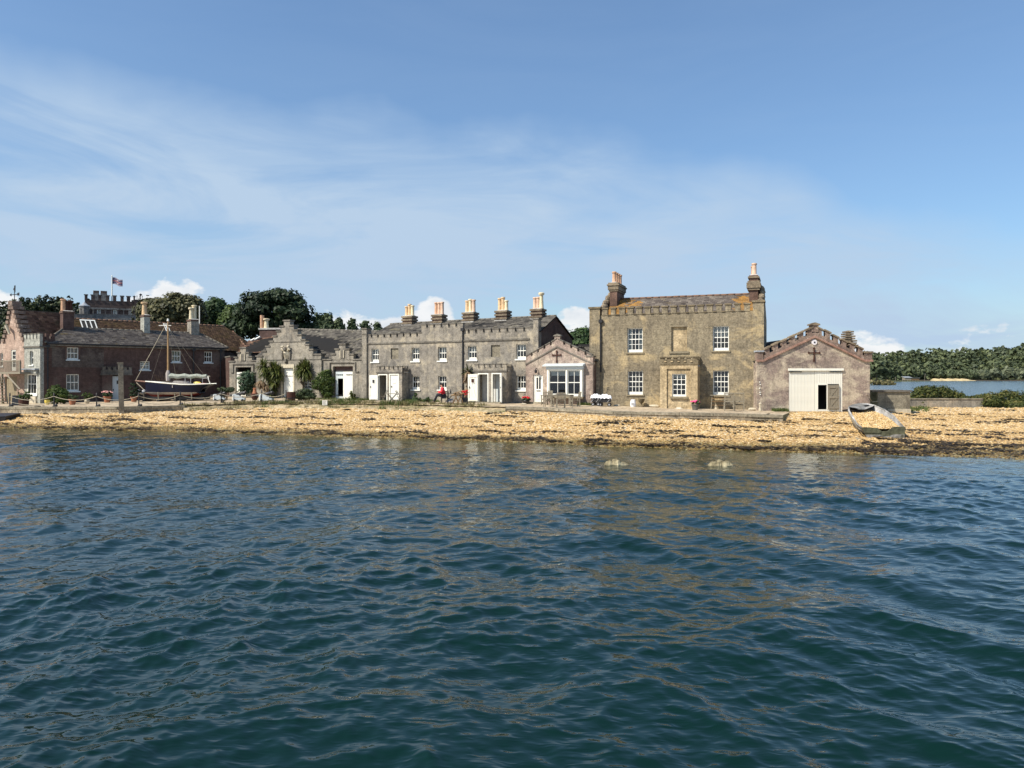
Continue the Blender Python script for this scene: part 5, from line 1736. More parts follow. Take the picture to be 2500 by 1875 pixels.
# ------------------------------------------------------------------ long red-tiled range behind it
R_H = broot(FL, 'tiled_range', 'long brown-tiled roof range rising behind the brick house', 'building')
vr = 9.4
zr = FL.w(340, 786, vr)
ra, rb = FL.u(62, vr) - .5, FL.u(548, vr)
roof_plane(R_H, MT['tile_brown'], (ra, 6.3, 4.9), (rb + 2.6, 6.3, 4.9), (rb, vr, zr), (ra, vr, zr), seed=61, row=.22, tw=.24)
roof_plane(R_H, MT['tile_brown'], (rb + 2.6, 12.4, 4.9), (ra, 12.4, 4.9), (ra, vr, zr), (rb, vr, zr), seed=62)
roof_plane(R_H, MT['tile_brown'], (rb + 2.6, 6.3, 4.9), (rb + 2.6, 12.4, 4.9), (rb, vr + .01, zr), (rb, vr - .01, zr), seed=63)
ridge(R_H, (ra, vr, zr), (rb, vr, zr), .1, MT['ridge_clay'])
box('wall', MT['brick_dark'], R_H, ra + .2, rb + 2.3, 6.6, 6.9, -.3, 4.9)
box('wall', MT['brick_dark'], R_H, ra + .2, rb + 2.3, 11.9, 12.2, -.3, 4.9)
side_wall(R_H, MT['brick_dark'], rb + 2.0, .3, [(6.9, -.3), (11.9, -.3), (11.9, 4.8), (6.9, 4.8)])
for (xa_, xb_, cv, nb) in ((860, 1045, c1, 2), (440, 515, c2, 1)):
    pa__ = cv(xa_, 540); pb__ = cv(xb_, 600)
    a, wa_ = FL.uw(pa__[0], pa__[1], 9.0); b, wb_ = FL.uw(pb__[0], pb__[1], 8.0)
    slope = (zr - 4.9) / (vr - 6.3)
    e = bpy.data.objects.new('roof_light', None); COL.objects.link(e); e.parent = R_H
    mb = MB(); v0_, v1_ = 7.9, 9.2
    zf = lambda v: 4.9 + (v - 6.3) * slope + .12
    for x in np.linspace(a, b, nb + 2):
        mb.add([(x - .05, v0_, zf(v0_)), (x + .05, v0_, zf(v0_)), (x + .05, v1_, zf(v1_)), (x - .05, v1_, zf(v1_))], [(0, 1, 2, 3)])
    mb.add([(a - .05, v1_ - .12, zf(v1_ - .12) + .02), (b + .05, v1_ - .12, zf(v1_ - .12) + .02), (b + .05, v1_, zf(v1_) + .02), (a - .05, v1_, zf(v1_) + .02)], [(0, 1, 2, 3)])
    mb.build('frame', MT['white'], e)
    mb = MB(); mb.add([(a, v0_, zf(v0_) - .04), (b, v0_, zf(v0_) - .04), (b, v1_, zf(v1_) - .04), (a, v1_, zf(v1_) - .04)], [(0, 1, 2, 3)]); mb.build('pane', MT['slate'], e)

# ------------------------------------------------------------------ hipped red roof and the tall brick block behind the left workshop doorway
c3b = c3
FB = Frame(-30.5, 76.0, 1.1, 6)
H_R = broot(FB, 'hipped_outbuilding', 'red-tiled hipped outbuilding between the brick house and the stepped gable', 'building')


def fb(x, y, v): return FB.uw(*c3(x, y), v)


pk0 = fb(0, 600, 3.2); pk1 = fb(132, 598, 3.2)
el = fb(-150, 830, 0); er = fb(330, 840, 0)
ev = FB.w(c3(100, 0)[0], c3(0, 830)[1], 0)
pz = pk1[1]
roof_plane(H_R, MT['tile_red'], (el[0], 0, ev), (er[0], 0, ev), (pk1[0], 3.2, pz), (pk0[0], 3.2, pz), seed=71)
roof_plane(H_R, MT['tile_red'], (er[0], 0, ev), (er[0] + .2, 6.4, ev), (pk1[0], 3.21, pz), (pk1[0], 3.19, pz), seed=72)
roof_plane(H_R, MT['tile_red'], (er[0], 6.4, ev), (el[0], 6.4, ev), (pk0[0], 3.2, pz), (pk1[0], 3.2, pz), seed=73)
ridge(H_R, (pk1[0], 3.2, pz + .02), (er[0], 0, ev + .03), .1, MT['ridge_clay'])
ridge(H_R, (pk1[0], 3.2, pz + .02), (pk0[0] + .8, .0, ev + .06), .1, MT['ridge_clay'])
ridge(H_R, (pk0[0], 3.2, pz + .02), (pk1[0], 3.2, pz + .02), .1, MT['ridge_clay'])
box('wall', MT['brick_dark'], H_R, el[0] + .2, er[0] - .2, .3, .6, -.3, ev - .05)
box('wall', MT['brick_dark'], H_R, el[0] + .2, er[0] - .2, 5.6, 5.9, -.3, ev - .05)
FK = Frame(-24.4, 74.0, 1.1, -8)
K_R = broot(FK, 'brick_range', 'dark brick block with two clay pots behind the stepped gable', 'building')
ka, kw = FK.uw(*c3(430, 570), 1.5); kb = FK.u(c3(632, 0)[0], 1.5)
ch = MB().box(ka, kb + 1.5, 1.5, 2.3, -.3, kw - .05).build('chimney', MT['brick_dark'], K_R)
box('flaunching', MT['flaunch'], ch, ka - .08, kb + 1.6, 1.42, 2.4, kw - .05, kw + .12)
for x, h in ((458, 1.35), (506, 1.0)):
    u_ = FK.u(c3(x, 0)[0], 1.7); chimney_pot(ch, u_, 1.75, kw + .1, h, .2 if h > 1.1 else .24, MT['pot_orange'] if h > 1.1 else MT['pot_cream'], 2 if h > 1.1 else 1)
a, wa_ = FK.uw(*c3(285, 835), 0); b = FK.u(c3(640, 0)[0], 0)
a2, w2 = FK.uw(*c3(345, 712), 2.2)
roof_plane(K_R, MT['tile_red'], (a - .5, 0, wa_), (b + 1.4, 0, wa_), (b + 1.4, 1.45, w2 + .9), (a2, 1.45, w2 + .1), seed=74)
box('wall', MT['brick_dark'], K_R, a, b + 1.3, .2, .5, -.3, wa_ - .05)
for (xx, yy, xx2, yy2) in ((335, 700, 380, 675), (378, 690, 440, 655)):
    p_, q_ = FK.uw(*c3(xx, yy), 1.3), FK.uw(*c3(xx2, yy2), 1.3)
    MB().tube([(p_[0], 1.3, p_[1]), (q_[0], 1.3, q_[1])], .1, 5).build('lead_flashing', MT['white'], K_R)
# link wall with a dark doorway between brick house and workshop
gA = FL.P(lE, .05, 0); gB = FT.P(su(90), .1, 0)
W_ = root('link_wall', 'dark brick wall closing the corner beside the brick house', 'wall', (gA.x, gA.y, 1.1), math.atan2(gB.y - gA.y, gB.x - gA.x))
ln = (Vector((gB.x, gB.y)) - Vector((gA.x, gA.y))).length
box('wall_face', MT['brick_dark'], W_, -.3, ln + .05, .02, .3, -.3, 4.0)
box('coping', MT['terrace_trim'], W_, -.3, ln + .05, -.03, .35, 4.0, 4.1)

# ------------------------------------------------------------------ corner house: grey turret and pink brick gable
FG = Frame(-37.44, 58.5, 1.05, -30)
cg = conv(5.53, 0, 700)
G_ = broot(FG, 'gabled_corner_house', 'pink brick gabled house with a pale grey battlemented turret and weathervane', 'house')
tu0 = FG.u(59.5)
tw_, tc = FG.w(80, cg(0, 632)[1]), FG.w(80, cg(0, 822)[1])
o1 = opening(FG, cg, 402, 448, 868, 1058); o2 = opening(FG, cg, 372, 500, 1175, 1462)
wall(G_, MT['turret'], tu0, 0, -.3, tc, [o1, o2], th=.28)
window(G_, *o1, cols=1, rows=1, v=.12, fr=.05, bottom=.1)
window(G_, *o2, cols=3, rows=1, v=-.02, fr=.1, bottom=.16, curtain=.5)
box('hood', MT['lead'], G_, o2[0] - .3, o2[1] + .3, -.32, -.001, o2[3] + .3, o2[3] + .42)
box('fascia', MT['turret'], G_, o2[0] - .2, o2[1] + .2, -.2, -.002, o2[3] + .01, o2[3] + .299)
box('plinth_panel', MT['stone_pale'], G_, o2[0], o2[1], -.12, -.002, -.3, o2[2] - .12)
box('cornice', MT['terrace_trim'], G_, tu0 - .06, .06, -.1, 1.2, tc, tc + .12)
box('parapet', MT['turret'], G_, tu0, 0, -.04, .2, tc + .121, tw_ - .42)
box('parapet', MT['brick_dark'], G_, -.2, .002, .202, 1.15, tc + .121, tw_ - .42)
merlons(G_, crenel_spans(tu0, 0, 4, .16), tw_ - .42, tw_, -.04, .2, MT['turret'], MT['terrace_trim'], cap=.06, over=.03)
for k in range(2): box('merlon', MT['brick_dark'], G_, -.2, .01, .45 + k * .42, .7 + k * .42, tw_ - .42, tw_)
box('wall', MT['brick_dark'], G_, -.25, .001, .281, 1.2, -.3, tc)
box('roof_deck', MT['lead'], G_, tu0, -.2, .2, 1.2, tc, tc + .14)
# brick gable
gu0 = FG.u(-8); gu1 = tu0 - .02
gx, gz = FG.uw(*cg(165, 262))
gx = FG.u(29)
ez = FG.w(57, cg(0, 800)[1]); ez0 = FG.w(6, cg(0, 850)[1])
o3 = opening(FG, cg, 148, 214, 770, 1135); o4 = opening(FG, cg, 62, 228, 1215, 1560)
o5 = opening(FG, cg, 2, 42, 895, 1075)
wall(G_, MT['brick_pink'], gu0 - 3, gu1, -.3, min(ez, ez0), [(o3[0], o3[1], o3[2], min(o3[3], min(ez, ez0) - .05)), o4, o5], th=.3)
zz0 = min(ez, ez0)
zA = FG.w(29, cg(0, 262)[1])
cl_ = FG.u(8)
prof_r = [(gu1, zz0), (gu1 - .0, zz0 + .55), (gu1 - (gu1 - gx) * .45, zz0 + (zA - zz0) * .5), (gx + .12, zA)]
prof_l = [(gx - .12, zA), (cl_ + (gx - cl_) * .5, zz0 + (zA - zz0) * .5), (cl_, zz0 + .5), (cl_, zz0)]
mb = MB(); mb.prism([(cl_, zz0 + .001), (gu1, zz0 + .001)] + prof_r[1:] + prof_l[:3], .0, .3); mb.build('gable', MT['brick_pink'], G_)
for prof in (prof_r[1:], prof_l[:3]):
    pts = [Vector((p[0], 0, p[1])) for p in prof]
    tot = sum((b - a).length for a, b in zip(pts, pts[1:])); n = 8
    for i in range(n):
        s_ = (i + .5) / n * tot; acc = 0
        for a, b in zip(pts, pts[1:]):
            l_ = (b - a).length
            if acc + l_ >= s_:
                p = a.lerp(b, (s_ - acc) / l_); break
            acc += l_
        out_ = .12 if prof is not prof_r else 0
        box('coping_stone', MT['boathouse_trim'], G_, p.x - .2, p.x + .2, -.12, .75, p.z - .06, p.z + .2)
box('finial_block', MT['boathouse_trim'], G_, gx - .32, gx + .32, -.15, .6, zA, zA + .42)
# iron weathervane
e = bpy.data.objects.new('weathervane', None); COL.objects.link(e); e.parent = G_
z_ = zA + .42
MB().tube([(gx, .2, z_), (gx, .2, z_ + 1.3)], .03, 6).build('spindle', MT['black'], e)
mb = MB(); mb.box(gx - .6, gx + .6, .18, .22, z_ + .52, z_ + .58).prism([(gx - .75, z_ + .55), (gx - .5, z_ + .43), (gx - .5, z_ + .67)], .18, .22)
mb.prism([(gx + .45, z_ + .45), (gx + .72, z_ + .42), (gx + .72, z_ + .68), (gx + .45, z_ + .65)], .18, .22)
mb.build('arrow', MT['black'], e)
MB().prism([(gx - .18, z_ + 1.0), (gx + .1, z_ + .72), (gx + .14, z_ + 1.3)], .18, .22).build('vane', MT['black'], e)
window(G_, o3[0], o3[1], o3[2], min(o3[3], zz0 - .05), cols=1, rows=2, v=.05, fr=.12, bottom=.3, sill=False, mat_=MT['cream'])
mb = MB(); 
window(G_, *o5, cols=1, rows=1, v=.1, fr=.06, bottom=.1)
plank_leaf(G_, 'door', o4[0], o4[1], -.1, o4[3], .15, .06, MT['sill'], 6, handle=False)
MB().tube([(FG.u(24), -.1, FG.w(24, cg(0, 545)[1])), (FG.u(30), -.45, FG.w(30, cg(0, 530)[1])), (FG.u(33), -.3, FG.w(33, cg(0, 640)[1]))], [.09, .14, .1], 7).build('gable_bracket', MT['stone_pale'], G_)
# balcony with rails, joists and timber stair below
e = bpy.data.objects.new('balcony', None); COL.objects.link(e); e.parent = G_
bz = FG.w(24, cg(0, 1152)[1], -1.0); rz = FG.w(24, cg(0, 995)[1], -1.0)
b0, b1 = FG.u(-12, -1.0), FG.u(48.5, -1.0)
box('deck', MT['wood_grey'], e, b0, b1, -1.0, -.002, bz - .15, bz)
box('rail', MT['wood_grey'], e, b0, b1, -1.0, -.92, rz - .08, rz)
for i in range(22):
    x = b0 + .1 + (b1 - b0 - .2) * i / 21
    box('baluster', MT['wood_grey'], e, x - .018, x + .018, -.98, -.94, bz, rz - .081)
for x in (FG.u(3.5, -1.0), FG.u(47, -1.0)): box('post', MT['wood_grey'], e, x - .06, x + .06, -1.0, -.88, -.2 if x < b1 - 1 else bz, rz - .082 if x > b1 - 1 else bz - .151)
p_, q_ = FG.uw(*cg(88, 1185), -.95), FG.uw(*cg(268, 1385), -.95)
MB().tube([(p_[0], -.95, p_[1]), (q_[0], -.95, q_[1])], .07, 4).build('brace', MT['wood_grey'], e)
st = bpy.data.objects.new('stair', None); COL.objects.link(st); st.parent = G_
for i in range(11):
    f = i / 10
    x0 = FG.u(0, -1.3) - .3 + .06 * i
    z = bz - .35 - (bz - .1) * f
    box('tread', MT['stone_pale'], st, x0, x0 + .55, -1.9, -1.15, z, z + .06)
for x in (.0, .6): MB().tube([(FG.u(0, -1.3) - .3 + x, -1.15, bz - .4), (FG.u(0, -1.3) + .3 + x, -1.15, 0)], .05, 4).build('stringer', MT['wood_grey'], st)
# roof of the gabled house back to the tiled range
gd_ = 4.5
roof_plane(G_, MT['tile_red'], (gu1 + .4, .3, zz0 + .1), (gu1 + .4, gd_, zz0 + .1), (gx, gd_, zA - .25), (gx, .3, zA - .25), seed=81)
roof_plane(G_, MT['tile_red'], (cl_ - .2, gd_, zz0 + .1), (cl_ - .2, .3, zz0 + .1), (gx, .3, zA - .25), (gx, gd_, zA - .25), seed=82)
box('wall', MT['brick_pink'], G_, gu0 - 3, cl_ - .05, .02, .3, zz0 + .001, zz0 + .5)
merlons(G_, crenel_spans(gu0 - 3, cl_ - .1, 7, .25), zz0 + .5, zz0 + .8, .02, .3, MT['brick_pink'], MT['terrace_trim'], cap=.05, over=.03)
box('wall', MT['brick_pink'], G_, gu0 - 3, -.3, gd_, gd_ + .3, -.3, zz0)

# ------------------------------------------------------------------ the boathouse on the right
FH = Frame(15.4, 46.3, 1.0, 0)
c6 = conv(4.609, 1820, 780)
B_ = broot(FH, 'boathouse', 'patchy red and buff boathouse gable with big cream boarded doors and iron cross', 'boathouse')
hu0, hu1 = FH.u(1848), FH.u(2124)
ea = (FH.w(1850, c6(0, 470)[1]) + FH.w(2120, c6(0, 472)[1])) / 2
ax, az_ = FH.uw(*c6(778, 205))
od = opening(FH, c6, 488, 1090, 572, 1030)
wall(B_, MT['boathouse'], hu0, hu1, -.4, ea, [od], th=.35)
mb = MB(); mb.prism([(hu0, ea + .001), (hu1, ea + .001), (hu1, ea + .12), (ax, az_ + .1), (hu0, ea + .12)], .001, .35); mb.build('gable', MT['boathouse'], B_)
k1 = FH.u(c6(205, 0)[0]); k2 = FH.u(c6(1330, 0)[0])
for (xa_, xb_, sg) in ((k1, ax, 1), (ax, k2, -1)):
    za = ea if sg > 0 else az_; zb_ = az_ if sg > 0 else ea
    mb = MB(); mb.prism([(xa_, za), (xb_, zb_), (xb_, zb_ + .13), (xa_, za + .13)], -.1, -.001); mb.build('raking_string', MT['red_string'], B_)
    mb = MB(); mb.prism([(xa_, za + .131), (xb_, zb_ + .131), (xb_, zb_ + .36), (xa_, za + .36)], -.03, .34); mb.build('parapet', MT['boathouse_trim'], B_)
    k = 6; slp = (zb_ - za) / (xb_ - xa_)
    for i in range(k):
        t0, t1 = (i + .14) / k, (i + .66) / k
        if sg < 0: t0, t1 = 1 - t1, 1 - t0
        x0, x1 = xa_ + (xb_ - xa_) * t0, xa_ + (xb_ - xa_) * t1
        z0, z1 = za + (zb_ - za) * t0 + .361, za + (zb_ - za) * t1 + .361
        h = .34 + rs.uniform(-.04, .04)
        mb = MB(); mb.prism([(x0, z0), (x1, z1), (x1, z1 + h), (x0, z0 + h)], -.03, .3); m_ = mb.build('merlon', MT['boathouse_trim'], B_)
        o2_ = rs.uniform(.04, .08)
        mb = MB(); mb.prism([(x0 - o2_, z0 + h - o2_ * slp), (x1 + o2_, z1 + h + o2_ * slp), (x1 + o2_, z1 + h + .1 + o2_ * slp), (x0 - o2_, z0 + h + .1 - o2_ * slp)], -.1, .36)
        mb.build('coping', MT['chimney_stone'], m_)
box('finial_block', MT['boathouse_trim'], B_, ax - .22, ax + .22, -.06, .36, az_ + .361, az_ + .78)
mb = MB(); mb.prism([(ax - .32, az_ + .78), (ax + .32, az_ + .78), (ax + .3, az_ + .86), (ax, az_ + .96), (ax - .3, az_ + .86)], -.12, .42); mb.build('coping', MT['chimney_stone'], B_)
for (xa_, xb_, yt, nm) in ((120, 205, 345, 0), (1330, 1430, 355, 1)):
    a, b = FH.u(c6(xa_, 0)[0]), FH.u(c6(xb_, 0)[0]); t_ = FH.w(c6((xa_ + xb_) / 2, 0)[0], c6(0, yt)[1])
    m_ = box('end_block', MT['boathouse_trim'], B_, a + .05, b - .05, -.05, .4, ea, t_ - .12)
    box('coping', MT['lead'] if nm == 0 else MT['chimney_stone'], m_, a, b, -.12, .46, t_ - .12, t_ - .02)
    box('string_course', MT['red_string'], B_, a, b, -.1, -.051, ea - .02, ea + .1)
# roundel and cross
mb = MB(); n = 14
cx_r, cz_r = FH.uw(*c6(772, 256))
mb.add([(cx_r + .17 * math.cos(2 * math.pi * i / n), -.05, cz_r + .17 * math.sin(2 * math.pi * i / n)) for i in range(n)] +
       [(cx_r + .17 * math.cos(2 * math.pi * i / n), .0, cz_r + .17 * math.sin(2 * math.pi * i / n)) for i in range(n)],
       [tuple(range(n - 1, -1, -1))[::-1], *[(i, (i + 1) % n, (i + 1) % n + n, i + n) for i in range(n)]])
rd = mb.build('roundel', MT['flower_white'], B_)
box('boss', MT['black'], rd, cx_r - .04, cx_r + .05, -.07, -.051, cz_r - .05, cz_r + .04)
x_, z_ = FH.uw(*c6(770, 465)); z2 = FH.w(c6(770, 0)[0], c6(0, 325)[1])
cross_iron(B_, x_, -.01, z_, z2 - z_, MT['rust'])
# broken stump of a gable behind the right slope
stu0, stz0 = FH.uw(*c6(1090, 250), .6); stu1 = FH.u(c6(1255, 0)[0], .6)
tz = FH.w(c6(1160, 0)[0], c6(0, 125)[1], .6)
e = bpy.data.objects.new('ruined_gable_stump', None); COL.objects.link(e); e.parent = B_
n = 8
for i in range(n):
    f = i / (n - 1)
    xa_ = FH.u(c6(1095 + 30 * f, 0)[0], .6); xb_ = FH.u(c6(1262 - 62 * f, 0)[0], .6)
    z0 = stz0 - .45 + (tz - stz0 + .45) * i / n; z1 = stz0 - .45 + (tz - stz0 + .45) * (i + 1) / n
    MB().box(xa_ + rs.uniform(-.05, .05), xb_ + rs.uniform(-.05, .05), .4, 1.1, z0 + .02, z1 - .03).lump(((xa_ + xb_) / 2, .7, (z0 + z1) / 2), ((xb_ - xa_) * .42, .34, (z1 - z0) * .62), seed=60 + i, rough=.1).build('coping_stone', MT['chimney_stone'], e)
# big boarded doors
mid_ = FH.u(c6(780, 0)[0]); wi = opening(FH, c6, 815, 915, 733, 1012)
e = bpy.data.objects.new('boathouse_door', None); COL.objects.link(e); e.parent = B_
def planks(x0, x1, z0, z1, y, n, mat_):
    pw = (x1 - x0) / n
    me = MB().box(.008, pw - .008, 0, .05, z0, z1).mesh('plank'); me.materials.append(mat_)
    for i in range(n): link('plank', me, None, e, (x0 + i * pw, y + rs.uniform(-.005, .005), 0))
planks(od[0], mid_, od[2] - .15, od[3], .02, 18, MT['cream'])
planks(mid_ + .01, wi[0] - .01, od[2] - .15, od[3], .0, 2, MT['cream'])
planks(wi[0] - .01, od[1], wi[3] + .04, od[3], .0, 14, MT['cream'])
planks(wi[0], od[1], od[2] - .15, wi[2], .0, 12, MT['cream'])
wl2 = FH.u(c6(1048, 0)[0])
planks(wl2 + .02, od[1], wi[2], wi[3] + .039, .0, 2, MT['cream'])
planks(wi[1] + .01, wl2 + .019, wi[2], wi[3] + .039, .03, 6, MT['wood_post'])
mb = MB(); mb.box(wi[0] - .05, wi[0] - .0, -.02, .0, wi[2], wi[3] + .03).box(wi[1], wi[1] + .05, -.025, .03, wi[2], wi[3] + .03)
mb.box(wi[0], wi[1], -.02, .05, wi[3] - .02, wi[3] + .05).box(mid_ - .02, od[1], -.03, -.006, od[2] - .16, od[2] - .02)
mb.build('frame', MT['cream'], e)
box('door_head', MT['cream'], B_, od[0] - .05, od[1] + .05, -.1, -.001, od[3] - .02, od[3] + .12)
box('track', MT['black'], B_, od[0] + .02, od[0] + .8, -.05, -.001 + .0, od[3] - .12, od[3] - .07)
box('track', MT['black'], B_, od[1] - .8, od[1] - .02, -.05, -.001, od[3] - .12, od[3] - .07)
plank_leaf(B_, 'wicket_door', wi[1] + .06, wl2 + .0, wi[2], wi[3] - .02, -.08, .04, MT['wood_grey'], 6, brace='three', brace_mat=MT['wood_grey'], hinge='l', handle=False)
box('room_lining', MT['interior'], B_, od[0], od[1], 2.5, 2.55, -.4, od[3] + .2)
# sides and slate roof
side_wall(B_, MT['boathouse'], hu0 + .02, .3, [(.351, -.4), (9, -.4), (9, ea - .1), (.351, ea - .1)])
side_wall(B_, MT['boathouse'], hu1 - .32, .3, [(.351, -.4), (9, -.4), (9, ea - .1), (.351, ea - .1)])
box('wall', MT['boathouse'], B_, hu0 + .33, hu1 - .33, 8.7, 9, -.4, ea - .1)
roof_plane(B_, MT['slate'], (hu1 + .0, .36, ea), (hu1 + .0, 9.1, ea), (ax, 9.1, az_ + .15), (ax, .36, az_ + .15), seed=91)
roof_plane(B_, MT['slate'], (hu0, 9.1, ea), (hu0, .36, ea), (ax, .36, az_ + .15), (ax, 9.1, az_ + .15), seed=92)
# dark flat ridge seen between the ochre house and the boathouse
q_ = FM.P(uRR - .1, 5.5, 0)
X_ = root('lean_to', 'black-edged lean-to roof glimpsed behind the boathouse gable', 'building', (0, 0, 0))
p_ = depth_at(1863, 842, 53); p2_ = depth_at(1900, 844, 53)
box('roof_edge', MT['black'], X_, p_.x - 1.0, p2_.x + .1, 52.9, 55, p_.z - .12, p_.z)
box('wall', MT['lead'], X_, p_.x - 1.0, p2_.x, 53.1, 54.9, 1.0, p_.z - .121)

# ------------------------------------------------------------------ concrete store and low wall beside the boathouse
FS = Frame(0, 0, 1.0, 0)
y_ = 49.0
def dp(px, py, y=y_): return depth_at(px, py, y)
A = dp(2143, 957); Bq = dp(2222, 999)
Q_ = root('concrete_store', 'low square concrete store with a flat slab roof beside the boathouse', 'shed', (A.x, y_, Bq.z))
w_ = Bq.x - A.x; h_ = A.z - Bq.z
wall(Q_, MT['concrete'], 0, w_, -.4, h_, [], v0=0, th=.2)
box('wall', MT['concrete'], Q_, w_ - .2, w_ - .001, .201, 2.4, -.4, h_)
box('wall', MT['concrete'], Q_, .0, w_, 2.401, 2.6, -.4, h_)
dx_ = dp(2128, 950).x - A.x
box('roof_slab', MT['terrace_trim'], Q_, dx_, w_ + .06, -.1, 2.7, h_, h_ + .12)
box('shadow_panel', MT['interior'], Q_, dx_, -.01, 1.2, 1.3, -.4, h_)  # near-black panel: the shadow under the slab is put into its colour
box('plinth', MT['stone_pale'], Q_, w_ * .3, w_ + .02, -.06, -.001, -.3, .02)
A2, B2 = ground_at(2222, 996, 1.0), ground_at(2400, 996, 1.0)
W2 = root('low_wall', 'low grey coped garden wall under the brambles', 'wall', (A2.x, 55.0, .9))
ln = depth_at(2400, 996, 55).x - A2.x
hh = depth_at(2300, 975, 55).z - .9
box('wall_face', MT['workshop'], W2, 0, ln, 0, .3, -.3, hh)
for i in range(7): box('coping', MT['concrete'], W2, i * ln / 7 + .01, (i + 1) * ln / 7 - .01, -.05, .35, hh, hh + .08 + rs.uniform(-.01, .01))

# ------------------------------------------------------------------ the castle on the rise behind
FC = Frame(0, 0, 0, 0)
def castle():
    o_ = depth_at(204, 790, 135)
    f = Frame(o_.x, o_.y, o_.z - 8, 24)
    c8 = conv(8.508, 160, 690)
    r_ = broot(f, 'castle', 'dark stone castle with battlements and arched windows behind the roofs', 'castle')
    a, b = f.u(c8(400, 0)[0]), f.u(c8(1440, 0)[0])
    U = lambda x: f.u(c8(x, 0)[0]); Wm = lambda x, y: f.uw(*c8(x, y))[1]
    top = (Wm(500, 395) + Wm(1400, 440)) / 2 + .3
    wall(r_, MT['castle'], a, b, 0, top, [(U(x) , U(x + 80), Wm(x + 40, 700), Wm(x + 40, 545)) for x in (650, 985, 1305)], th=.6)
    for x in (650, 985, 1305):
        window(r_, U(x), U(x + 80), Wm(x + 40, 700), Wm(x + 40, 545), cols=2, rows=1, v=.2, fr=.15, bar=.1, bottom=.1, sill=False)
    box('string_course', MT['castle_pale'], r_, a, b, -.2, -.001, top - 1.6, top - 1.3)
    sp_ = [(U(x0), U(x1)) for x0, x1 in ((395, 450), (530, 600), (680, 740), (840, 905), (985, 1050), (1140, 1205), (1270, 1340), (1410, 1440))]
    merlons(r_, sp_, top, top + 1.1, -.02, .6, MT['castle'], MT['castle_pale'], cap=.15, over=.1)
    box('wall', MT['castle'], r_, a, a + .6, .61, 12, 0, top + .4)
    box('wall', MT['castle'], r_, b - .6, b, .61, 12, 0, top + .4)
    box('roof', MT['lead'], r_, a + .6, b - .6, .61, 12, top - .3, top)
    for x0, x1 in ((545, 660), (700, 830)):
        box('chimney', MT['castle_pale'], r_, U(x0), U(x1), 2, 3.5, top, top + 1.6)
        for i in range(4): chimney_pot(r_, U(x0) + (U(x1) - U(x0)) * (i + .5) / 4, 2.7, top + 1.6, .5, .16, MT['castle'], 2)
    # right tower, projecting
    c, d = U(1440), U(1600)
    t_ = Wm(1500, 375)
    box('tower', MT['castle'], r_, c, d, -1.5, 4, 0, t_)
    merlons(r_, crenel_spans(c, d, 3, .5), t_, t_ + .8, -1.5, -1.0, MT['castle'], MT['castle_pale'], cap=.12, over=.08)
    MB().tube([(U(1555), 1, t_), (U(1555), 1, Wm(1555, 235))], .06, 5).lathe((U(1555), 1, Wm(1555, 235) - .3), [(.02, 0), (.3, .25), (.02, .5)], 8).build('finial', MT['black'], r_)
    # lower pale range in front
    lo, hi_ = U(600), U(1480)
    tl = (f.uw(*c8(900, 660), -3)[1])
    box('lower_range', MT['castle_pale'], r_, lo, hi_, -3, -.2, 0, tl)
    box('string_course', MT['castle_pale'], r_, lo, hi_, -3.2, -3.001, tl - 1.0, tl - .7)
    merlons(r_, crenel_spans(lo, hi_, 7, .9), tl, tl + .95, -3.0, -2.5, MT['castle_pale'], MT['castle_pale'], cap=.12, over=.1)
    # left: small pale octagonal lantern with a lead cap
    lx = f.u(c8(370, 0)[0], -3); lz = f.w(c8(370, 0)[0], c8(0, 660)[1], -3); lt = f.w(c8(370, 0)[0], c8(0, 470)[1], -3); lc = f.w(c8(370, 0)[0], c8(0, 380)[1], -3)
    x0, x1 = f.u(c8(190, 0)[0], -3), f.u(c8(590, 0)[0], -3)
    box('lower_range', MT['castle_pale'], r_, x0, x1 , -3.5, 0, 0, lz)
    merlons(r_, crenel_spans(x0, x1, 3, .9), lz, lz + 1.0, -3.5, -3.0, MT['castle_pale'], MT['castle_pale'], cap=.12, over=.1)
    t = bpy.data.objects.new('lantern', None); COL.objects.link(t); t.parent = r_
    rr = (f.u(c8(480, 0)[0], -3) - f.u(c8(265, 0)[0], -3)) / 2
    MB().lathe((lx, -1.4, lz), [(rr, 0), (rr, (lt - lz))], 8).build('lantern_wall', MT['castle_pale'], t)
    MB().lathe((lx, -1.4, lt), [(rr * 1.15, -.1), (rr * 1.15, .05), (rr * .6, (lc - lt) * .35), (.05, lc - lt)], 8).build('lantern_cap', MT['lead'], t)
    # flag
    g = f.P(U(935), 3, top)
    F_ = root('flagpole', 'tall white flagpole with a dark red and blue flag above the castle', 'flagpole', g)
    ph = depth_at(270, 675, g.y).z - g.z
    MB().tube([(0, 0, -1), (0, 0, ph)], [.16, .09], 7).lathe((0, 0, ph), [(.05, 0), (.14, .1), (.02, .25)], 7).build('pole', MT['white'], F_)
    wv, hv = 2.0, 1.25
    nx = 14
    def flag_pt(i, s_): 
        x = i / nx
        return Vector((x * wv * .97 + .1, math.sin(x * 6) * .16, ph - .15 - hv * (1 - s_) - x * .55 + .1 * math.sin(x * 7)))
    def strip(nm, m_, s0, s1, off, i0=0, i1=nx):
        mb = MB(); vs = []; fs = []
        for i in range(i0, i1 + 1):
            for s_ in (s0, s1):
                p = flag_pt(i, s_); vs.append((p.x, p.y - off, p.z))
        for i in range(i1 - i0): fs.append((2 * i, 2 * i + 2, 2 * i + 3, 2 * i + 1))
        mb.add(vs, fs, True); return mb.build(nm, m_, F_)
    strip('flag', MT['flag_blue'], 0, 1, 0)
    strip('stripe', MT['flag_white'], .36, .64, .012); strip('stripe', MT['flag_red'], .42, .58, .024)
    strip('stripe', MT['flag_white'], 0, 1, .012, 6, 8)
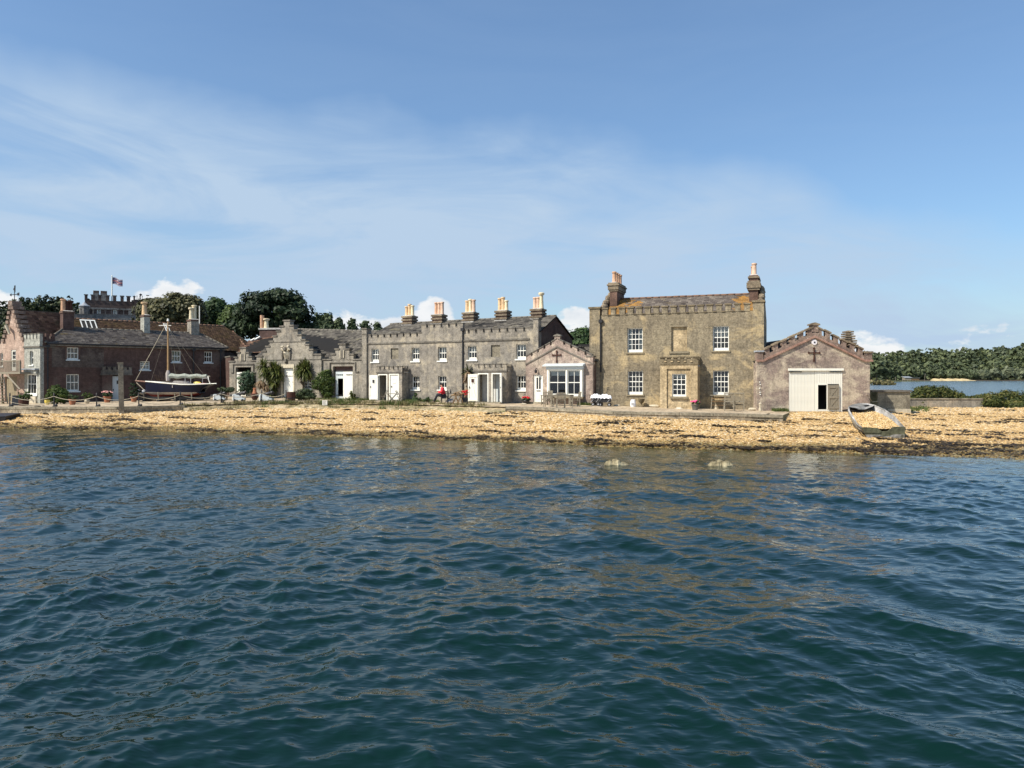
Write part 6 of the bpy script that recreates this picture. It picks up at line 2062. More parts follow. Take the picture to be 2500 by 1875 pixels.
    strip('stripe', MT['flag_white'], .04, .14, .012); strip('stripe', MT['flag_white'], .86, .96, .012)
    # mounds of lawn / terrace under it
    return r_


castle()
# ================================================================== VEGETATION AND THE FAR SHORE
def leaf_cloud(lobes, n, size, seed, clumps=None, clump_r=0.3, shell=0.55, aspect=1.6, up=0.25):
    """leaf-sized faces gathered in clumps spread through the lobes; returns vertices, faces, per-leaf tint"""
    r_ = np.random.RandomState(seed)
    lobes = [(np.array(c, float), np.array(r, float)) for c, r in lobes]
    vol = np.array([np.prod(r) ** (2 / 3) for _, r in lobes]); vol /= vol.sum()
    nc = clumps or max(12, n // 45)
    li = r_.choice(len(lobes), nc, p=vol)
    C = np.array([lobes[i][0] for i in li]); R = np.array([lobes[i][1] for i in li])
    d = r_.normal(size=(nc, 3)); d /= np.linalg.norm(d, axis=1)[:, None]
    rad = shell + (1 - shell) * r_.uniform(0, 1, nc) ** 0.6
    cc = C + d * R * rad[:, None]
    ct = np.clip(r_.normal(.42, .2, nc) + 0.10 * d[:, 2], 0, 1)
    k = r_.randint(0, nc, n)
    cr = clump_r * r_.uniform(.5, 1.35, nc)
    e = r_.normal(size=(n, 3)); e /= np.linalg.norm(e, axis=1)[:, None]
    P = cc[k] + e * (cr[k] * r_.uniform(.3, 1, n) ** .5)[:, None] * np.array([1, 1, .72])
    nrm = e * .7 + d[k] * .5 + np.array([0, 0, up]) + r_.normal(size=(n, 3)) * .35
    nrm /= np.linalg.norm(nrm, axis=1)[:, None]
    a = np.cross(nrm, r_.normal(size=(n, 3))); a /= np.linalg.norm(a, axis=1)[:, None]
    b = np.cross(nrm, a)
    s = (size * r_.uniform(.6, 1.4, n))[:, None]
    V = np.stack([P - a * s * aspect * .5, P - b * s * .5, P + a * s * aspect * .5, P + b * s * .5], 1).reshape(-1, 3)
    Q = np.arange(4 * n).reshape(-1, 4)
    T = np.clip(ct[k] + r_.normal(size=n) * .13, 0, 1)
    return V, Q, T


def px_lobes(lobes, Y, squash=.8):
    """lobes given as (column, row, half-width, half-height[, depth shift]) seen at distance Y"""
    o = []
    for l_ in lobes:
        y = Y + (l_[4] if len(l_) > 4 else 0)
        s = y / FOC
        p = depth_at(l_[0], l_[1], y)
        o.append(((p.x, p.y, p.z), (l_[2] * s, l_[2] * s * squash, l_[3] * s)))
    return o


def limbs(mb, base, top, lobes, r, seed=0):
    rnd = random.Random(seed)
    base, top = Vector(base), Vector(top)
    mid = base.lerp(top, .5) + Vector((rnd.uniform(-.3, .3), 0, 0))
    mb.tube([base, base.lerp(mid, .3), mid, top], [r, r * .8, r * .65, r * .4], 8)
    for c, rr in lobes:
        c = Vector(c)
        st = mid.lerp(top, rnd.uniform(.1, .8))
        k = st.lerp(c, .5) + Vector((0, 0, -abs(rr[2]) * .2))
        mb.tube([st, k, c], [r * .4, r * .25, r * .08], 5)


def tree(name, label, cat, Y, lobes, base_px, base_z, n, size, leaf, trunk_r=.35, clump_r=.8, seed=1, group=None, top=None, shell=.5, clumps=None):
    L3 = px_lobes(lobes, Y)
    bx = (base_px - CXP) / FOC * Y
    r_ = root(name, label, cat, (bx, Y, base_z), 0, group)
    L3 = [((c[0] - bx, c[1] - Y, c[2] - base_z), r) for c, r in L3]
    tz = np.mean([c[2] for c, _ in L3])
    mb = MB(); limbs(mb, (0, 0, -.5), (0, 0, tz), L3, trunk_r, seed)
    mb.build('trunk', MT['bark'], r_)
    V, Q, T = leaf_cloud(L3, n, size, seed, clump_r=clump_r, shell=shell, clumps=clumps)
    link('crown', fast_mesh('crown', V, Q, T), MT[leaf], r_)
    return r_


# trees behind the roofs, left to right
tree('oak_tree', 'large olive-green oak with pale leaf sprays behind the white chimney', 'tree', 105,
     [(405, 765, 48, 34), (448, 752, 36, 28), (470, 765, 24, 34), (372, 762, 30, 26), (350, 775, 20, 24), (430, 738, 28, 18), (395, 790, 50, 22), (365, 745, 20, 12)], 420, 3, 15000, .34, 'leaf_olive', .5, 1.0, 11, shell=.72, clumps=520)
tree('broadleaf_tree', 'rounded grey-green tree between the oak and the cedar', 'tree', 125,
     [(523, 760, 28, 24), (508, 775, 22, 26), (540, 775, 18, 24), (525, 745, 18, 12)], 522, 3, 7000, .36, 'leaf_mid', .4, 1.0, 12, shell=.7, clumps=260)
tree('broadleaf_tree', 'mid-green tree filling the gap left of the big dark pine', 'tree', 120,
     [(575, 768, 22, 20), (560, 785, 20, 20), (590, 785, 28, 24)], 575, 3, 6000, .36, 'leaf_bright', .4, 1.0, 13, shell=.7, clumps=220)
tree('pine_tree', 'huge dark spreading pine rising above the red-tiled roofs', 'tree', 112,
     [(640, 735, 46, 19), (690, 730, 46, 17), (665, 755, 70, 20), (612, 768, 40, 24), (720, 765, 42, 20), (640, 790, 50, 22), (600, 800, 34, 22), (735, 787, 32, 20), (570, 795, 28, 16),
      (722, 745, 22, 18), (668, 718, 30, 8), (745, 800, 20, 14), (690, 790, 26, 18)],
     672, 3, 22000, .34, 'leaf_dark', .7, 1.05, 14, shell=.6, clumps=330)
for i, (cx_p, hw_, yt, lab) in enumerate(((778, 13, 767, 'pale grey-green conifer just right of the big pine'), (800, 16, 766, 'tallest pointed conifer right of the big pine'),
                                            (828, 13, 778, 'narrow conifer between two bushier ones above the workshop roof'), (860, 15, 782, 'bushy conifer behind the workshop roof ridge'),
                                            (892, 17, 786, 'yellow-green conifer beside the terrace corner pillar'), (922, 16, 791, 'last low tree behind the terrace roof hip'))):
    lb = [(cx_p, yt + 4 + (k * 8), hw_ * (.25 + .2 * k), 7) for k in range(6)]
    tree('conifer_tree', lab, 'tree', 112, lb, cx_p, 2.5, 3000, .3, 'leaf_conifer', .25, .55, 30 + i, group='conifers above the workshop roof', shell=.2, clumps=150)
tree('holm_tree', 'dark evergreen showing between the terrace gable and the ochre house', 'tree', 95,
     [(1424, 822, 17, 16), (1400, 826, 16, 14), (1442, 832, 14, 18), (1410, 845, 34, 18), (1380, 838, 18, 14)], 1415, 2, 7000, .3, 'leaf_mid', .35, .8, 40, shell=.65, clumps=240)

# wooded hill on the left: the hill itself, its woodland and two nearer crowns
def hill(name, pts, Y0, Y1, label, mat_, n=60):
    """pts: (column, row of the crest) seen at distance Y1; rises from sea level at Y0"""
    xs = np.linspace(pts[0][0], pts[-1][0], n)
    V = []
    for x in xs:
        zt = depth_at(x, float(np.interp(x, [p[0] for p in pts], [p[1] for p in pts])), Y1).z
        for k in range(10):
            f = k / 7
            y = Y0 + (Y1 - Y0) * f
            z = zt * (math.sin(min(f, 1) * math.pi / 2) ** 1.2) if f <= 1 else zt * (1 - (f - 1) * 1.5)
            V.append(((x - CXP) / FOC * Y1 * (.75 + .25 * min(f, 1)) if False else (x - CXP) / FOC * Y1, y, z - .6))
    V = np.array(V).reshape(n, 10, 3)
    idx = np.arange(n * 10).reshape(n, 10)
    Q = np.stack([idx[:-1, :-1], idx[1:, :-1], idx[1:, 1:], idx[:-1, 1:]], -1).reshape(-1, 4)
    o = link(name, fast_mesh(name, V.reshape(-1, 3), Q, smooth=True), mat_)
    tag(o, label, kind='structure')
    return V


MT['far_ground'] = plain('rough_far_grass', (0.075, 0.085, 0.03), 0.95, 0.3, 0.02)
HV = hill('hill', [(-520, 780), (-100, 785), (0, 778), (57, 774), (103, 760), (140, 752), (170, 760), (230, 785), (420, 815)], 170, 240, 'wooded hill behind the gabled corner house', MT['far_ground'])


def woodland(name, V, label, leaf, spacing, crown, n_leaf, size, seed, fmin=0, fmax=9, xr=None, keep=1.0):
    """many tree crowns standing on a hill sheet: one mass"""
    r_ = np.random.RandomState(seed)
    n0, n1 = V.shape[0], V.shape[1]
    out_V, out_T = [], []
    lob = []
    area_pts = []
    for i in range(n0 - 1):
        for j in range(fmin, min(fmax, n1 - 1)):
            a, b, c = V[i, j], V[i + 1, j], V[i, j + 1]
            ar = np.linalg.norm(np.cross(b - a, c - a))
            m_ = r_.poisson(ar / (spacing * spacing) * keep)
            for _ in range(m_):
                s, t = r_.uniform(), r_.uniform()
                p = a + (b - a) * s + (c - a) * t
                if xr and not (xr[0] < p[0] < xr[1]): continue
                area_pts.append(p)
    for p in area_pts:
        h = crown * (.55 + .95 * r_.uniform() ** 1.6)
        lob.append(((p[0], p[1], p[2] + h * .75), (h * r_.uniform(.6, .85), h * .7, h * r_.uniform(.5, .75))))
    Vv, Qq, Tt = [], [], []
    k = 0
    for i, l_ in enumerate(lob):
        v, q, t = leaf_cloud([l_], n_leaf, size, seed + i + 1, clumps=max(6, n_leaf // 10), clump_r=crown * .22, shell=.75)
        Vv.append(v); Qq.append(q + k); k += len(v)
        Tt.append(np.clip(t + r_.normal() * .3, 0, 1))
    o = link(name, fast_mesh(name, np.concatenate(Vv), np.concatenate(Qq), np.concatenate(Tt)), MT[leaf])
    tag(o, label, kind='stuff')
    return len(lob)


nW = woodland('woodland', HV, 'dark wood covering the hill on the left', 'wood_hill', 3.4, 2.9, 130, .62, 100, xr=(-190, -118))

FARY = 850
FV = hill('hills', [(1100, 900), (1500, 895), (1880, 892), (2090, 889), (2181, 886), (2242, 880), (2294, 876), (2331, 880), (2385, 877), (2407, 868), (2433, 864), (2468, 864), (2500, 869), (2800, 862), (3100, 874)], FARY + 18, 1150,
          'long low wooded hills beyond the lagoon', MT['far_ground'])
woodland('woodland', FV, 'far wood covering the hills beyond the lagoon', 'wood_far', 12, 10.0, 80, 2.9, 500, xr=(300, 960))
# nearer, brighter shoreline trees, one by one
def shore_tree(px, w_, h_, y, leaf, label, seed, group=None, name='shore_tree', cat='tree'):
    base = depth_at(px, HOR, y); base.z = .6
    s = y / FOC
    hp = HOR - h_
    top = depth_at(px, HOR - h_, y).z
    lb = [(px, HOR - h_ * .55, w_ * .8, h_ * .42), (px - w_ * .45, HOR - h_ * .35, w_ * .5, h_ * .33), (px + w_ * .45, HOR - h_ * .4, w_ * .5, h_ * .35), (px, HOR - h_ * .8, w_ * .45, h_ * .2)]
    tree(name, label, cat, y, lb, px, .6, 900, 1.7 * w_ / 14, leaf, .5, w_ * s * .3, seed, group, shell=.5, clumps=60)


for i, (px_, w_, h_, y, lab) in enumerate(((2140, 18, 56, 700, 'tall bright green tree nearest the boathouse gable on the far shore'), (2164, 17, 50, 710, 'second tall green tree of the clump on the far shore'),
                                           (2186, 14, 42, 720, 'right-hand lower tree of the clump beside the reed island'), (2128, 14, 48, 715, 'green far-shore tree half hidden by the boathouse corner'))):
    shore_tree(px_, w_, h_, y, 'wood_far', lab, 700 + i, 'clump of trees by the far reed bank')
for i, (px_, w_, h_, lab) in enumerate(((2400, 20, 18, 'pale rounded willow at the left end of the willow row'), (2432, 20, 22, 'pale willow second in the row on the far shore'), (2462, 22, 24, 'large pale willow in the middle of the far row'),
                                        (2495, 22, 23, 'pale willow cut by the picture edge on the far shore'), (2535, 24, 22, 'pale willow beyond the row on the far shore'))):
    shore_tree(px_, w_, h_, 865, 'wood_far_pale', lab, 720 + i, 'row of pale willows on the far shore', name='willow_tree')
for i, (px_, w_, h_, lab) in enumerate(((2222, 16, 24, 'small round tree behind the far hut'), (2245, 15, 30, 'dark tree right of the far hut'), (2268, 15, 27, 'dark tree at the left end of the far beach'),
                                        (2292, 14, 22, 'bushy tree above the far sandy beach'), (2316, 15, 19, 'low bushy tree above the middle of the far beach'), (2345, 16, 17, 'low wide tree near the right end of the far beach'), (2372, 15, 16, 'low dark tree between the far beach and the willows'))):
    shore_tree(px_, w_, h_, 862, 'wood_far', lab, 740 + i, 'trees along the far beach')
# far beach, bank, reed island, hut, posts
def far_strip(name, px0, px1, y, zt, depth, mat_, label, kind='structure'):
    a, b = depth_at(px0, HOR, y), depth_at(px1, HOR, y)
    mb = MB(); n = 24
    vs = []
    for i in range(n + 1):
        f = i / n; x = a.x + (b.x - a.x) * f
        zz_ = zt * (.75 + .25 * math.sin(i * 1.7)) * min(1, 6 * f, 6 * (1 - f)) + .05
        vs += [(x, y, -.3), (x, y + 2 + .8 * math.sin(i), zz_ * .7), (x, y + depth, zz_)]
    fs = [(3 * i + k, 3 * i + 3 + k, 3 * i + 4 + k, 3 * i + 1 + k) for i in range(n) for k in range(2)]
    mb.add(vs, fs, True)
    o = mb.build(name, mat_)
    return tag(o, label, kind=kind)


MT['far_sand'] = plain('far_sand', (0.50, 0.40, 0.22), 0.95, 0.15, 0.2)
MT['far_bank'] = plain('far_dark_bank', (0.06, 0.05, 0.035), 0.95, 0.2, 0.3)
far_strip('beach_far', 2276, 2386, 846, 3.0, 14, MT['far_sand'], 'narrow sandy beach on the far shore')
far_strip('bank', 2120, 2900, 851, 1.4, 20, MT['far_bank'], 'dark mud bank along the far shore')
far_strip('grass_bank', 2100, 2280, 700, .9, 30, MT['far_ground'], 'low grassy spit with a hut on the far shore')
is_ = depth_at(2152, HOR, 345)
V, Q, T = leaf_cloud([((is_.x + dx, 345, .9), (3.2, 3, 1.6 - .1 * abs(dx) * .3)) for dx in (-6, -4, -2, 0, 2, 4)], 3500, .5, 801, clump_r=.6, shell=.3)
tag(link('reeds', fast_mesh('reeds', V, Q, T), MT['grass']), 'low reedy islet on the lagoon', kind='stuff')
hp = depth_at(2205, HOR, 705); hx = depth_at(2240, HOR, 705).x - hp.x
hu = root('hut', 'small grey timber hut on stilts on the far shore', 'hut', (hp.x, 702, .5))
MB().box(0, hx * .45, 0, 5, .8, 3.2).build('wall', MT['wood_grey'], hu)
MB().box(hx * .47, hx, 0, 5, .8, 2.4).build('wall', MT['wood_brown'], hu)
MB().add([(-.5, -.6, 3.0), (hx * .5, -.6, 3.0), (hx * .5, 5.6, 4.0), (-.5, 5.6, 4.0), (-.5, -.6, 3.25), (hx * .5, -.6, 3.25), (hx * .5, 5.6, 4.25), (-.5, 5.6, 4.25)],
         [(0, 3, 2, 1), (4, 5, 6, 7), (0, 1, 5, 4), (1, 2, 6, 5), (2, 3, 7, 6), (3, 0, 4, 7)]).build('roof', MT['lead'], hu)
MB().box(hx * .46, hx + .6, -.6, 5.6, 2.7, 2.9).build('roof', MT['lead'], hu)
for i in range(6): MB().box(i * hx / 5.5, i * hx / 5.5 + .25, -.1, .15, -.9, .8).build('post', MT['wood_post'], hu)
for px_, h, lab in ((2186, 4.2, 'bare mooring post at the left of the far spit'), (2203.5, 5.0, 'taller mooring post left of the far hut'), (2256, 7.5, 'leaning pale spar among the far trees')):
    p = depth_at(px_, HOR, 690)
    o = MB().tube([(0, 0, -1), (.2 if h < 7 else 1.2, 0, h)], .16, 5).build('mooring_post', MT['wood_post'], None, loc=(p.x, 690, 0))
    tag(o, lab, 'post', 'posts on the far shore')

# brambles on the spit at the right
def bush(name, label, cat, lobes, n, size, leaf, seed, base=None, clump_r=.14, group=None, shell=.5, clumps=None, stems=True):
    """lobes in world coordinates"""
    b = base or (lobes[0][0][0], lobes[0][0][1], ground_xy(lobes[0][0][0], lobes[0][0][1]))
    r_ = root(name, label, cat, b, 0, group)
    L3 = [((c[0] - b[0], c[1] - b[1], c[2] - b[2]), r) for c, r in lobes]
    if stems:
        mb = MB(); rnd = random.Random(seed)
        for i in range(5):
            c, rr = L3[i % len(L3)]
            mb.tube([(rnd.uniform(-.1, .1), rnd.uniform(-.1, .1), -.1), (c[0] * .5 + rnd.uniform(-.1, .1), c[1] * .5, c[2] * .5), (c[0] + rnd.uniform(-.3, .3) * rr[0], c[1], c[2])], [.03, .022, .01], 5)
        mb.build('stem', MT['bark'], r_)
    V, Q, T = leaf_cloud(L3, n, size, seed, clump_r=clump_r, shell=shell, clumps=clumps)
    link('foliage', fast_mesh('foliage', V, Q, T), MT[leaf], r_)
    return r_


def pl_(px, py, rx, ry, Y, sq=.8):
    return px_lobes([(px, py, rx, ry)], Y, sq)[0]


bush('bramble_bush', 'big bramble mound between the concrete store and the low wall end', 'bush',
     [pl_(2262, 962, 30, 20, 57), pl_(2300, 960, 28, 16, 57.5), pl_(2240, 972, 18, 20, 56), pl_(2330, 968, 24, 12, 57.5), pl_(2245, 985, 20, 12, 55.5)], 9000, .10, 'bramble', 900, clump_r=.28, clumps=420, base=(depth_at(2262, HOR, 57).x, 57, 1.0))
bush('bramble_bush', 'low bramble strip running along the top of the low wall', 'bush',
     [pl_(2365, 975, 26, 7, 57), pl_(2395, 972, 22, 8, 57)], 3000, .10, 'bramble', 901, clump_r=.2, clumps=160, base=(depth_at(2365, HOR, 57).x, 57, 1.0))
bush('bramble_bush', 'wide bramble mass at the right edge of the beach', 'bush',
     [pl_(2425, 978, 28, 20, 56), pl_(2460, 975, 34, 20, 57), pl_(2400, 985, 26, 13, 55.5), pl_(2510, 975, 40, 20, 57), pl_(2560, 975, 40, 22, 57), pl_(2490, 990, 40, 10, 55.5)], 14000, .10, 'bramble', 902,
     clump_r=.3, clumps=620, base=(depth_at(2425, HOR, 56).x, 56, 1.0))


# ------------------------------------------------------------------ planting along the fronts
def at_ground(px, py): return on_ground(px, py)


def shrub(name, label, cat, px, py, w_, h_, n, size, leaf, seed, lobes=None, clump_r=.12, lift=0.0, group=None, shell=.45, clumps=None):
    """shrub standing on the ground where (px, py) is; w_, h_ in picture pixels"""
    g = at_ground(px, py); s = g.y / FOC
    W, H_ = w_ * s / 2, h_ * s
    lobes = lobes or [(0, .55, 1, .5), (-.4, .4, .6, .38), (.45, .42, .6, .4), (.05, .8, .6, .28)]
    L3 = [((g.x + l_[0] * W, g.y, g.z + lift + l_[1] * H_), (l_[2] * W, l_[2] * W * .85, l_[3] * H_)) for l_ in lobes]
    return bush(name, label, cat, L3, n, size, leaf, seed, base=(g.x, g.y, g.z), clump_r=clump_r, group=group, shell=shell, clumps=clumps)


shrub('rose_bush', 'big bright green leafy bush in front of the brick house window', 'bush', 139, 986, 50, 42, 5000, .075, 'leaf_bright', 1001, clump_r=.16, clumps=260)
shrub('variegated_shrub', 'tall pale-leaved shrub hiding the left white workshop door', 'shrub', 603, 968, 46, 66, 6000, .085, 'leaf_blue', 1002, clump_r=.18, clumps=300,
      lobes=[(0, .6, .95, .36), (-.25, .3, .6, .22), (.2, .82, .6, .2), (.4, .5, .55, .3), (-.3, .75, .5, .22)])
shrub('leafy_tree', 'leafy green tree between the workshop window and its right doorway', 'tree', 790, 974, 58, 72, 7000, .085, 'leaf_bright', 1003, clump_r=.19, clumps=330,
      lobes=[(.1, .7, .8, .28), (-.35, .52, .6, .2), (.45, .5, .5, .4), (.3, .3, .5, .28), (.25, .9, .4, .12), (-.6, .45, .35, .12)])
shrub('low_shrub', 'low grey-green shrub under the workshop window', 'shrub', 744, 977, 56, 26, 4000, .07, 'leaf_conifer', 1004, clump_r=.14, clumps=200)
shrub('wall_plant', 'white-flowering plant against the terrace wall under a window', 'plant', 1016, 983, 22, 24, 1300, .06, 'leaf_mid', 1005, clump_r=.1, lobes=[(0, .3, 1, .3), (-.1, .75, .6, .25)])
shrub('wall_plant', 'low green weeds at the foot of the terrace wall beside the seated person', 'plant', 1044, 983, 18, 12, 800, .06, 'leaf_mid', 1006, clump_r=.08)
shrub('planter_hedge', 'flat-topped bush above the leftmost cannon', 'bush', 552, 977, 40, 32, 2600, .06, 'leaf_conifer', 1007, clump_r=.12, lobes=[(0, .8, 1, .18), (-.4, .75, .5, .2), (.5, .78, .5, .2), (-.5, .4, .3, .3)])
shrub('dark_fir', 'dark layered fir in a pot between the door and the boat', 'plant', 327, 981, 36, 42, 2200, .07, 'leaf_dark', 1008, clump_r=.1, lobes=[(0, .9, .4, .08), (0, .7, .75, .07), (0, .5, 1, .07), (0, .32, .8, .07)], lift=.15)
shrub('ivy_climber', 'thin climber on the terrace wall beside the second porch', 'plant', 1140, 980, 14, 40, 600, .08, 'leaf_dead', 1009, clump_r=.12, lobes=[(0, .5, .6, .5)])


def cordyline(label, px, py, heads, trunks, seed, n=150, length=.85):
    """cabbage palm: heads of sword leaves (column, row, size, dead?) on thin trunks"""
    g = at_ground(px, py); s = g.y / FOC
    r_ = root('cabbage_palm', label, 'palm tree', g, 0, None)
    rnd = np.random.RandomState(seed)
    to = lambda x, y, dy=0: Vector(((x - px) * s, dy, (py - y) * s))
    for pts in trunks:
        MB().tube([to(*p) for p in pts], [.11] + [.085] * (len(pts) - 1), 8).build('trunk', MT['bark'], r_)
    for (x, y, sc, dead) in heads:
        c = to(x, y, rnd.uniform(-.35, .35))
        V, F_, T = [], [], []
        for i in range(int(n * sc)):
            th = rnd.uniform(0, 2 * np.pi)
            el = rnd.uniform(-.9, 1.35) if not dead else rnd.uniform(-1.5, -.3)
            L_ = length * sc * rnd.uniform(.7, 1.1)
            d = Vector((math.cos(th) * math.cos(el), math.sin(th) * math.cos(el), math.sin(el)))
            side = d.cross(Vector((0, 0, 1)));
            if side.length < .01: side = Vector((1, 0, 0))
            side.normalize(); wd = .045
            dr = L_ * .55 * max(.2, math.cos(el))
            p = [c, c + d * L_ * .4 + Vector((0, 0, -.02 * L_)), c + d * L_ * .75 + Vector((0, 0, -dr * .22)), c + d * L_ + Vector((0, 0, -dr * .7))]
            ws_ = [wd * .7, wd, wd * .8, .004]
            k = len(V)
            for q, w_ in zip(p, ws_): V += [tuple(q - side * w_), tuple(q + side * w_)]
            for j in range(3): F_.append((k + 2 * j, k + 2 * j + 1, k + 2 * j + 3, k + 2 * j + 2)); T.append(float(np.clip(rnd.normal(.5, .25), 0, 1)))
        link('leaf_head', fast_mesh('leaf_head', np.array(V), F_, T), MT['leaf_dead' if dead else 'leaf_cord'], r_)
    return r_


cordyline('large multi-headed cabbage palm left of the workshop middle door', 664, 972,
          [(645, 893, 1.05, 0), (668, 900, 1.1, 0), (680, 908, 1.05, 0), (652, 912, 1.0, 0), (664, 925, 1.0, 0), (678, 918, .9, 0), (663, 945, .9, 0), (660, 962, .9, 0), (672, 935, .8, 0), (640, 928, .9, 1), (655, 940, .7, 1), (648, 905, .9, 0)],
          [[(662, 972), (658, 940), (648, 898)], [(666, 972), (668, 935), (674, 905)], [(664, 972), (662, 950)]], 5)
cordyline('single-trunked cabbage palm in front of the small-paned workshop window', 741, 972,
          [(740, 893, 1.15, 0), (749, 900, 1.1, 0), (733, 902, 1.0, 0), (745, 908, 1.0, 0), (741, 962, .6, 0)], [[(741, 972), (741, 935), (741, 895)], [(741, 938), (734, 930)]], 6, n=190)
cordyline('small spiky dark yucca beside the right white workshop door', 861, 976, [(860, 965, .75, 0), (866, 969, .6, 0), (858, 958, .45, 0)], [[(861, 976), (860, 962)]], 7, n=60, length=.55)
cordyline('half-dead cabbage palm squeezed beside the second terrace porch', 1143, 980, [(1142, 902, .75, 0), (1143, 905, .8, 1), (1144, 918, .7, 1)], [[(1143, 980), (1142, 940), (1142, 902)]], 8, n=60)


# grass: verge between path and shingle, tufts at wall feet
def grass_mass(name, label, spots, leaf, seed, hmin=.08, hmax=.3, w_=.012):
    """spots: (px0, px1, y0, y1, count) picture bands laid on the ground"""
    r_ = np.random.RandomState(seed)
    V, F_, T = [], [], []
    for (a, b, y0, y1, n) in spots:
        nc = max(3, n // 28)
        cpx = r_.uniform(a, b, nc); cf = r_.uniform(0, 1, nc); chh = r_.uniform(.4, 1.2, nc)
        for _ in range(n):
            k = r_.randint(nc)
            px = cpx[k] + r_.normal() * 4; f = np.clip(cf[k] + r_.normal() * .1, 0, 1)
            ya = y0 + (y1 - y0) * f
            x, y = (px - CXP) / FOC * ya, ya + r_.normal() * .06
            z = ground_z(px, y) - .02
            h = r_.uniform(hmin, hmax) * chh[k]
            th = r_.uniform(0, 6.28); lean = r_.uniform(0, .6) * h
            dx, dy = math.cos(th), math.sin(th)
            w2 = w_ * r_.uniform(.7, 1.6)
            i = len(V)
            V += [(x - dy * w2, y + dx * w2, z), (x + dy * w2, y - dx * w2, z), (x + dx * lean, y + dy * lean, z + h)]
            F_.append((i, i + 1, i + 2)); T.append(float(np.clip(r_.normal(.5, .25), 0, 1)))
    return tag(link(name, fast_mesh(name, np.array(V), F_, T), MT[leaf]), label, kind='stuff')


def yb(px): return float(lerp_tab(BTOP, px))


# a low bank of soil where there is no quay wall
pxs2 = list(np.arange(448, 1240, 6.0))
V, Q = grid_mesh('verge', pxs2, lambda px: np.linspace(yb(px) - .9, yb(px) + 2.2, 16),
                 lambda px, y: np.where(y < yb(px) + .6, np.interp(y, [yb(px) - .9, yb(px) + .6], [float(beach_z(px, yb(px) - .9)) - .03, float(path_z(px, yb(px) + .6)) + .04]), path_z(px, y) + .045 - .04 * (y - yb(px) - .6)),
                 lambda x, y: bn(x, y) * .9)
MT['verge'] = masonry('sandy_turf', [(0.28, 0.22, 0.13), (0.38, 0.30, 0.18), (0.48, 0.39, 0.25)], patch=(0.17, 0.155, 0.07), patch_at=(0.46, 0.62), patch_scale=.9, streak=0, fine=6)
tag(link('verge', fast_mesh('verge', V, Q, smooth=True), MT['verge']), 'low sandy turf bank between shingle and path', kind='structure')
bands = []
for px in range(440, 1190, 25):
    q = 1.0 if 560 < px < 1000 else .6
    bands.append((px, px + 25, yb(px) - .6, yb(px) + 1.4, int(330 * q)))
grass_mass('grass', 'straggling rough grass along the top of the shingle', bands, 'grass', 31, .1, .34, .02)
grass_mass('grass', 'greener grass tufts along the bank by the small notice', [(640, 720, yb(680) - .2, yb(680) + 1.2, 900), (780, 880, yb(830) - .2, yb(830) + 1.6, 1500), (930, 1020, yb(980) - .1, yb(980) + 1.5, 1300)], 'grass_green', 32, .12, .36, .022)


def wall_feet(px0, px1, f, v, n, seed, h=.22):
    r_ = np.random.RandomState(seed)
    V, F_, T = [], [], []
    for _ in range(n):
        px = px0 + (px1 - px0) * r_.uniform() ; u = f.u(px, -v)
        p = f.P(u, -v * r_.uniform(.1, 1), 0)
        z = ground_xy(p.x, p.y) - .02
        hh_ = h * r_.uniform(.3, 1.2); th = r_.uniform(0, 6.28); w2 = .03
        i = len(V)
        V += [(p.x - math.sin(th) * w2, p.y + math.cos(th) * w2, z), (p.x + math.sin(th) * w2, p.y - math.cos(th) * w2, z), (p.x + math.cos(th) * hh_ * .6, p.y + math.sin(th) * hh_ * .6, z + hh_)]
        F_.append((i, i + 1, i + 2)); T.append(float(r_.uniform()))
    return V, F_, T


VV, FF, TT = [], [], []
for i, a in enumerate(((845, 905, FT, .8, 900), (905, 1050, FT, .6, 1100), (970, 1060, FT, 1.1, 900), (690, 850, FT, .8, 700), (1408, 1440, FT, .6, 400), (1893, 1928, FH, .8, 700), (2150, 2260, FS, .01, 10), (1130, 1160, FT, .5, 150))):
    if a[2] is FS: continue
    v, f_, t_ = wall_feet(a[0], a[1], a[2], a[3], a[4], 50 + i)
    k = len(VV); VV += v; FF += [tuple(j + k for j in f) for f in f_]; TT += t_
tag(link('weeds', fast_mesh('weeds', np.array(VV), FF, TT), MT['grass_green']), 'weeds and grass growing along the feet of the walls', kind='stuff')
grass_mass('grass', 'green grass strip in front of the concrete store', [(2150, 2265, 50.5, 54.5, 2600)], 'grass_green', 35, .08, .26, .03)

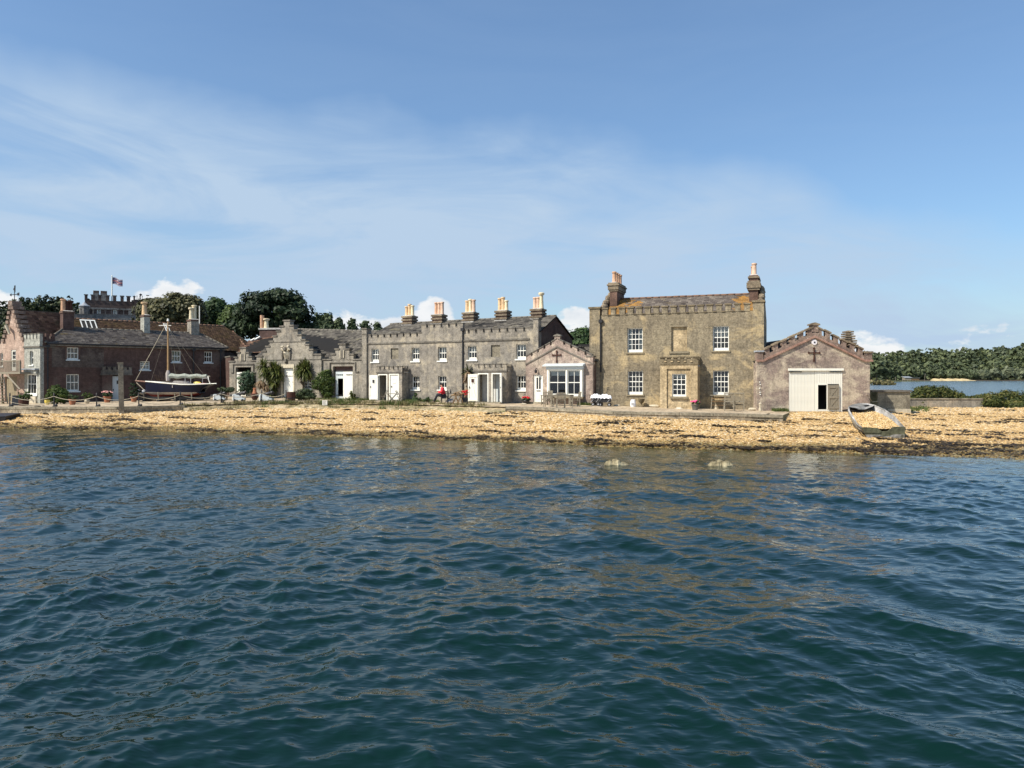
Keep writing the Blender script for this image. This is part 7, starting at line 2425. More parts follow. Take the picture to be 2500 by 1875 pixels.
# ------------------------------------------------------------------ shingle: loose stones, seaweed and driftwood lines
def scatter_pebbles(n, seed, smin, smax):
    r_ = np.random.RandomState(seed)
    px = r_.uniform(-120, 2640, n * 3)
    t_ = r_.uniform(0, 1, n * 3)
    yw, yq = lerp_tab(SHORE, px) - .3, lerp_tab(BTOP, px)
    y = yw + (yq - yw) * t_
    w_ = y * (yq - yw); keep = r_.uniform(0, w_.max() * .75, n * 3) < w_
    px, y = px[keep][:n], y[keep][:n]; n = len(px)
    z = np.array([float(beach_z(p, q)) for p, q in zip(px, y)]) if False else beach_z(px, y)
    x = (px - CXP) / FOC * y
    z = z + bn(x, y) + bn2(x, y)
    s = r_.uniform(0, 1, n) ** 2.2 * (smax - smin) + smin
    O = np.array([(1, 0, 0), (0, 1, 0), (-1, 0, 0), (0, -1, 0), (0, 0, 1), (0, 0, -1)], float)
    V = O[None] * np.stack([s * r_.uniform(.8, 1.3, n), s * r_.uniform(.7, 1.1, n), s * r_.uniform(.35, .7, n)], 1)[:, None, :]
    V += r_.uniform(-.16, .16, V.shape) * s[:, None, None]
    th = r_.uniform(0, 6.28, n); c, s_ = np.cos(th)[:, None], np.sin(th)[:, None]
    X = V[:, :, 0] * c - V[:, :, 1] * s_; Y = V[:, :, 0] * s_ + V[:, :, 1] * c
    V = np.stack([X + x[:, None], Y + y[:, None], V[:, :, 2] + (z - s * .05)[:, None]], -1)
    T = np.array([(0, 1, 4), (1, 2, 4), (2, 3, 4), (3, 0, 4)])
    F_ = (T[None] + (np.arange(n) * 6)[:, None, None]).reshape(-1, 3)
    tf = (y - lerp_tab(SHORE, px)) / (lerp_tab(BTOP, px) - lerp_tab(SHORE, px))
    band = .10 * np.sin(tf * 17 + .7 * np.sin(x * .35)) + .24 * (tf - .5)
    tt = np.repeat(np.clip(r_.beta(2.4, 2.0, n) + band, 0, 1), 4)
    return V.reshape(-1, 3), F_, tt


V, F_, T = scatter_pebbles(112000, 77, .024, .082)
tag(link('pebbles', fast_mesh('pebbles', V, F_, T), MT['pebble']), 'loose golden flint pebbles covering the beach', kind='stuff')


def seaweed(seed=88):
    r_ = np.random.RandomState(seed)
    V, F_, T = [], [], []
    def strand(px, t_, length, wid, n, dens=1.0):
        for _ in range(int(n * dens)):
            a = r_.uniform(-.5, .5) * length; b = r_.normal() * wid
            yw, yq = float(lerp_tab(SHORE, px)), float(lerp_tab(BTOP, px))
            y = yw + (yq - yw) * t_
            x = (px - CXP) / FOC * y + a * .95; y = y - a * .32 + b + .12 * math.sin(a * 2.1 + px)
            z = ground_xy(x, y) + .03 + abs(r_.normal()) * .03
            s = r_.uniform(.04, .14); th = r_.uniform(-.5, .4)
            u = Vector((math.cos(th), math.sin(th), r_.uniform(-.2, .2))) * s; v = Vector((-math.sin(th), math.cos(th), r_.uniform(-.1, .5))) * s * .45
            c = Vector((x, y, z)); k = len(V)
            V.extend([tuple(c - u), tuple(c - v), tuple(c + u), tuple(c + v)]); F_.append((k, k + 1, k + 2, k + 3)); T.append(float(r_.uniform()))
    for t_, num, wd in ((.10, 26, .1), (.3, 34, .06), (.52, 44, .05), (.74, 38, .05), (.9, 18, .05)):
        for _ in range(num):
            px = r_.uniform(-50, 2560)
            strand(px, t_ + r_.normal() * .05, r_.uniform(.5, 2.6), wd * r_.uniform(.6, 1.6), r_.randint(25, 90))
    for (px, t_, L_, wd, n) in ((2180, .10, 2.6, .35, 520), (2240, .16, 3.5, .18, 320), (2330, .13, 4.2, .14, 360), (2450, .12, 4.5, .2, 460), (2500, .22, 3.0, .14, 200), (2290, .28, 3.5, .1, 160), (2225, .34, 2.6, .14, 200),
                              (1860, .03, 2.2, .14, 260), (2010, .03, 3.0, .14, 260), (2060, .05, 2.0, .14, 200), (2370, .07, 3, .15, 250), (2420, .32, 3.0, .08, 140), (2060, .38, 3.2, .08, 140), (1640, .45, 2.2, .08, 120), (2170, .02, 2.5, .3, 420)):
        strand(px, t_, L_, wd, n)
    # the waterline itself: patchy wet weed
    for px in np.arange(0, 2560, 14):
        if r_.uniform() < .62: strand(px, .015 + r_.uniform(0, .03), 1.1, .07, 26)
    return tag(link('seaweed', fast_mesh('seaweed', np.array(V), F_, T), MT['seaweed']), 'dark dry seaweed lying in tide lines on the shingle', kind='stuff')


seaweed()
# ================================================================== THINGS ON THE QUAY, THE PATH AND THE BEACH
def put(o, px, py, rz=0.0, dz=0.0):
    g = at_ground(px, py)
    o.location = (g.x, g.y, g.z + dz)
    o.rotation_euler = (0, 0, math.radians(rz))
    return g


# ---- iron posts with two sagging ropes
post_px = [(24, 998), (131.7, 996), (236, 994), (339, 993), (440, 991), (540, 989), (638.5, 984), (699, 982)]
gp = []
for i, (px, py) in enumerate(post_px):
    y = yb(px) + .35 if px < 500 else yb(px) + .9
    g = Vector(((px - CXP) / FOC * y, y, float(path_z(px, y))))
    gp.append(g)
lab = ['leftmost black iron post before the balcony stair', 'black iron post in front of the big green bush', 'black iron post left of the white door', 'black iron post between the fir and the boat bow',
       'black iron post in front of the middle of the sailing boat', 'black iron post by the leftmost cannon', 'black iron post in front of the third cannon', 'black iron post in front of the white middle door']
r0 = root('chain_post', lab[0], 'post', gp[0], 0, 'iron posts along the quay edge')
MB().lathe((0, 0, 0), [(.1, 0), (.1, .05), (.045, .09), (.04, .78), (.06, .8), (.06, .84), (.035, .88), (.055, .93), (.02, .98)], 10).build('shaft', MT['black'], r0)
MB().lump((.13, .02, .08), (.12, .1, .12), seed=2, rough=.1).build('foot', MT['black'], r0)
MB().tube([(-.07, 0, .74), (.07, 0, .74)], .02, 6).build('eyelet', MT['black'], r0)
for i in range(1, 8):
    c = copy_tree(r0); c.location = gp[i]; c['label'] = lab[i]; c.rotation_euler = (0, rs.uniform(-.03, .03), rs.uniform(-.4, .4))
MT['rope'] = plain('weathered_rope', (0.42, 0.37, 0.27), 0.9, 0.2, 20)
for i in range(7):
    a, b = gp[i], gp[i + 1]
    for h, sag, nm in ((.74, .28, 'upper'), (.36, .24, 'lower')):
        if nm == 'lower' and i in (1, 5): continue
        pts = []
        for k in range(15):
            f = k / 14
            p = a.lerp(b, f) - a
            pts.append((p.x, p.y - .02, p.z + h - sag * 4 * f * (1 - f)))
        o = MB().tube(pts, .022 if nm == 'upper' else .018, 5).build('rope', MT['rope'], None, loc=tuple(a))
        tag(o, f'{nm} sagging rope between the ' + lab[i].replace('black iron ', '').split(' in front')[0].split(' before')[0].split(' left of')[0].split(' by')[0].split(' between')[0] + ' ' +
            ['by the stair and the bush', 'at the bush and the white door', 'at the white door and the fir', 'at the boat bow and amidships', 'amidships and the cannons', 'at the first and third cannons', 'at the last two posts'][i], 'rope', 'ropes strung between the iron posts')

# ---- tall timber mooring pile on the beach, standing proud of the wall
y = 51.3
b_ = depth_at(297, 1008, y); t_ = depth_at(296, 885, y)
rt = root('timber_pile', 'tall weathered square timber pile standing before the quay wall', 'post', (b_.x, y, b_.z), math.radians(25))
MB().box(-.16, .16, -.12, .12, -.6, t_.z - b_.z - .06, Matrix.Rotation(math.radians(-1.2), 4, 'Y')).build('post', MT['wood_post'], rt)
MB().box(-.21, .18, -.15, .15, t_.z - b_.z - .06, t_.z - b_.z, Matrix.Rotation(math.radians(-1.2), 4, 'Y')).build('cap', MT['wood_grey'], rt)
# ---- black landing ramp in the left corner
rp = root('landing_ramp', 'black landing ramp at the bottom left of the quay', 'ramp', depth_at(0, 1012, 49.5))
MB().add([(-3, -1.0, -.25), (.55, -.2, -.1), (.6, 1.2, .05), (-3, 1.2, .05), (-3, -1.0, -.75), (.45, -.2, -.5), (.5, 1.2, -.5), (-3, 1.2, -.75)],
         [(0, 1, 2, 3), (7, 6, 5, 4), (0, 4, 5, 1), (1, 5, 6, 2), (2, 6, 7, 3), (3, 7, 4, 0)]).build('deck', MT['black'], rp)
MB().box(-3, .5, -1.05, -.95, -.3, -.2).build('edge_beam', MT['rust'], rp)


# ---- plant pots
def pot(name, label, px, py, r, h, mat_, leaf=None, w_=.4, hh_=.4, n=700, flowers=None, fcol='leaf_mid', seed=1, shape='taper', group=None):
    g = at_ground(px, py)
    e = root(name, label, 'plant pot', g, 0, group)
    prof = {'taper': [(r * .68, 0), (r * .95, h * .82), (r * 1.06, h * .84), (r * 1.06, h), (r * .9, h), (r * .88, h * .9)],
            'tub': [(r * .92, 0), (r, h * .5), (r * .98, h), (r * .88, h), (r * .86, h * .9)],
            'bowl': [(r * .5, 0), (r * .95, h * .45), (r, h * .8), (r * .85, h), (r * .75, h * .9)],
            'urn': [(r * .7, 0), (r * .7, h * .12), (r * .28, h * .22), (r * .25, h * .38), (r * .8, h * .6), (r * 1.05, h), (r * .9, h), (r * .85, h * .92)]}[shape]
    MB().lathe((0, 0, 0), prof, 14).build('pot', MT[mat_], e)
    if leaf:
        V, Q, T = leaf_cloud([((0, 0, h + hh_ * .45), (w_, w_, hh_ * .5)), ((w_ * .3, 0, h + hh_ * .3), (w_ * .8, w_ * .7, hh_ * .35))], n, .065, seed, clump_r=.08, shell=.4)
        link('foliage', fast_mesh('foliage', V, Q, T), MT[leaf], e)
    if flowers:
        mb = MB(); rnd = random.Random(seed)
        for i in range(26):
            a = rnd.uniform(0, 6.28); q = rnd.uniform(.2, 1)
            mb.lump((w_ * q * math.cos(a), w_ * q * math.sin(a), h + hh_ * (.75 + .3 * (1 - q)) + rnd.uniform(-.04, .04)), (.055, .055, .04), seed=i, rough=.3)
        mb.build('flowers', MT[flowers], e)['kind'] = 'stuff'
    return e


pot('potted_plant', 'dark tub overflowing with green leaves under the turret bay window', 58, 990, .34, .5, 'rust', 'leaf_bright', .55, .55, 1500, seed=3, shape='tub')
pot('potted_plant', 'small bright yellow glazed pot beside the big green bush', 115.5, 988, .19, .38, 'yellow_pot', 'leaf_mid', .18, .15, 120, seed=4, shape='bowl')
pot('potted_plant', 'terracotta pot with a rounded pale plant under the brick house window', 177, 988, .26, .42, 'terracotta', 'leaf_conifer', .4, .36, 900, seed=5)
pot('potted_plant', 'small white bowl pot with a leafy shrub below the brick house wall', 213, 985, .2, .3, 'stone_pale', 'leaf_bright', .42, .7, 1400, seed=6, shape='bowl')
pot('potted_plant', 'terracotta pot of pale pink flowers left of the white door', 262, 983, .28, .5, 'terracotta', 'leaf_mid', .42, .42, 1000, flowers='flower_pale', seed=7)
pot('potted_plant', 'terracotta pot right of the timber pile holding the dark fir', 327, 981, .26, .42, 'terracotta', None)
pot('potted_plant', 'low dark bowl of deep red flowers by the cottage step', 1284, 986, .26, .26, 'black', 'leaf_mid', .3, .22, 500, flowers='flower_red', seed=8, shape='bowl')
pot('potted_plant', 'stone pot of bright pink flowers at the corner of the house porch', 1697, 1001, .24, .36, 'terrace_trim', 'leaf_mid', .26, .22, 500, flowers='flower_pink', seed=9)
pot('stone_urn', 'brown stone urn standing under the lower left house window', 1566, 992, .22, .55, 'house_trim', None, seed=10, shape='urn')
pot('potted_plant', 'small white pot with greenery near the notice by the right doorway', 843, 976, .1, .2, 'white', None, seed=12)
e = pot('chimenea', 'rusty brown clay chimenea behind the third cannon', 622, 977, .3, .55, 'rust', None, seed=13, shape='bowl')
MB().lathe((0, 0, .5), [(.26, 0), (.14, .2), (.12, .42), (.17, .46), (.12, .5)], 10).build('chimney_neck', MT['terracotta'], e)
e = pot('barrel', 'rusty open-topped barrel before the middle white door', 711, 979, .34, .72, 'rust', None, seed=14, shape='tub')
MB().lathe((0, 0, .2), [(.355, 0), (.36, .03), (.355, .06)], 14).build('hoop', MT['black'], e)
# flower heads on the wall plant
# A-board by the tub
ab = root('folding_sign', 'black folding board standing beside the dark tub', 'sign', (0, 0, 0))
put(ab, 40, 990, 20)
for s_ in (-1, 1):
    MB().add([(-.25, s_ * .22, 0), (.25, s_ * .22, 0), (.25, s_ * .02, .75), (-.25, s_ * .02, .75), (-.25, s_ * .22 + s_ * .02, 0), (.25, s_ * .22 + s_ * .02, 0), (.25, s_ * .04, .75), (-.25, s_ * .04, .75)],
             [(0, 1, 2, 3), (7, 6, 5, 4), (0, 4, 5, 1), (2, 6, 7, 3), (1, 5, 6, 2), (3, 7, 4, 0)]).build('board', MT['black'], ab)
# small white notice on the bank
nt_ = root('notice_board', 'small white notice with lines of text on the grassy bank', 'sign', (0, 0, 0))
yn = yb(793) - .2; gz = ground_xy((793 - CXP) / FOC * yn, yn)
nt_.location = ((793 - CXP) / FOC * yn, yn, gz)
MB().box(-.18, .18, -.02, .0, .2, .55).build('panel', MT['white'], nt_)
for s_ in (-.14, .14): MB().box(s_ - .015, s_ + .015, .001, .03, -.2, .5).build('stake', MT['wood_grey'], nt_)
for k in range(5): MB().box(-.14, .14 - .04 * (k % 3), -.024, -.021, .25 + k * .058, .268 + k * .058).build('text_line', MT['hull_blue'], nt_)


# ---- ship's cannons on white carriages
def cannon(label, px, py, rz, sc):
    e = root('cannon', label, 'cannon', (0, 0, 0), 0, 'old cannons on white carriages')
    put(e, px, py, rz)
    e.scale = (sc, sc, sc)
    for s_ in (-.2, .14):
        MB().prism([(-.42, .12), (.5, .12), (.5, .28), (.3, .30), (.3, .40), (.1, .42), (.1, .52), (-.12, .54), (-.3, .62), (-.42, .60)], s_, s_ + .07).build('carriage_cheek', MT['bluewhite'], e)
    MB().box(-.46, -.36, -.24, .25, .1, .56).build('transom', MT['white'], e)
    for x in (-.25, .36):
        for y_ in (-.3, .22):
            mb = MB(); mb.tube([(x, y_, .1), (x, y_ + .07, .1)], .1, 12); mb.build('wheel', MT['black'], e)
        MB().tube([(x, -.28, .1), (x, .28, .1)], .03, 6).build('axle', MT['black'], e)
    M_r = Matrix.Rotation(math.radians(-101), 4, 'Y')
    mb = MB(); mb.lathe((0, 0, -.55), [(.03, -.1), (.06, -.06), (.03, 0), (.15, .02), (.14, .2), (.125, .22), (.11, .6), (.12, .62), (.09, .66), (.075, 1.15), (.1, 1.2), (.085, 1.26), (.05, 1.26), (.05, 1.1)], 12)
    mb.v = [tuple(M_r @ Vector(p) + Vector((0, -.02, .6))) for p in mb.v]
    mb.build('barrel', MT['black'], e)
    return e


cannon('leftmost cannon, tucked below the flat-topped bush', 535, 979, 4, .92)
cannon('second cannon, in front of the variegated shrub', 583, 980, 4, .98)
cannon('rightmost cannon, with its barrel before the big cabbage palm', 650, 982, -6, 1.05)

# ---- the sailing boat on its cradle
def lofted(mb_or_none, secs, close=True):
    """skin between rings of equal point count"""
    mb = MB(); n = len(secs[0]); vs = [p for s_ in secs for p in s_]
    fs = []
    for i in range(len(secs) - 1):
        for k in range(n - 1):
            fs.append((i * n + k, i * n + k + 1, (i + 1) * n + k + 1, (i + 1) * n + k))
    mb.add(vs, fs, True)
    return mb


Yb = 61.5
sB = Yb / FOC
gb = at_ground(430, 979); gb.y = Yb
x0b, x1b = (355.5 - CXP) * sB, (521 - CXP) * sB
Lb = x1b - x0b
zW = lambda py: EYE - (py - HOR) * sB
zg = float(path_z(430, Yb))
bt = root('sailing_boat', 'navy blue wooden sailing boat laid up on a cradle in front of the brick house', 'boat', (x0b, Yb, zg))
z_sheer = lambda f: (zW(931.5) + (zW(939) - zW(931.5)) * min(1, f * 1.6) + .12 * max(0, f - .75) * 4 * .5) - zg
z_wl = lambda f: zW(957.5) - zg + .02
z_keel = lambda f: (zW(969) - zg) + max(0, f - .72) * 2.4 + max(0, .12 - f) * 3.0
beam = lambda f: .18 + 1.02 * math.sin(min(1, f / .62) * math.pi / 2) if f < .62 else 1.2 - .55 * ((f - .62) / .38) ** 1.6
NS = 22
up_s, lo_s, lo2_s, deck = [], [], [], []
for i in range(NS + 1):
    f = i / NS
    b = beam(f) * (1 if f > .02 else .15)
    zs, zw, zk = z_sheer(f), z_wl(f), z_keel(f)
    zw = max(zw, zk + .02)
    # counter stern: the lower body ends before the deck does
    fx = f * Lb
    cut = min(1.0, max(0.0, (1 - f) / .16))
    xs_low = fx if f < .84 else .84 * Lb + (f - .84) * Lb * .1
    ring = []
    for k in range(9):
        q = k / 8
        z = zs + (zw - zs) * q
        w_ = b * (1 - .10 * q ** 1.5) * (1 if f < .8 else (1 - .75 * q * (f - .8) / .2))
        x = fx + (xs_low - fx) * q
        ring.append((x, w_, z))
    half = ring
    up_s.append([(x, -w_, z) for x, w_, z in half])
    wl_w = half[-1][1]
    ring2 = []
    for k in range(9):
        q = k / 8
        z = zw + (zk - zw) * q
        w_ = wl_w * (1 - q ** 1.3) ** .8 + .07
        ring2.append((xs_low + (f - .5) * -.0, w_, z))
    if f < .85: lo_s.append([(x, -w_, z) for x, w_, z in ring2])
for s_ in (1, -1):
    secs = [[(x, y_ * s_, z) for x, y_, z in r] for r in up_s]
    if s_ < 0: secs = [list(reversed(r)) for r in secs]
    lofted(None, secs).build('topside', MT['hull_blue'], bt)
    secs = [[(x, y_ * s_, z) for x, y_, z in r] for r in lo_s]
    if s_ < 0: secs = [list(reversed(r)) for r in secs]
    a_ = [r[:5] if s_ > 0 else r[4:] for r in secs]; c_ = [r[4:] if s_ > 0 else r[:5] for r in secs]
    lofted(None, a_).build('underbody', MT['hull_white'], bt); lofted(None, c_).build('keel', MT['hull_red'], bt)
mb = MB()
vs = []
for i in range(NS + 1):
    f = i / NS; b = abs(up_s[i][0][1]); vs += [(f * Lb, -b, z_sheer(f) - .02), (f * Lb, b, z_sheer(f) - .02)]
mb.add(vs, [(2 * i, 2 * i + 2, 2 * i + 3, 2 * i + 1) for i in range(NS)]); mb.build('deck', MT['sailcover'], bt)
for s_ in (-1, 1):
    MB().tube([(i / NS * Lb, s_ * abs(up_s[i][0][1]), z_sheer(i / NS) + .02) for i in range(NS + 1)], .045, 5).build('toe_rail', MT['cream'], bt)
e_ = up_s[-1]; mb = MB(); mb.add([e_[0], (e_[0][0], -e_[0][1], e_[0][2]), (e_[-1][0], -e_[-1][1], e_[-1][2]), e_[-1]], [(0, 1, 2, 3)]); mb.build('transom', MT['hull_blue'], bt)
e_ = up_s[0]; mb = MB(); mb.add([e_[0], e_[-1], (e_[-1][0], -e_[-1][1], e_[-1][2]), (e_[0][0], -e_[0][1], e_[0][2])], [(0, 1, 2, 3)]); mb.build('stem', MT['white'], bt)
X = lambda px: (px - CXP) * sB - x0b
Zz = lambda py: zW(py) - zg
# cabin, cockpit coaming, mast, boom with sail cover, bowsprit, rigging, gallows
mb = MB(); mb.prism([(X(400), Zz(936)), (X(468), Zz(939.5)), (X(452), Zz(930.5)), (X(432), Zz(929.5)), (X(428), Zz(933.5)), (X(402), Zz(932.5))], -.55, .55); mb.build('coachroof', MT['hull_white'], bt)
for px_ in (412, 424): MB().box(X(px_) - .12, X(px_) + .12, -.57, -.551, Zz(936.2), Zz(934.2)).build('port_light', MT['black'], bt)
MB().tube([(X(410.5), 0, Zz(936)), (X(410.5), 0, Zz(913)), (X(410), 0, Zz(781))], [.09, .085, .06], 9).build('mast', MT['mast'], bt)
MB().tube([(X(410), 0, Zz(784)), (X(410), 0, Zz(778))], [.1, .07], 8).build('mast_head', MT['white'], bt)
MB().tube([(X(410.5), -.02, Zz(930)), (X(410.5), -.02, Zz(912)), (X(410.5), 0, Zz(904))], [.17, .2, .1], 8).build('mast_coat', MT['hull_white'], bt)
mb = MB(); pts = []; rr = []
for i in range(16):
    f = i / 15; pts.append((X(413) + (X(505) - X(413)) * f, 0, Zz(918.5) + .04 * math.sin(i * 1.3))); rr.append(.20 * (1 - .25 * f) * (1 + .08 * math.sin(i * 2.3)))
mb.tube(pts, rr, 8); mb.build('sail_cover', MT['sailcover'], bt)
MB().tube([(X(505), 0, Zz(919)), (X(513), 0, Zz(919))], .06, 6).build('boom_end', MT['wood_grey'], bt)
MB().tube([(X(356), 0, Zz(932)), (X(330), 0, Zz(929.5))], [.06, .05], 7).build('bowsprit', MT['red_string'], bt)
for a, b, r in (((331, 930), (406, 791), .024), ((406, 791), (401, 790), .03), ((333, 934), (354, 954), .035)):
    MB().tube([(X(a[0]), 0, Zz(a[1])), (X(b[0]), 0, Zz(b[1]))], r, 5).build('forestay', MT['rope'], bt)
for (x1, y1, x2, y2, dy) in ((410, 800, 484, 926, -.6), (410, 800, 445, 935, -1.0), (410, 800, 382, 933, -1.0), (410, 800, 515, 938, 0), (410, 800, 400, 934, 1.0)):
    MB().tube([(X(x1), 0, Zz(y1)), (X(x2), dy, Zz(y2))], .008, 4).build('shroud', MT['wood_grey'], bt)
MB().box(X(388), X(418), -.04, .04, Zz(795.5), Zz(794)).build('spreader', MT['white'], bt)
for px_ in (461, 474.5, 503): MB().tube([(X(px_), -.7, Zz(939)), (X(px_), -.7, Zz(922))], .022, 5).build('stanchion', MT['alloy'], bt)
MB().tube([(X(513), -.4, Zz(919)), (X(516), -.6, Zz(926)), (X(521), -.6, Zz(938.5))], .04, 5).build('gallows', MT['cream'], bt)
MB().tube([(X(503), -.7, Zz(924)), (X(514), -.6, Zz(923))], .02, 5).build('guard_wire', MT['alloy'], bt)
MB().lump((X(486), -.4, Zz(936)), (.3, .2, .16), seed=4).build('buoy', MT['yellow_pot'], bt)
MB().lump((X(502), -.5, Zz(938)), (.7, .25, .09), seed=5).build('bundle', MT['flower_pale'], bt)
MB().lump((X(424), -.72, Zz(942.5)), (.1, .05, .1), seed=6, rough=.1).build('badge', MT['white'], bt)
MB().box(X(436.3), X(437.8), -1.21, -1.16, Zz(946), Zz(940)).build('fender', MT['hull_white'], bt)
# anchor gear at the bow
for k in range(5): MB().lump((X(343 + 3 * k), -.35 + .1 * k, Zz(955 + 2 * (k % 3))), (.16, .12, .14), seed=20 + k).build('fender', MT['alloy'], bt)
# cradle
cr_ = root('boat_cradle', 'black timber cradle carrying the navy sailing boat', 'cradle', (x0b, Yb, zg))
for y_ in (-.75, .55): MB().box(X(350), X(505), y_, y_ + .2, .12, .34).build('bearer', MT['black'], cr_)
for px_ in (365, 400, 440, 480):
    MB().box(X(px_) - .1, X(px_) + .1, -1.0, 1.0, -.05, .119).build('sleeper', MT['black'], cr_)
    for s_ in (-1, 1): MB().tube([(X(px_), s_ * .95, .1), (X(px_), s_ * 1.0, Zz(957))], .05, 5).build('prop', MT['wood_post'], cr_)
# driftwood branches in the foredeck
dw = root('dead_plant', 'bare pale twiggy plant showing above the bow of the sailing boat', 'plant', (x0b + X(388), Yb + 1.6, zg))
mb = MB(); rnd = random.Random(4)
for k in range(26):
    a = rnd.uniform(-1, 1); h = rnd.uniform(1.8, 2.6)
    mb.tube([(a * .3, 0, 0), (a * .8, rnd.uniform(-.3, .3), h * .6), (a * 1.3 + rnd.uniform(-.3, .3), rnd.uniform(-.4, .4), h)], [.025, .018, .008], 4)
mb.build('twigs', MT['leaf_dead'], dw)
MB().lathe((0, 0, 0), [(.2, 0), (.3, .35), (.26, .35)], 10).build('pot', MT['terracotta'], dw)


# ---- furniture
def slat_chair(name, label, px, py, rz, mat_, arms=True, w_=.56, sc=1.0, group=None, back_h=.98, n_back=6):
    e = root(name, label, 'chair', (0, 0, 0), 0, group)
    put(e, px, py, rz); e.scale = (sc,) * 3
    m_ = MT[mat_]; hw = w_ / 2
    for x in (-hw, hw - .05):
        MB().box(x, x + .05, -.26, -.21, 0, .64 if arms else .42).build('leg', m_, e)
        MB().box(x, x + .05, .22, .27, 0, .44).build('leg', m_, e)
        MB().add([(x, .22, .44), (x + .05, .22, .44), (x + .05, .27, .44), (x, .27, .44), (x, .33, back_h), (x + .05, .33, back_h), (x + .05, .37, back_h), (x, .37, back_h)],
                 [(0, 3, 2, 1), (4, 5, 6, 7), (0, 1, 5, 4), (1, 2, 6, 5), (2, 3, 7, 6), (3, 0, 4, 7)]).build('back_post', m_, e)
        if arms: MB().box(x - .01, x + .06, -.3, .28, .64, .675).build('arm', m_, e)
    for k in range(6): MB().box(-hw + .051, hw - .051, -.25 + k * .082, -.185 + k * .082, .42, .44).build('slat', m_, e)
    for z in (.55, back_h - .06): MB().box(-hw + .051, hw - .051, .25 + (z - .44) * .18, .28 + (z - .44) * .18, z, z + .06).build('back_rail', m_, e)
    for k in range(n_back):
        x = -hw + .08 + (w_ - .16 - .035) * k / (n_back - 1)
        MB().add([(x, .262, .611), (x + .035, .262, .611), (x + .035, .285, .611), (x, .285, .611), (x, .325, back_h - .061), (x + .035, .325, back_h - .061), (x + .035, .345, back_h - .061), (x, .345, back_h - .061)],
                 [(0, 3, 2, 1), (4, 5, 6, 7), (0, 1, 5, 4), (1, 2, 6, 5), (2, 3, 7, 6), (3, 0, 4, 7)]).build('slat', m_, e)
    MB().box(-hw + .051, hw - .051, -.255, -.235, .34, .4).build('apron', m_, e)
    return e


# teak set at the cottage bay window
gt_ = at_ground(1372, 989)
tb = root('garden_table', 'weathered teak garden table under the cottage bay window', 'table', (0, 0, 0)); put(tb, 1371, 990.5, -20)
for k in range(7): MB().box(-.75, .75, -.42 + k * .12, -.31 + k * .12, .70, .73).build('slat', MT['wood_grey'], tb)
MB().box(-.72, .72, -.4, -.36, .62, .699).box(-.72, .72, .36, .4, .62, .699).build('apron', MT['wood_grey'], tb)
for x in (-.68, .6):
    for y_ in (-.38, .3): MB().box(x, x + .08, y_, y_ + .08, 0, .699).build('leg', MT['wood_grey'], tb)
MB().lathe((-.05, 0, .731), [(.4, 0), (.42, .02), (.3, .05), (.04, .08)], 14).build('tray', MT['terrace_trim'], tb)
G_ch = 'teak chairs round the garden table'
slat_chair('garden_chair', 'teak garden chair nearest the cottage door, back to the sea', 1339, 993, 165, 'wood_grey', group=G_ch)
slat_chair('garden_chair', 'teak garden chair in front of the table seen square from behind', 1369, 996, 182, 'wood_grey', group=G_ch)
slat_chair('garden_chair', 'teak garden chair at the right end of the table seen edge-on', 1404, 993, 100 - 180, 'wood_grey', group=G_ch)
slat_chair('garden_chair', 'teak garden chair between table and wall by the door', 1334, 989, -60, 'wood_grey', group=G_ch)
# two steamer-like high-backed chairs on the terrace by the house
G_hi = 'pair of high-backed chairs beside the house'
slat_chair('terrace_chair', 'left of two pale high-backed wooden chairs by the lower right house window', 1780, 1003.5, 163, 'wood_grey', back_h=1.14, w_=.58, group=G_hi)
slat_chair('terrace_chair', 'right of two pale high-backed wooden chairs by the lower right house window', 1805, 1003.5, 163, 'wood_grey', back_h=1.14, w_=.58, group=G_hi)
# potting bench beside them
pbn = root('slatted_table', 'pale slatted side table beside the high-backed chairs', 'table', (0, 0, 0)); put(pbn, 1752, 999, -21)
MB().box(-.45, .45, -.2, .2, .88, .92).build('top', MT['wood_grey'], pbn)
for x in (-.42, .36):
    MB().add([(x, -.18, 0), (x + .05, -.18, 0), (x + .05, -.14, 0), (x, -.14, 0), (x + .06, -.1, .88), (x + .11, -.1, .88), (x + .11, -.06, .88), (x + .06, -.06, .88)],
             [(0, 3, 2, 1), (4, 5, 6, 7), (0, 1, 5, 4), (1, 2, 6, 5), (2, 3, 7, 6), (3, 0, 4, 7)]).build('leg', MT['wood_grey'], pbn)
for z in (.25, .48, .68): MB().box(-.36, .42, -.16, -.13, z, z + .03).build('shelf', MT['wood_brown'], pbn)


# folding bistro sets
def bistro_table(label, px, py, rz, top=.72, w_=.6, mat_='wood_post'):
    e = root('folding_table', label, 'table', (0, 0, 0)); put(e, px, py, rz)
    MB().box(-w_ / 2, w_ / 2, -.25, .25, top - .03, top).build('top', MT[mat_], e)
    for y_ in (-.2, .2):
        MB().tube([(-w_ * .42, y_, 0), (w_ * .42, y_, top - .04)], .02, 5).build('leg', MT[mat_], e)
        MB().tube([(w_ * .42, y_ + .03, 0), (-w_ * .42, y_ + .03, top - .04)], .02, 5).build('leg', MT[mat_], e)
    return e


def folding_chair(label, px, py, rz, mat_='wood_post', group=None):
    e = root('folding_chair', label, 'chair', (0, 0, 0), 0, group); put(e, px, py, rz)
    for x in (-.2, .2):
        MB().tube([(x, -.22, 0), (x, .2, .86)], .016, 5).build('leg', MT[mat_], e)
        MB().tube([(x * .9, .22, 0), (x * .9, -.18, .45)], .016, 5).build('leg', MT[mat_], e)
    for k in range(5): MB().box(-.19, .19, -.2 + k * .075, -.145 + k * .075, .44, .46).build('slat', MT[mat_], e)
    for z in (.62, .74, .84): MB().box(-.2, .2, .075 + (z - .6) * .5, .095 + (z - .6) * .5, z, z + .06).build('back_slat', MT[mat_], e)
    return e


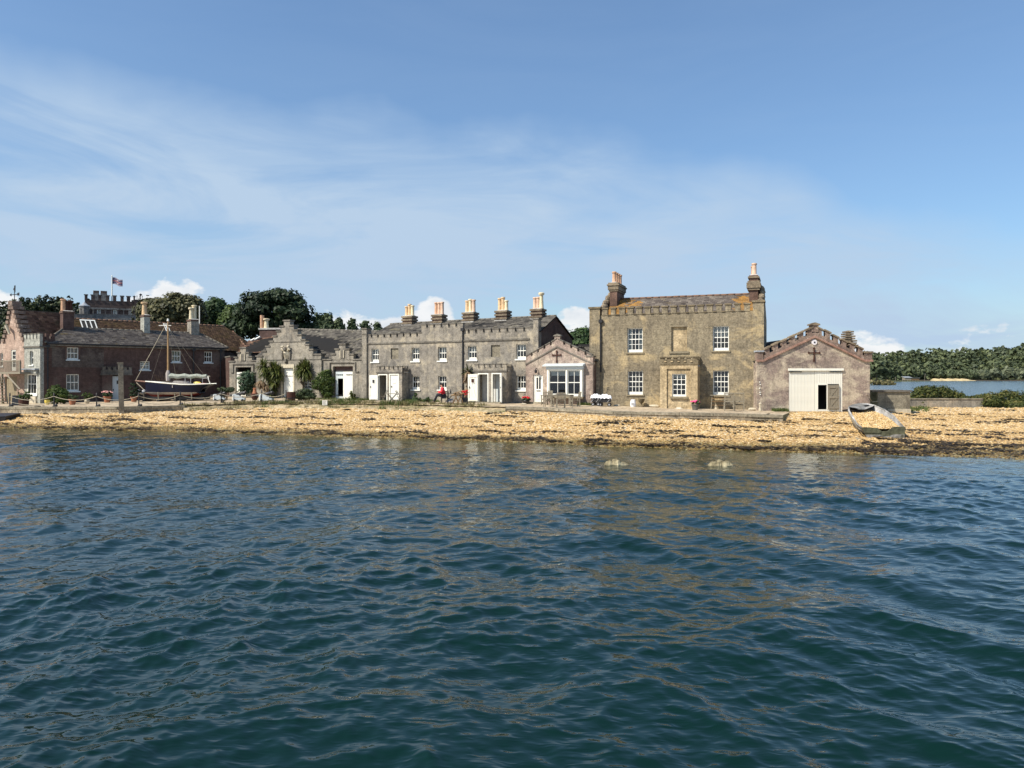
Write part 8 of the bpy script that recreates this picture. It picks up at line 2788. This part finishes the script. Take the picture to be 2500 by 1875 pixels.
bistro_table('folding bistro table before the first porch of the terrace', 957, 985, 0, w_=.75)
folding_chair('folding bistro chair left of the table, before the open porch door', 938, 983, -70, group='folding chairs by the first porch')
folding_chair('folding bistro chair right of the table, beside the porch corner', 974, 984, 80, group='folding chairs by the first porch')
tb2 = bistro_table('narrow dark table at the side of the seated person', 1096, 985, 0, w_=.8)
bo = MB().lathe((0, 0, 0), [(.05, 0), (.05, .16), (.02, .22), (.02, .3), (.03, .3)], 8).build('bottle', MT['black'], None)
put(bo, 1100, 985, dz=.73); tag(bo, 'dark bottle standing on the narrow table', 'bottle')
ca = root('covered_box', 'low pale bundle under the narrow table beside the person', 'bundle', (0, 0, 0)); put(ca, 1098, 986)
MB().lump((0, .1, .18), (.3, .25, .2), seed=7).build('cloth', MT['hull_white'], ca)
# trestle barrow planted with flowers
wb = root('trestle_planter', 'rustic pole trestle holding a trough of red flowers', 'planter', (0, 0, 0)); put(wb, 1119, 987)
for (x, dx) in ((-.3, .25), (.3, -.2), (-.05, -.25), (.0, .3)):
    for y_ in (-.22, .22): MB().tube([(x - dx * .4, y_, 0), (x + dx, y_ * .4, .78)], .028, 5).build('pole', MT['wood_brown'], wb)
MB().tube([(-.5, 0, .62), (.65, 0, .82)], .06, 6).build('trough', MT['mast'], wb)
MB().tube([(-.3, 0, .78), (.7, .1, 1.05)], .03, 6).build('pole', MT['mast'], wb)
mb = MB(); rnd = random.Random(3)
for i in range(22): mb.lump((.42 + rnd.uniform(-.2, .25), rnd.uniform(-.15, .15), .8 + rnd.uniform(-.15, .15)), (.05, .05, .045), seed=i)
mb.build('flowers', MT['flower_red'], wb)['kind'] = 'stuff'
V, Q, T = leaf_cloud([((.1, 0, .75), (.45, .2, .14))], 500, .06, 31, clump_r=.08, shell=.3); link('foliage', fast_mesh('foliage', V, Q, T), MT['leaf_dead'], wb)
MB().box(.2, .65, .1, .5, 0, .45).build('crate', MT['black'], wb)


# ---- two folding wagons under white sheets beside the cottage side wall
def wagon(label, px, py, rz, w_, hdl):
    e = root('folding_wagon', label, 'wagon', (0, 0, 0), 0, 'folding wagons under white sheets'); put(e, px, py, rz)
    MB().box(-w_ / 2, w_ / 2, -.25, .25, .28, .58).build('body', MT['black'], e)
    for x in (-w_ / 2 + .1, w_ / 2 - .1):
        for y_ in (-.3, .26):
            mb = MB(); mb.tube([(x, y_, .12), (x, y_ + .05, .12)], .12, 12); wh = mb.build('wheel', MT['black'], e)
            MB().tube([(x, y_ - .012, .12), (x, y_ - .002, .12)], .06, 8).build('hub', MT['alloy'], wh)
        MB().tube([(x - .15, -.27, .25), (x + .15, -.27, .6)], .015, 4).build('strut', MT['alloy'], e)
    n, m_ = 12, 6; vs, fs = [], []
    for i in range(n + 1):
        for j in range(m_ + 1):
            x = -w_ / 2 - .06 + (w_ + .12) * i / n; y_ = -.32 + .64 * j / m_
            z = .68 + .14 * math.sin(i / n * math.pi) * math.sin(j / m_ * math.pi) + .03 * math.sin(i * 1.9) + (-.14 if j in (0, m_) else 0) + (-.06 if i in (0, n) else 0)
            vs.append((x, y_, z))
    for i in range(n):
        for j in range(m_): fs.append((i * (m_ + 1) + j, (i + 1) * (m_ + 1) + j, (i + 1) * (m_ + 1) + j + 1, i * (m_ + 1) + j + 1))
    MB().add(vs, fs, True).build('sheet', MT['white_fabric'], e)
    MB().tube([(hdl, 0, .6), (hdl + .16, -.02, 1.18)], .018, 5).tube([(hdl + .1, 0, 1.14), (hdl + .12, 0, 1.26), (hdl + .24, 0, 1.26), (hdl + .24, 0, 1.14), (hdl + .1, 0, 1.14)], .018, 5).build('handle', MT['black'], e)
    return e


wagon('smaller black folding wagon with a white sheet against the cottage corner', 1455, 991, -12, .55, .1)
wagon('longer black folding wagon with a white sheet beside the ochre house wall', 1477, 992, -12, .8, .02)

# ---- small things at the foot of the house wall
sk = root('white_sack', 'upright white printed sack against the ochre house wall', 'sack', (0, 0, 0)); put(sk, 1545.5, 994, -21)
MB().lathe((0, 0, 0), [(.15, 0), (.19, .1), (.18, .35), (.15, .42), (.16, .47), (.1, .5)], 9).build('sack_body', MT['white_fabric'], sk)
MB().box(-.08, .06, -.195, -.188, .14, .3).build('print', MT['alloy'], sk)
for i, (px_, py_, w_, lab_) in enumerate(((1597, 990.5, .36, 'flat white slab lying right of the urn'), (1507, 990, .22, 'small flat pale stone by the wagons'), (1838, 998, .34, 'flat pale stone at the right foot of the house'),
                                         (1279, 988, .2, 'pale rock beside the red flower bowl'), (2154, 1001, .28, 'white block before the concrete store'))):
    o = MB().lump((0, 0, w_ * .22), (w_, w_ * .6, w_ * (.3 if i != 4 else .75)), seed=50 + i, rough=.15).build('pale_stone', MT['stone_pale' if i != 4 else 'white'], None)
    put(o, px_, py_); tag(o, lab_, 'stone')
bk_ = root('porch_block', 'small white notched block against the foot of the porch', 'block', FM.P((pa + pb) / 2 if False else FM.u(1657, -1.35), -1.36, .0), FM.a)
MB().box(-.24, .24, -.09, .09, 0, .24).box(-.14, .14, -.09, .09, .241, .3).build('block', MT['white'], bk_)
for px_, lab_ in ((1748, 'small white conical jar at the shadow edge under the house window'), (1856, 'tall shell-shaped pale ornament at the left foot of the boathouse')):
    o = MB().lathe((0, 0, 0), [(.09, 0), (.1, .12), (.05, .26), (.07, .36), (.1, .46), (.02, .52)] if px_ > 1800 else [(.1, 0), (.07, .22), (.04, .3)], 9).build('garden_ornament', MT['stone_pale'], None)
    put(o, px_, 996.5 if px_ < 1800 else 997.5); tag(o, lab_, 'ornament')
# shells hung in a string on the boathouse edge
for k, (xx, yy) in enumerate(((158, 705), (165, 735), (160, 775), (163, 820), (165, 845))):
    u_, w__ = FH.uw(*c6(xx, yy))
    MB().lump((u_, -.03, w__), (.04, .03, .04), seed=k).build('shell', MT['white'], B_)


# ---- the person in the red jacket, sitting in profile with legs stretched out
def skin(name, pts, edges, radii, mat_, parent, sub=2):
    me = bpy.data.meshes.new(name); me.from_pydata(pts, edges, []); me.update()
    o = link(name, me, None, parent)
    md = o.modifiers.new('skin', 'SKIN'); md.use_smooth_shade = True
    for i, r in enumerate(radii):
        rr_ = r if isinstance(r, tuple) else (r, r)
        me.skin_vertices[0].data[i].radius = rr_
    me.skin_vertices[0].data[0].use_root = True
    s_ = o.modifiers.new('sub', 'SUBSURF'); s_.levels = sub; s_.render_levels = sub
    me.materials.append(mat_)
    return o


pr = root('person', 'person in a red jacket and dark trousers sitting back with legs stretched out', 'person', (0, 0, 0))
put(pr, 1084, 986); pr.scale = (1.1,) * 3
J = {'pel': (0, 0, .52), 'sp': (-.06, 0, .72), 'ch': (-.10, 0, .93), 'nk': (-.12, 0, 1.06), 'hd': (-.15, 0, 1.17), 'ht': (-.15, 0, 1.26),
     'sl': (-.10, -.17, .97), 'sr': (-.10, .17, .97), 'el': (-.12, -.27, .76), 'er': (-.12, .27, .76), 'wl': (-.38, -.17, .74), 'wr': (-.38, .15, .74), 'hl': (-.46, -.14, .75), 'hr': (-.46, .12, .75),
     'tl': (-.02, -.1, .5), 'tr': (-.02, .1, .5), 'kl': (-.42, -.12, .56), 'kr': (-.44, .08, .62), 'al': (-.66, -.13, .13), 'ar': (-.60, .02, .16), 'fl': (-.80, -.15, .08), 'fr': (-.74, 0, .12)}
names = list(J)
E = [('pel', 'sp'), ('sp', 'ch'), ('ch', 'nk'), ('nk', 'hd'), ('hd', 'ht'), ('ch', 'sl'), ('ch', 'sr'), ('sl', 'el'), ('sr', 'er'), ('el', 'wl'), ('er', 'wr'), ('wl', 'hl'), ('wr', 'hr'), ('pel', 'tl'), ('pel', 'tr'),
     ('tl', 'kl'), ('tr', 'kr'), ('kl', 'al'), ('kr', 'ar'), ('al', 'fl'), ('ar', 'fr')]
R = dict(pel=.13, sp=.12, ch=.14, nk=.055, hd=.095, ht=.08, sl=.065, sr=.065, el=.045, er=.045, wl=.03, wr=.03, hl=.035, hr=.035, tl=.085, tr=.085, kl=.058, kr=.058, al=.04, ar=.04, fl=.035, fr=.035)
skin('body', [J[n_] for n_ in names], [(names.index(a), names.index(b)) for a, b in E], [R[n_] for n_ in names], MT['skin'], pr)
def garment(nm, keys, edges, grow, mat_):
    ks = keys
    return skin(nm, [J[k] for k in ks], [(ks.index(a), ks.index(b)) for a, b in edges], [R[k] + grow for k in ks], mat_, pr)


J['wl2'] = (-.35, -.175, .745); J['wr2'] = (-.35, .155, .745); R['wl2'] = .038; R['wr2'] = .038; J['nk2'] = (-.115, 0, 1.03); R['nk2'] = .07; J['pel2'] = (-.01, 0, .56); R['pel2'] = .135
garment('jacket', ['pel2', 'sp', 'ch', 'nk2', 'sl', 'sr', 'el', 'er', 'wl2', 'wr2'], [('pel2', 'sp'), ('sp', 'ch'), ('ch', 'nk2'), ('ch', 'sl'), ('ch', 'sr'), ('sl', 'el'), ('sr', 'er'), ('el', 'wl2'), ('er', 'wr2')], .045, MT['red_jacket'])
garment('trousers', ['pel', 'tl', 'tr', 'kl', 'kr', 'al', 'ar'], [('pel', 'tl'), ('pel', 'tr'), ('tl', 'kl'), ('tr', 'kr'), ('kl', 'al'), ('kr', 'ar')], .022, MT['dark_cloth'])
for a, b in (('al', 'fl'), ('ar', 'fr')):
    p, q = Vector(J[a]), Vector(J[b])
    MB().tube([p + Vector((.04, 0, -.03)), p.lerp(q, .5) + Vector((0, 0, -.01)), q + Vector((-.05, 0, .03)), q + Vector((-.07, 0, .06))], [.055, .06, .05, .03], 8).build('shoe', MT['black'], pr)
MB().lump((-.14, 0, 1.25), (.115, .105, .08), seed=1, rough=.05).lump((-.08, 0, 1.19), (.06, .1, .1), seed=2, rough=.05).build('hair', MT['hair'], pr)
mb = MB()
for y_ in (-.035, .035): mb.lump((-.235, y_, 1.19), (.012, .012, .008), seed=3, rough=0)
mb.build('eyes', MT['black'], pr)
MB().lump((-.25, 0, 1.165), (.022, .014, .022), seed=4, rough=0).build('nose', MT['skin'], pr)
for h_, s_ in (('hl', -1), ('hr', 1)):
    c = Vector(J[h_])
    for k in range(4): MB().tube([c + Vector((-.02, -.025 + k * .017, 0)), c + Vector((-.055, -.025 + k * .017, -.004)), c + Vector((-.075 - .006 * (k in (1, 2)), -.024 + k * .016, -.03))], [.009, .008, .007], 5).build('finger', MT['skin'], pr)
    MB().tube([c + Vector((.0, .03 * -s_, .0)), c + Vector((-.03, .045 * -s_, -.01))], [.01, .008], 5).build('thumb', MT['skin'], pr)
se = root('low_chair', 'dark low-backed chair under the person in red', 'chair', (0, 0, 0)); put(se, 1084, 986); se.scale = (1.1,) * 3
MB().box(-.2, .28, -.24, .24, .36, .40).build('seat', MT['dark_cloth'], se)
for x in (-.17, .22):
    for y_ in (-.21, .18): MB().box(x, x + .04, y_, y_ + .04, 0, .359).build('leg', MT['dark_cloth'], se)
MB().box(.24, .28, -.24, .24, .401, .8).build('backrest', MT['dark_cloth'], se)

# ---- derelict dinghy filled with shingle
dy0 = 35.4
def dP_(px, py, y): return depth_at(px, py, y)
dn = root('derelict_dinghy', 'derelict white fibreglass dinghy filled with shingle on the beach', 'boat', (0, 0, 0))
org = Vector((dP_(2150, 1075, dy0).x, dy0, ground_xy(dP_(2150, 1075, dy0).x, dy0)))
dn.location = org
# gunwale outline from transom (near) to bow (far), world points made local
lt, rt_ = dP_(2104, 1049, dy0) - org, dP_(2206, 1048, dy0 + .15) - org
lt.z = max(lt.z, .5); rt_.z = lt.z + .02
left_g = [lt, dP_(2094, 1037, 36.2) - org, dP_(2082, 1018, 37.2) - org, dP_(2073, 1003, 38.4) - org, dP_(2072, 994, 39.4) - org, dP_(2082, 989, 40.2) - org]
right_g = [rt_, dP_(2196, 1032, 36.6) - org, dP_(2182, 1016, 37.8) - org, dP_(2160, 1001, 39.2) - org, dP_(2135, 990, 40.2) - org, dP_(2118, 986.5, 40.7) - org]
bow = dP_(2100, 985.5, 40.9) - org
rim = left_g + [bow] + right_g[::-1]
mb = MB(); vs, fs = [], []
n = len(rim)
cen = sum((Vector(p) for p in rim), Vector()) / n
for p in rim:
    p = Vector(p)
    gz_ = ground_xy(org.x + p.x, org.y + p.y) - org.z
    c2 = Vector((cen.x, p.y * .9 + cen.y * .1, 0))
    for q, zf in ((0, 1), (.10, .62), (.26, .25), (.45, -.1)):
        x = p.x + (c2.x - p.x) * q; y_ = p.y + (cen.y - p.y) * q * .35
        vs.append((x, y_, gz_ + (p.z - gz_) * zf - (.12 if q > .4 else 0)))
for i in range(n - 1):
    for k in range(3): fs.append((i * 4 + k, i * 4 + k + 1, (i + 1) * 4 + k + 1, (i + 1) * 4 + k))
mb.add(vs, fs, True); hl = mb.build('hull', MT['grp'], dn)
sd_ = hl.modifiers.new('thick', 'SOLIDIFY'); sd_.thickness = .035; sd_.offset = 0
MB().tube([tuple(p) for p in left_g + [bow]], .04, 6).build('gunwale', MT['grp'], dn)
MB().tube([tuple(p) for p in right_g + [bow]], .04, 6).build('gunwale', MT['grp'], dn)
MB().tube([tuple(p + Vector((-.04, -.02, -.12))) for p in left_g], .03, 5).build('rubbing_strake', MT['wood_post'], dn)
# transom with its worn notch
w2 = (rt_.x - lt.x)
fr_ = [0, .08, .36, .46, .6, .72, .92, 1.0]; zt_ = [0, .02, -.02, -.18, -.16, .03, .05, .02]
poly = [(lt.x + w2 * f, lt.z + z) for f, z in zip(fr_, zt_)]
for z0, z1, m_ in ((.0, .45, 'grp'), (.45, 1.0, 'grp_green')):
    mb = MB(); vs = []
    for f, z in zip(fr_, zt_):
        H_ = lt.z + z; x = lt.x + w2 * f
        sl_ = .12 * (abs(f - .5) * 2) ** 3
        xx0 = x + (cen.x - x) * (.18 * (1 - z0)); xx1 = x + (cen.x - x) * (.18 * (1 - z1))
        vs += [(xx0, lt.y - .02, -.12 + (H_ + .12) * z0), (xx1, lt.y - .02, -.12 + (H_ + .12) * z1)]
    fs = [(2 * i, 2 * i + 2, 2 * i + 3, 2 * i + 1) for i in range(len(fr_) - 1)]
    mb.add(vs, fs); o = mb.build('transom', MT[m_], dn)
    so = o.modifiers.new('thick', 'SOLIDIFY'); so.thickness = .06
MB().box(lt.x + .1, lt.x + .9, lt.y - .045, lt.y - .02, .25, .33).build('transom_rib', MT['grp_green'], dn)
# broken foredeck; a flat near-black sheet paints the dark of its hole
mb = MB(); fd = [left_g[3], left_g[4], left_g[5], bow, right_g[5], right_g[4], right_g[3]]
fd = [Vector(p) + Vector((0, 0, .02)) for p in fd]; k0 = (fd[0] + fd[-1]) / 2
mb.add([tuple(p) for p in fd[1:6]] + [tuple(fd[1].lerp(k0, .35)), tuple(k0 + Vector((-.2, .5, .0))), tuple(k0 + Vector((.25, .75, .0))), tuple(fd[5].lerp(k0, .3))], [(0, 1, 2, 3, 4, 8, 7, 6, 5)])
mb.build('foredeck', MT['grp'], dn)
MB().add([tuple(Vector(p) + Vector((0, -.05, .012))) for p in (bow.lerp(k0, .25) + Vector((-.5, 0, 0)), bow.lerp(k0, .2) + Vector((.55, .0, 0)), bow.lerp(k0, .36) + Vector((.5, 0, 0)), bow.lerp(k0, .42) + Vector((-.3, 0, 0)), bow.lerp(k0, .62) + Vector((-.75, 0, 0)))],
         [(0, 4, 3, 2, 1)]).build('hole_shade_sheet', MT['interior'], dn)
# shingle inside
inner = [Vector(p).lerp(Vector((cen.x, p[1], p[2])), .06) for p in rim]
fill = MB(); vs = [(p.x, p.y, ground_xy(org.x + p.x, org.y + p.y) - org.z + (p.z - (ground_xy(org.x + p.x, org.y + p.y) - org.z)) * (.72 if i not in (0, n - 1) else .85)) for i, p in enumerate(inner)]
cz = cen.y
top_c = (cen.x, cen.y, np.mean([v[2] for v in vs]) + .05)
vs.append(top_c); fill.add(vs, [(i, (i + 1) % n, n) for i in range(n)]); fl_o = fill.build('shingle_fill', MT['beach'], dn)
r2 = np.random.RandomState(12)
tri = [(Vector(vs[i]), Vector(vs[(i + 1) % n]), Vector(top_c)) for i in range(n)]
Vp, Fp, Tp = [], [], []
ar = np.array([(b - a).cross(c - a).length for a, b, c in tri]); ar /= ar.sum()
for q in range(2600):
    a, b, c = tri[r2.choice(n, p=ar)]; s, t = r2.uniform(), r2.uniform()
    if s + t > 1: s, t = 1 - s, 1 - t
    p = a + (b - a) * s + (c - a) * t; z = r2.uniform(.025, .07); k = len(Vp)
    for d in ((1, 0, 0), (0, 1, 0), (-1, 0, 0), (0, -1, 0), (0, 0, .6), (0, 0, -.6)):
        Vp.append((p.x + d[0] * z, p.y + d[1] * z, p.z + d[2] * z + .01))
    for f in ((0, 1, 4), (1, 2, 4), (2, 3, 4), (3, 0, 4), (1, 0, 5), (2, 1, 5), (3, 2, 5), (0, 3, 5)): Fp.append(tuple(j + k for j in f)); Tp.append(float(r2.beta(2.4, 1.7)))
# every stone one tint
Tp = np.repeat(np.array(Tp)[::8], 8)
o = link('shingle_stones', fast_mesh('shingle_stones', np.array(Vp), Fp, Tp), MT['pebble'], dn); o['kind'] = 'stuff'
MB().lump((cen.x - .2, bow.y - 1.3, bow.z - .32), (.55, .25, .1), seed=3).build('debris', MT['seaweed'], dn)
# ropes running from the dinghy down into the water
for k, (pts, lab_) in enumerate((([(2090, 1062, 34.9), (2110, 1078, 34.2), (2135, 1092, 33.4), (2152, 1100, 32.9), (2170, 1106, 32.4)], 'old mooring rope trailing from the dinghy into the sea'),
                                ([(2092, 1066, 34.7), (2118, 1082, 34.0), (2146, 1097, 33.0), (2160, 1104, 32.6)], 'second thinner rope beside the mooring rope'))):
    P_ = []
    for px_, py_, y_ in pts:
        x_ = (px_ - CXP) / FOC * y_; P_.append((x_, y_ + .1 * k, ground_xy(x_, y_) + .05))
    tag(MB().tube(P_, .03 - .008 * k, 5).build('mooring_rope', MT['rope' if k else 'seaweed'], None), lab_, 'rope')
p0_, p1_ = depth_at(2116, 963, 46.1), depth_at(2143, 980, 48.8)
tag(MB().tube([p0_, p0_.lerp(p1_, .5) + Vector((0, 0, -.25)), p1_], .02, 5).build('slack_line', MT['rope'], None), 'slack line from the boathouse corner to the concrete store', 'rope')
# half-sunk rocks
for i, (px_, py_, w_, lab_) in enumerate(((1502, 1135, .62, 'low broken rock breaking the water, the left one'), (1762, 1136, .66, 'rounded rock breaking the water, the right one'))):
    g = ground_at(px_, py_, 0.0)
    rk = root('sea_rock', lab_, 'rock', (g.x, g.y, -.05), 0, 'rocks breaking the surface')
    rnd = random.Random(i + 5)
    for k in range(7):
        x = rnd.uniform(-.8, .8) * w_ * .5
        MB().lump((x, rnd.uniform(-.15, .15), .0), (w_ * rnd.uniform(.22, .42), .25, (.24 - .2 * abs(x)) * rnd.uniform(.8, 1.3)), seed=90 + i * 10 + k, rough=.22).build('rock', MT['wet_rock'] if 'wet_rock' in MT else MT['house_trim'], rk)
# floating scraps of weed and foam on the near water
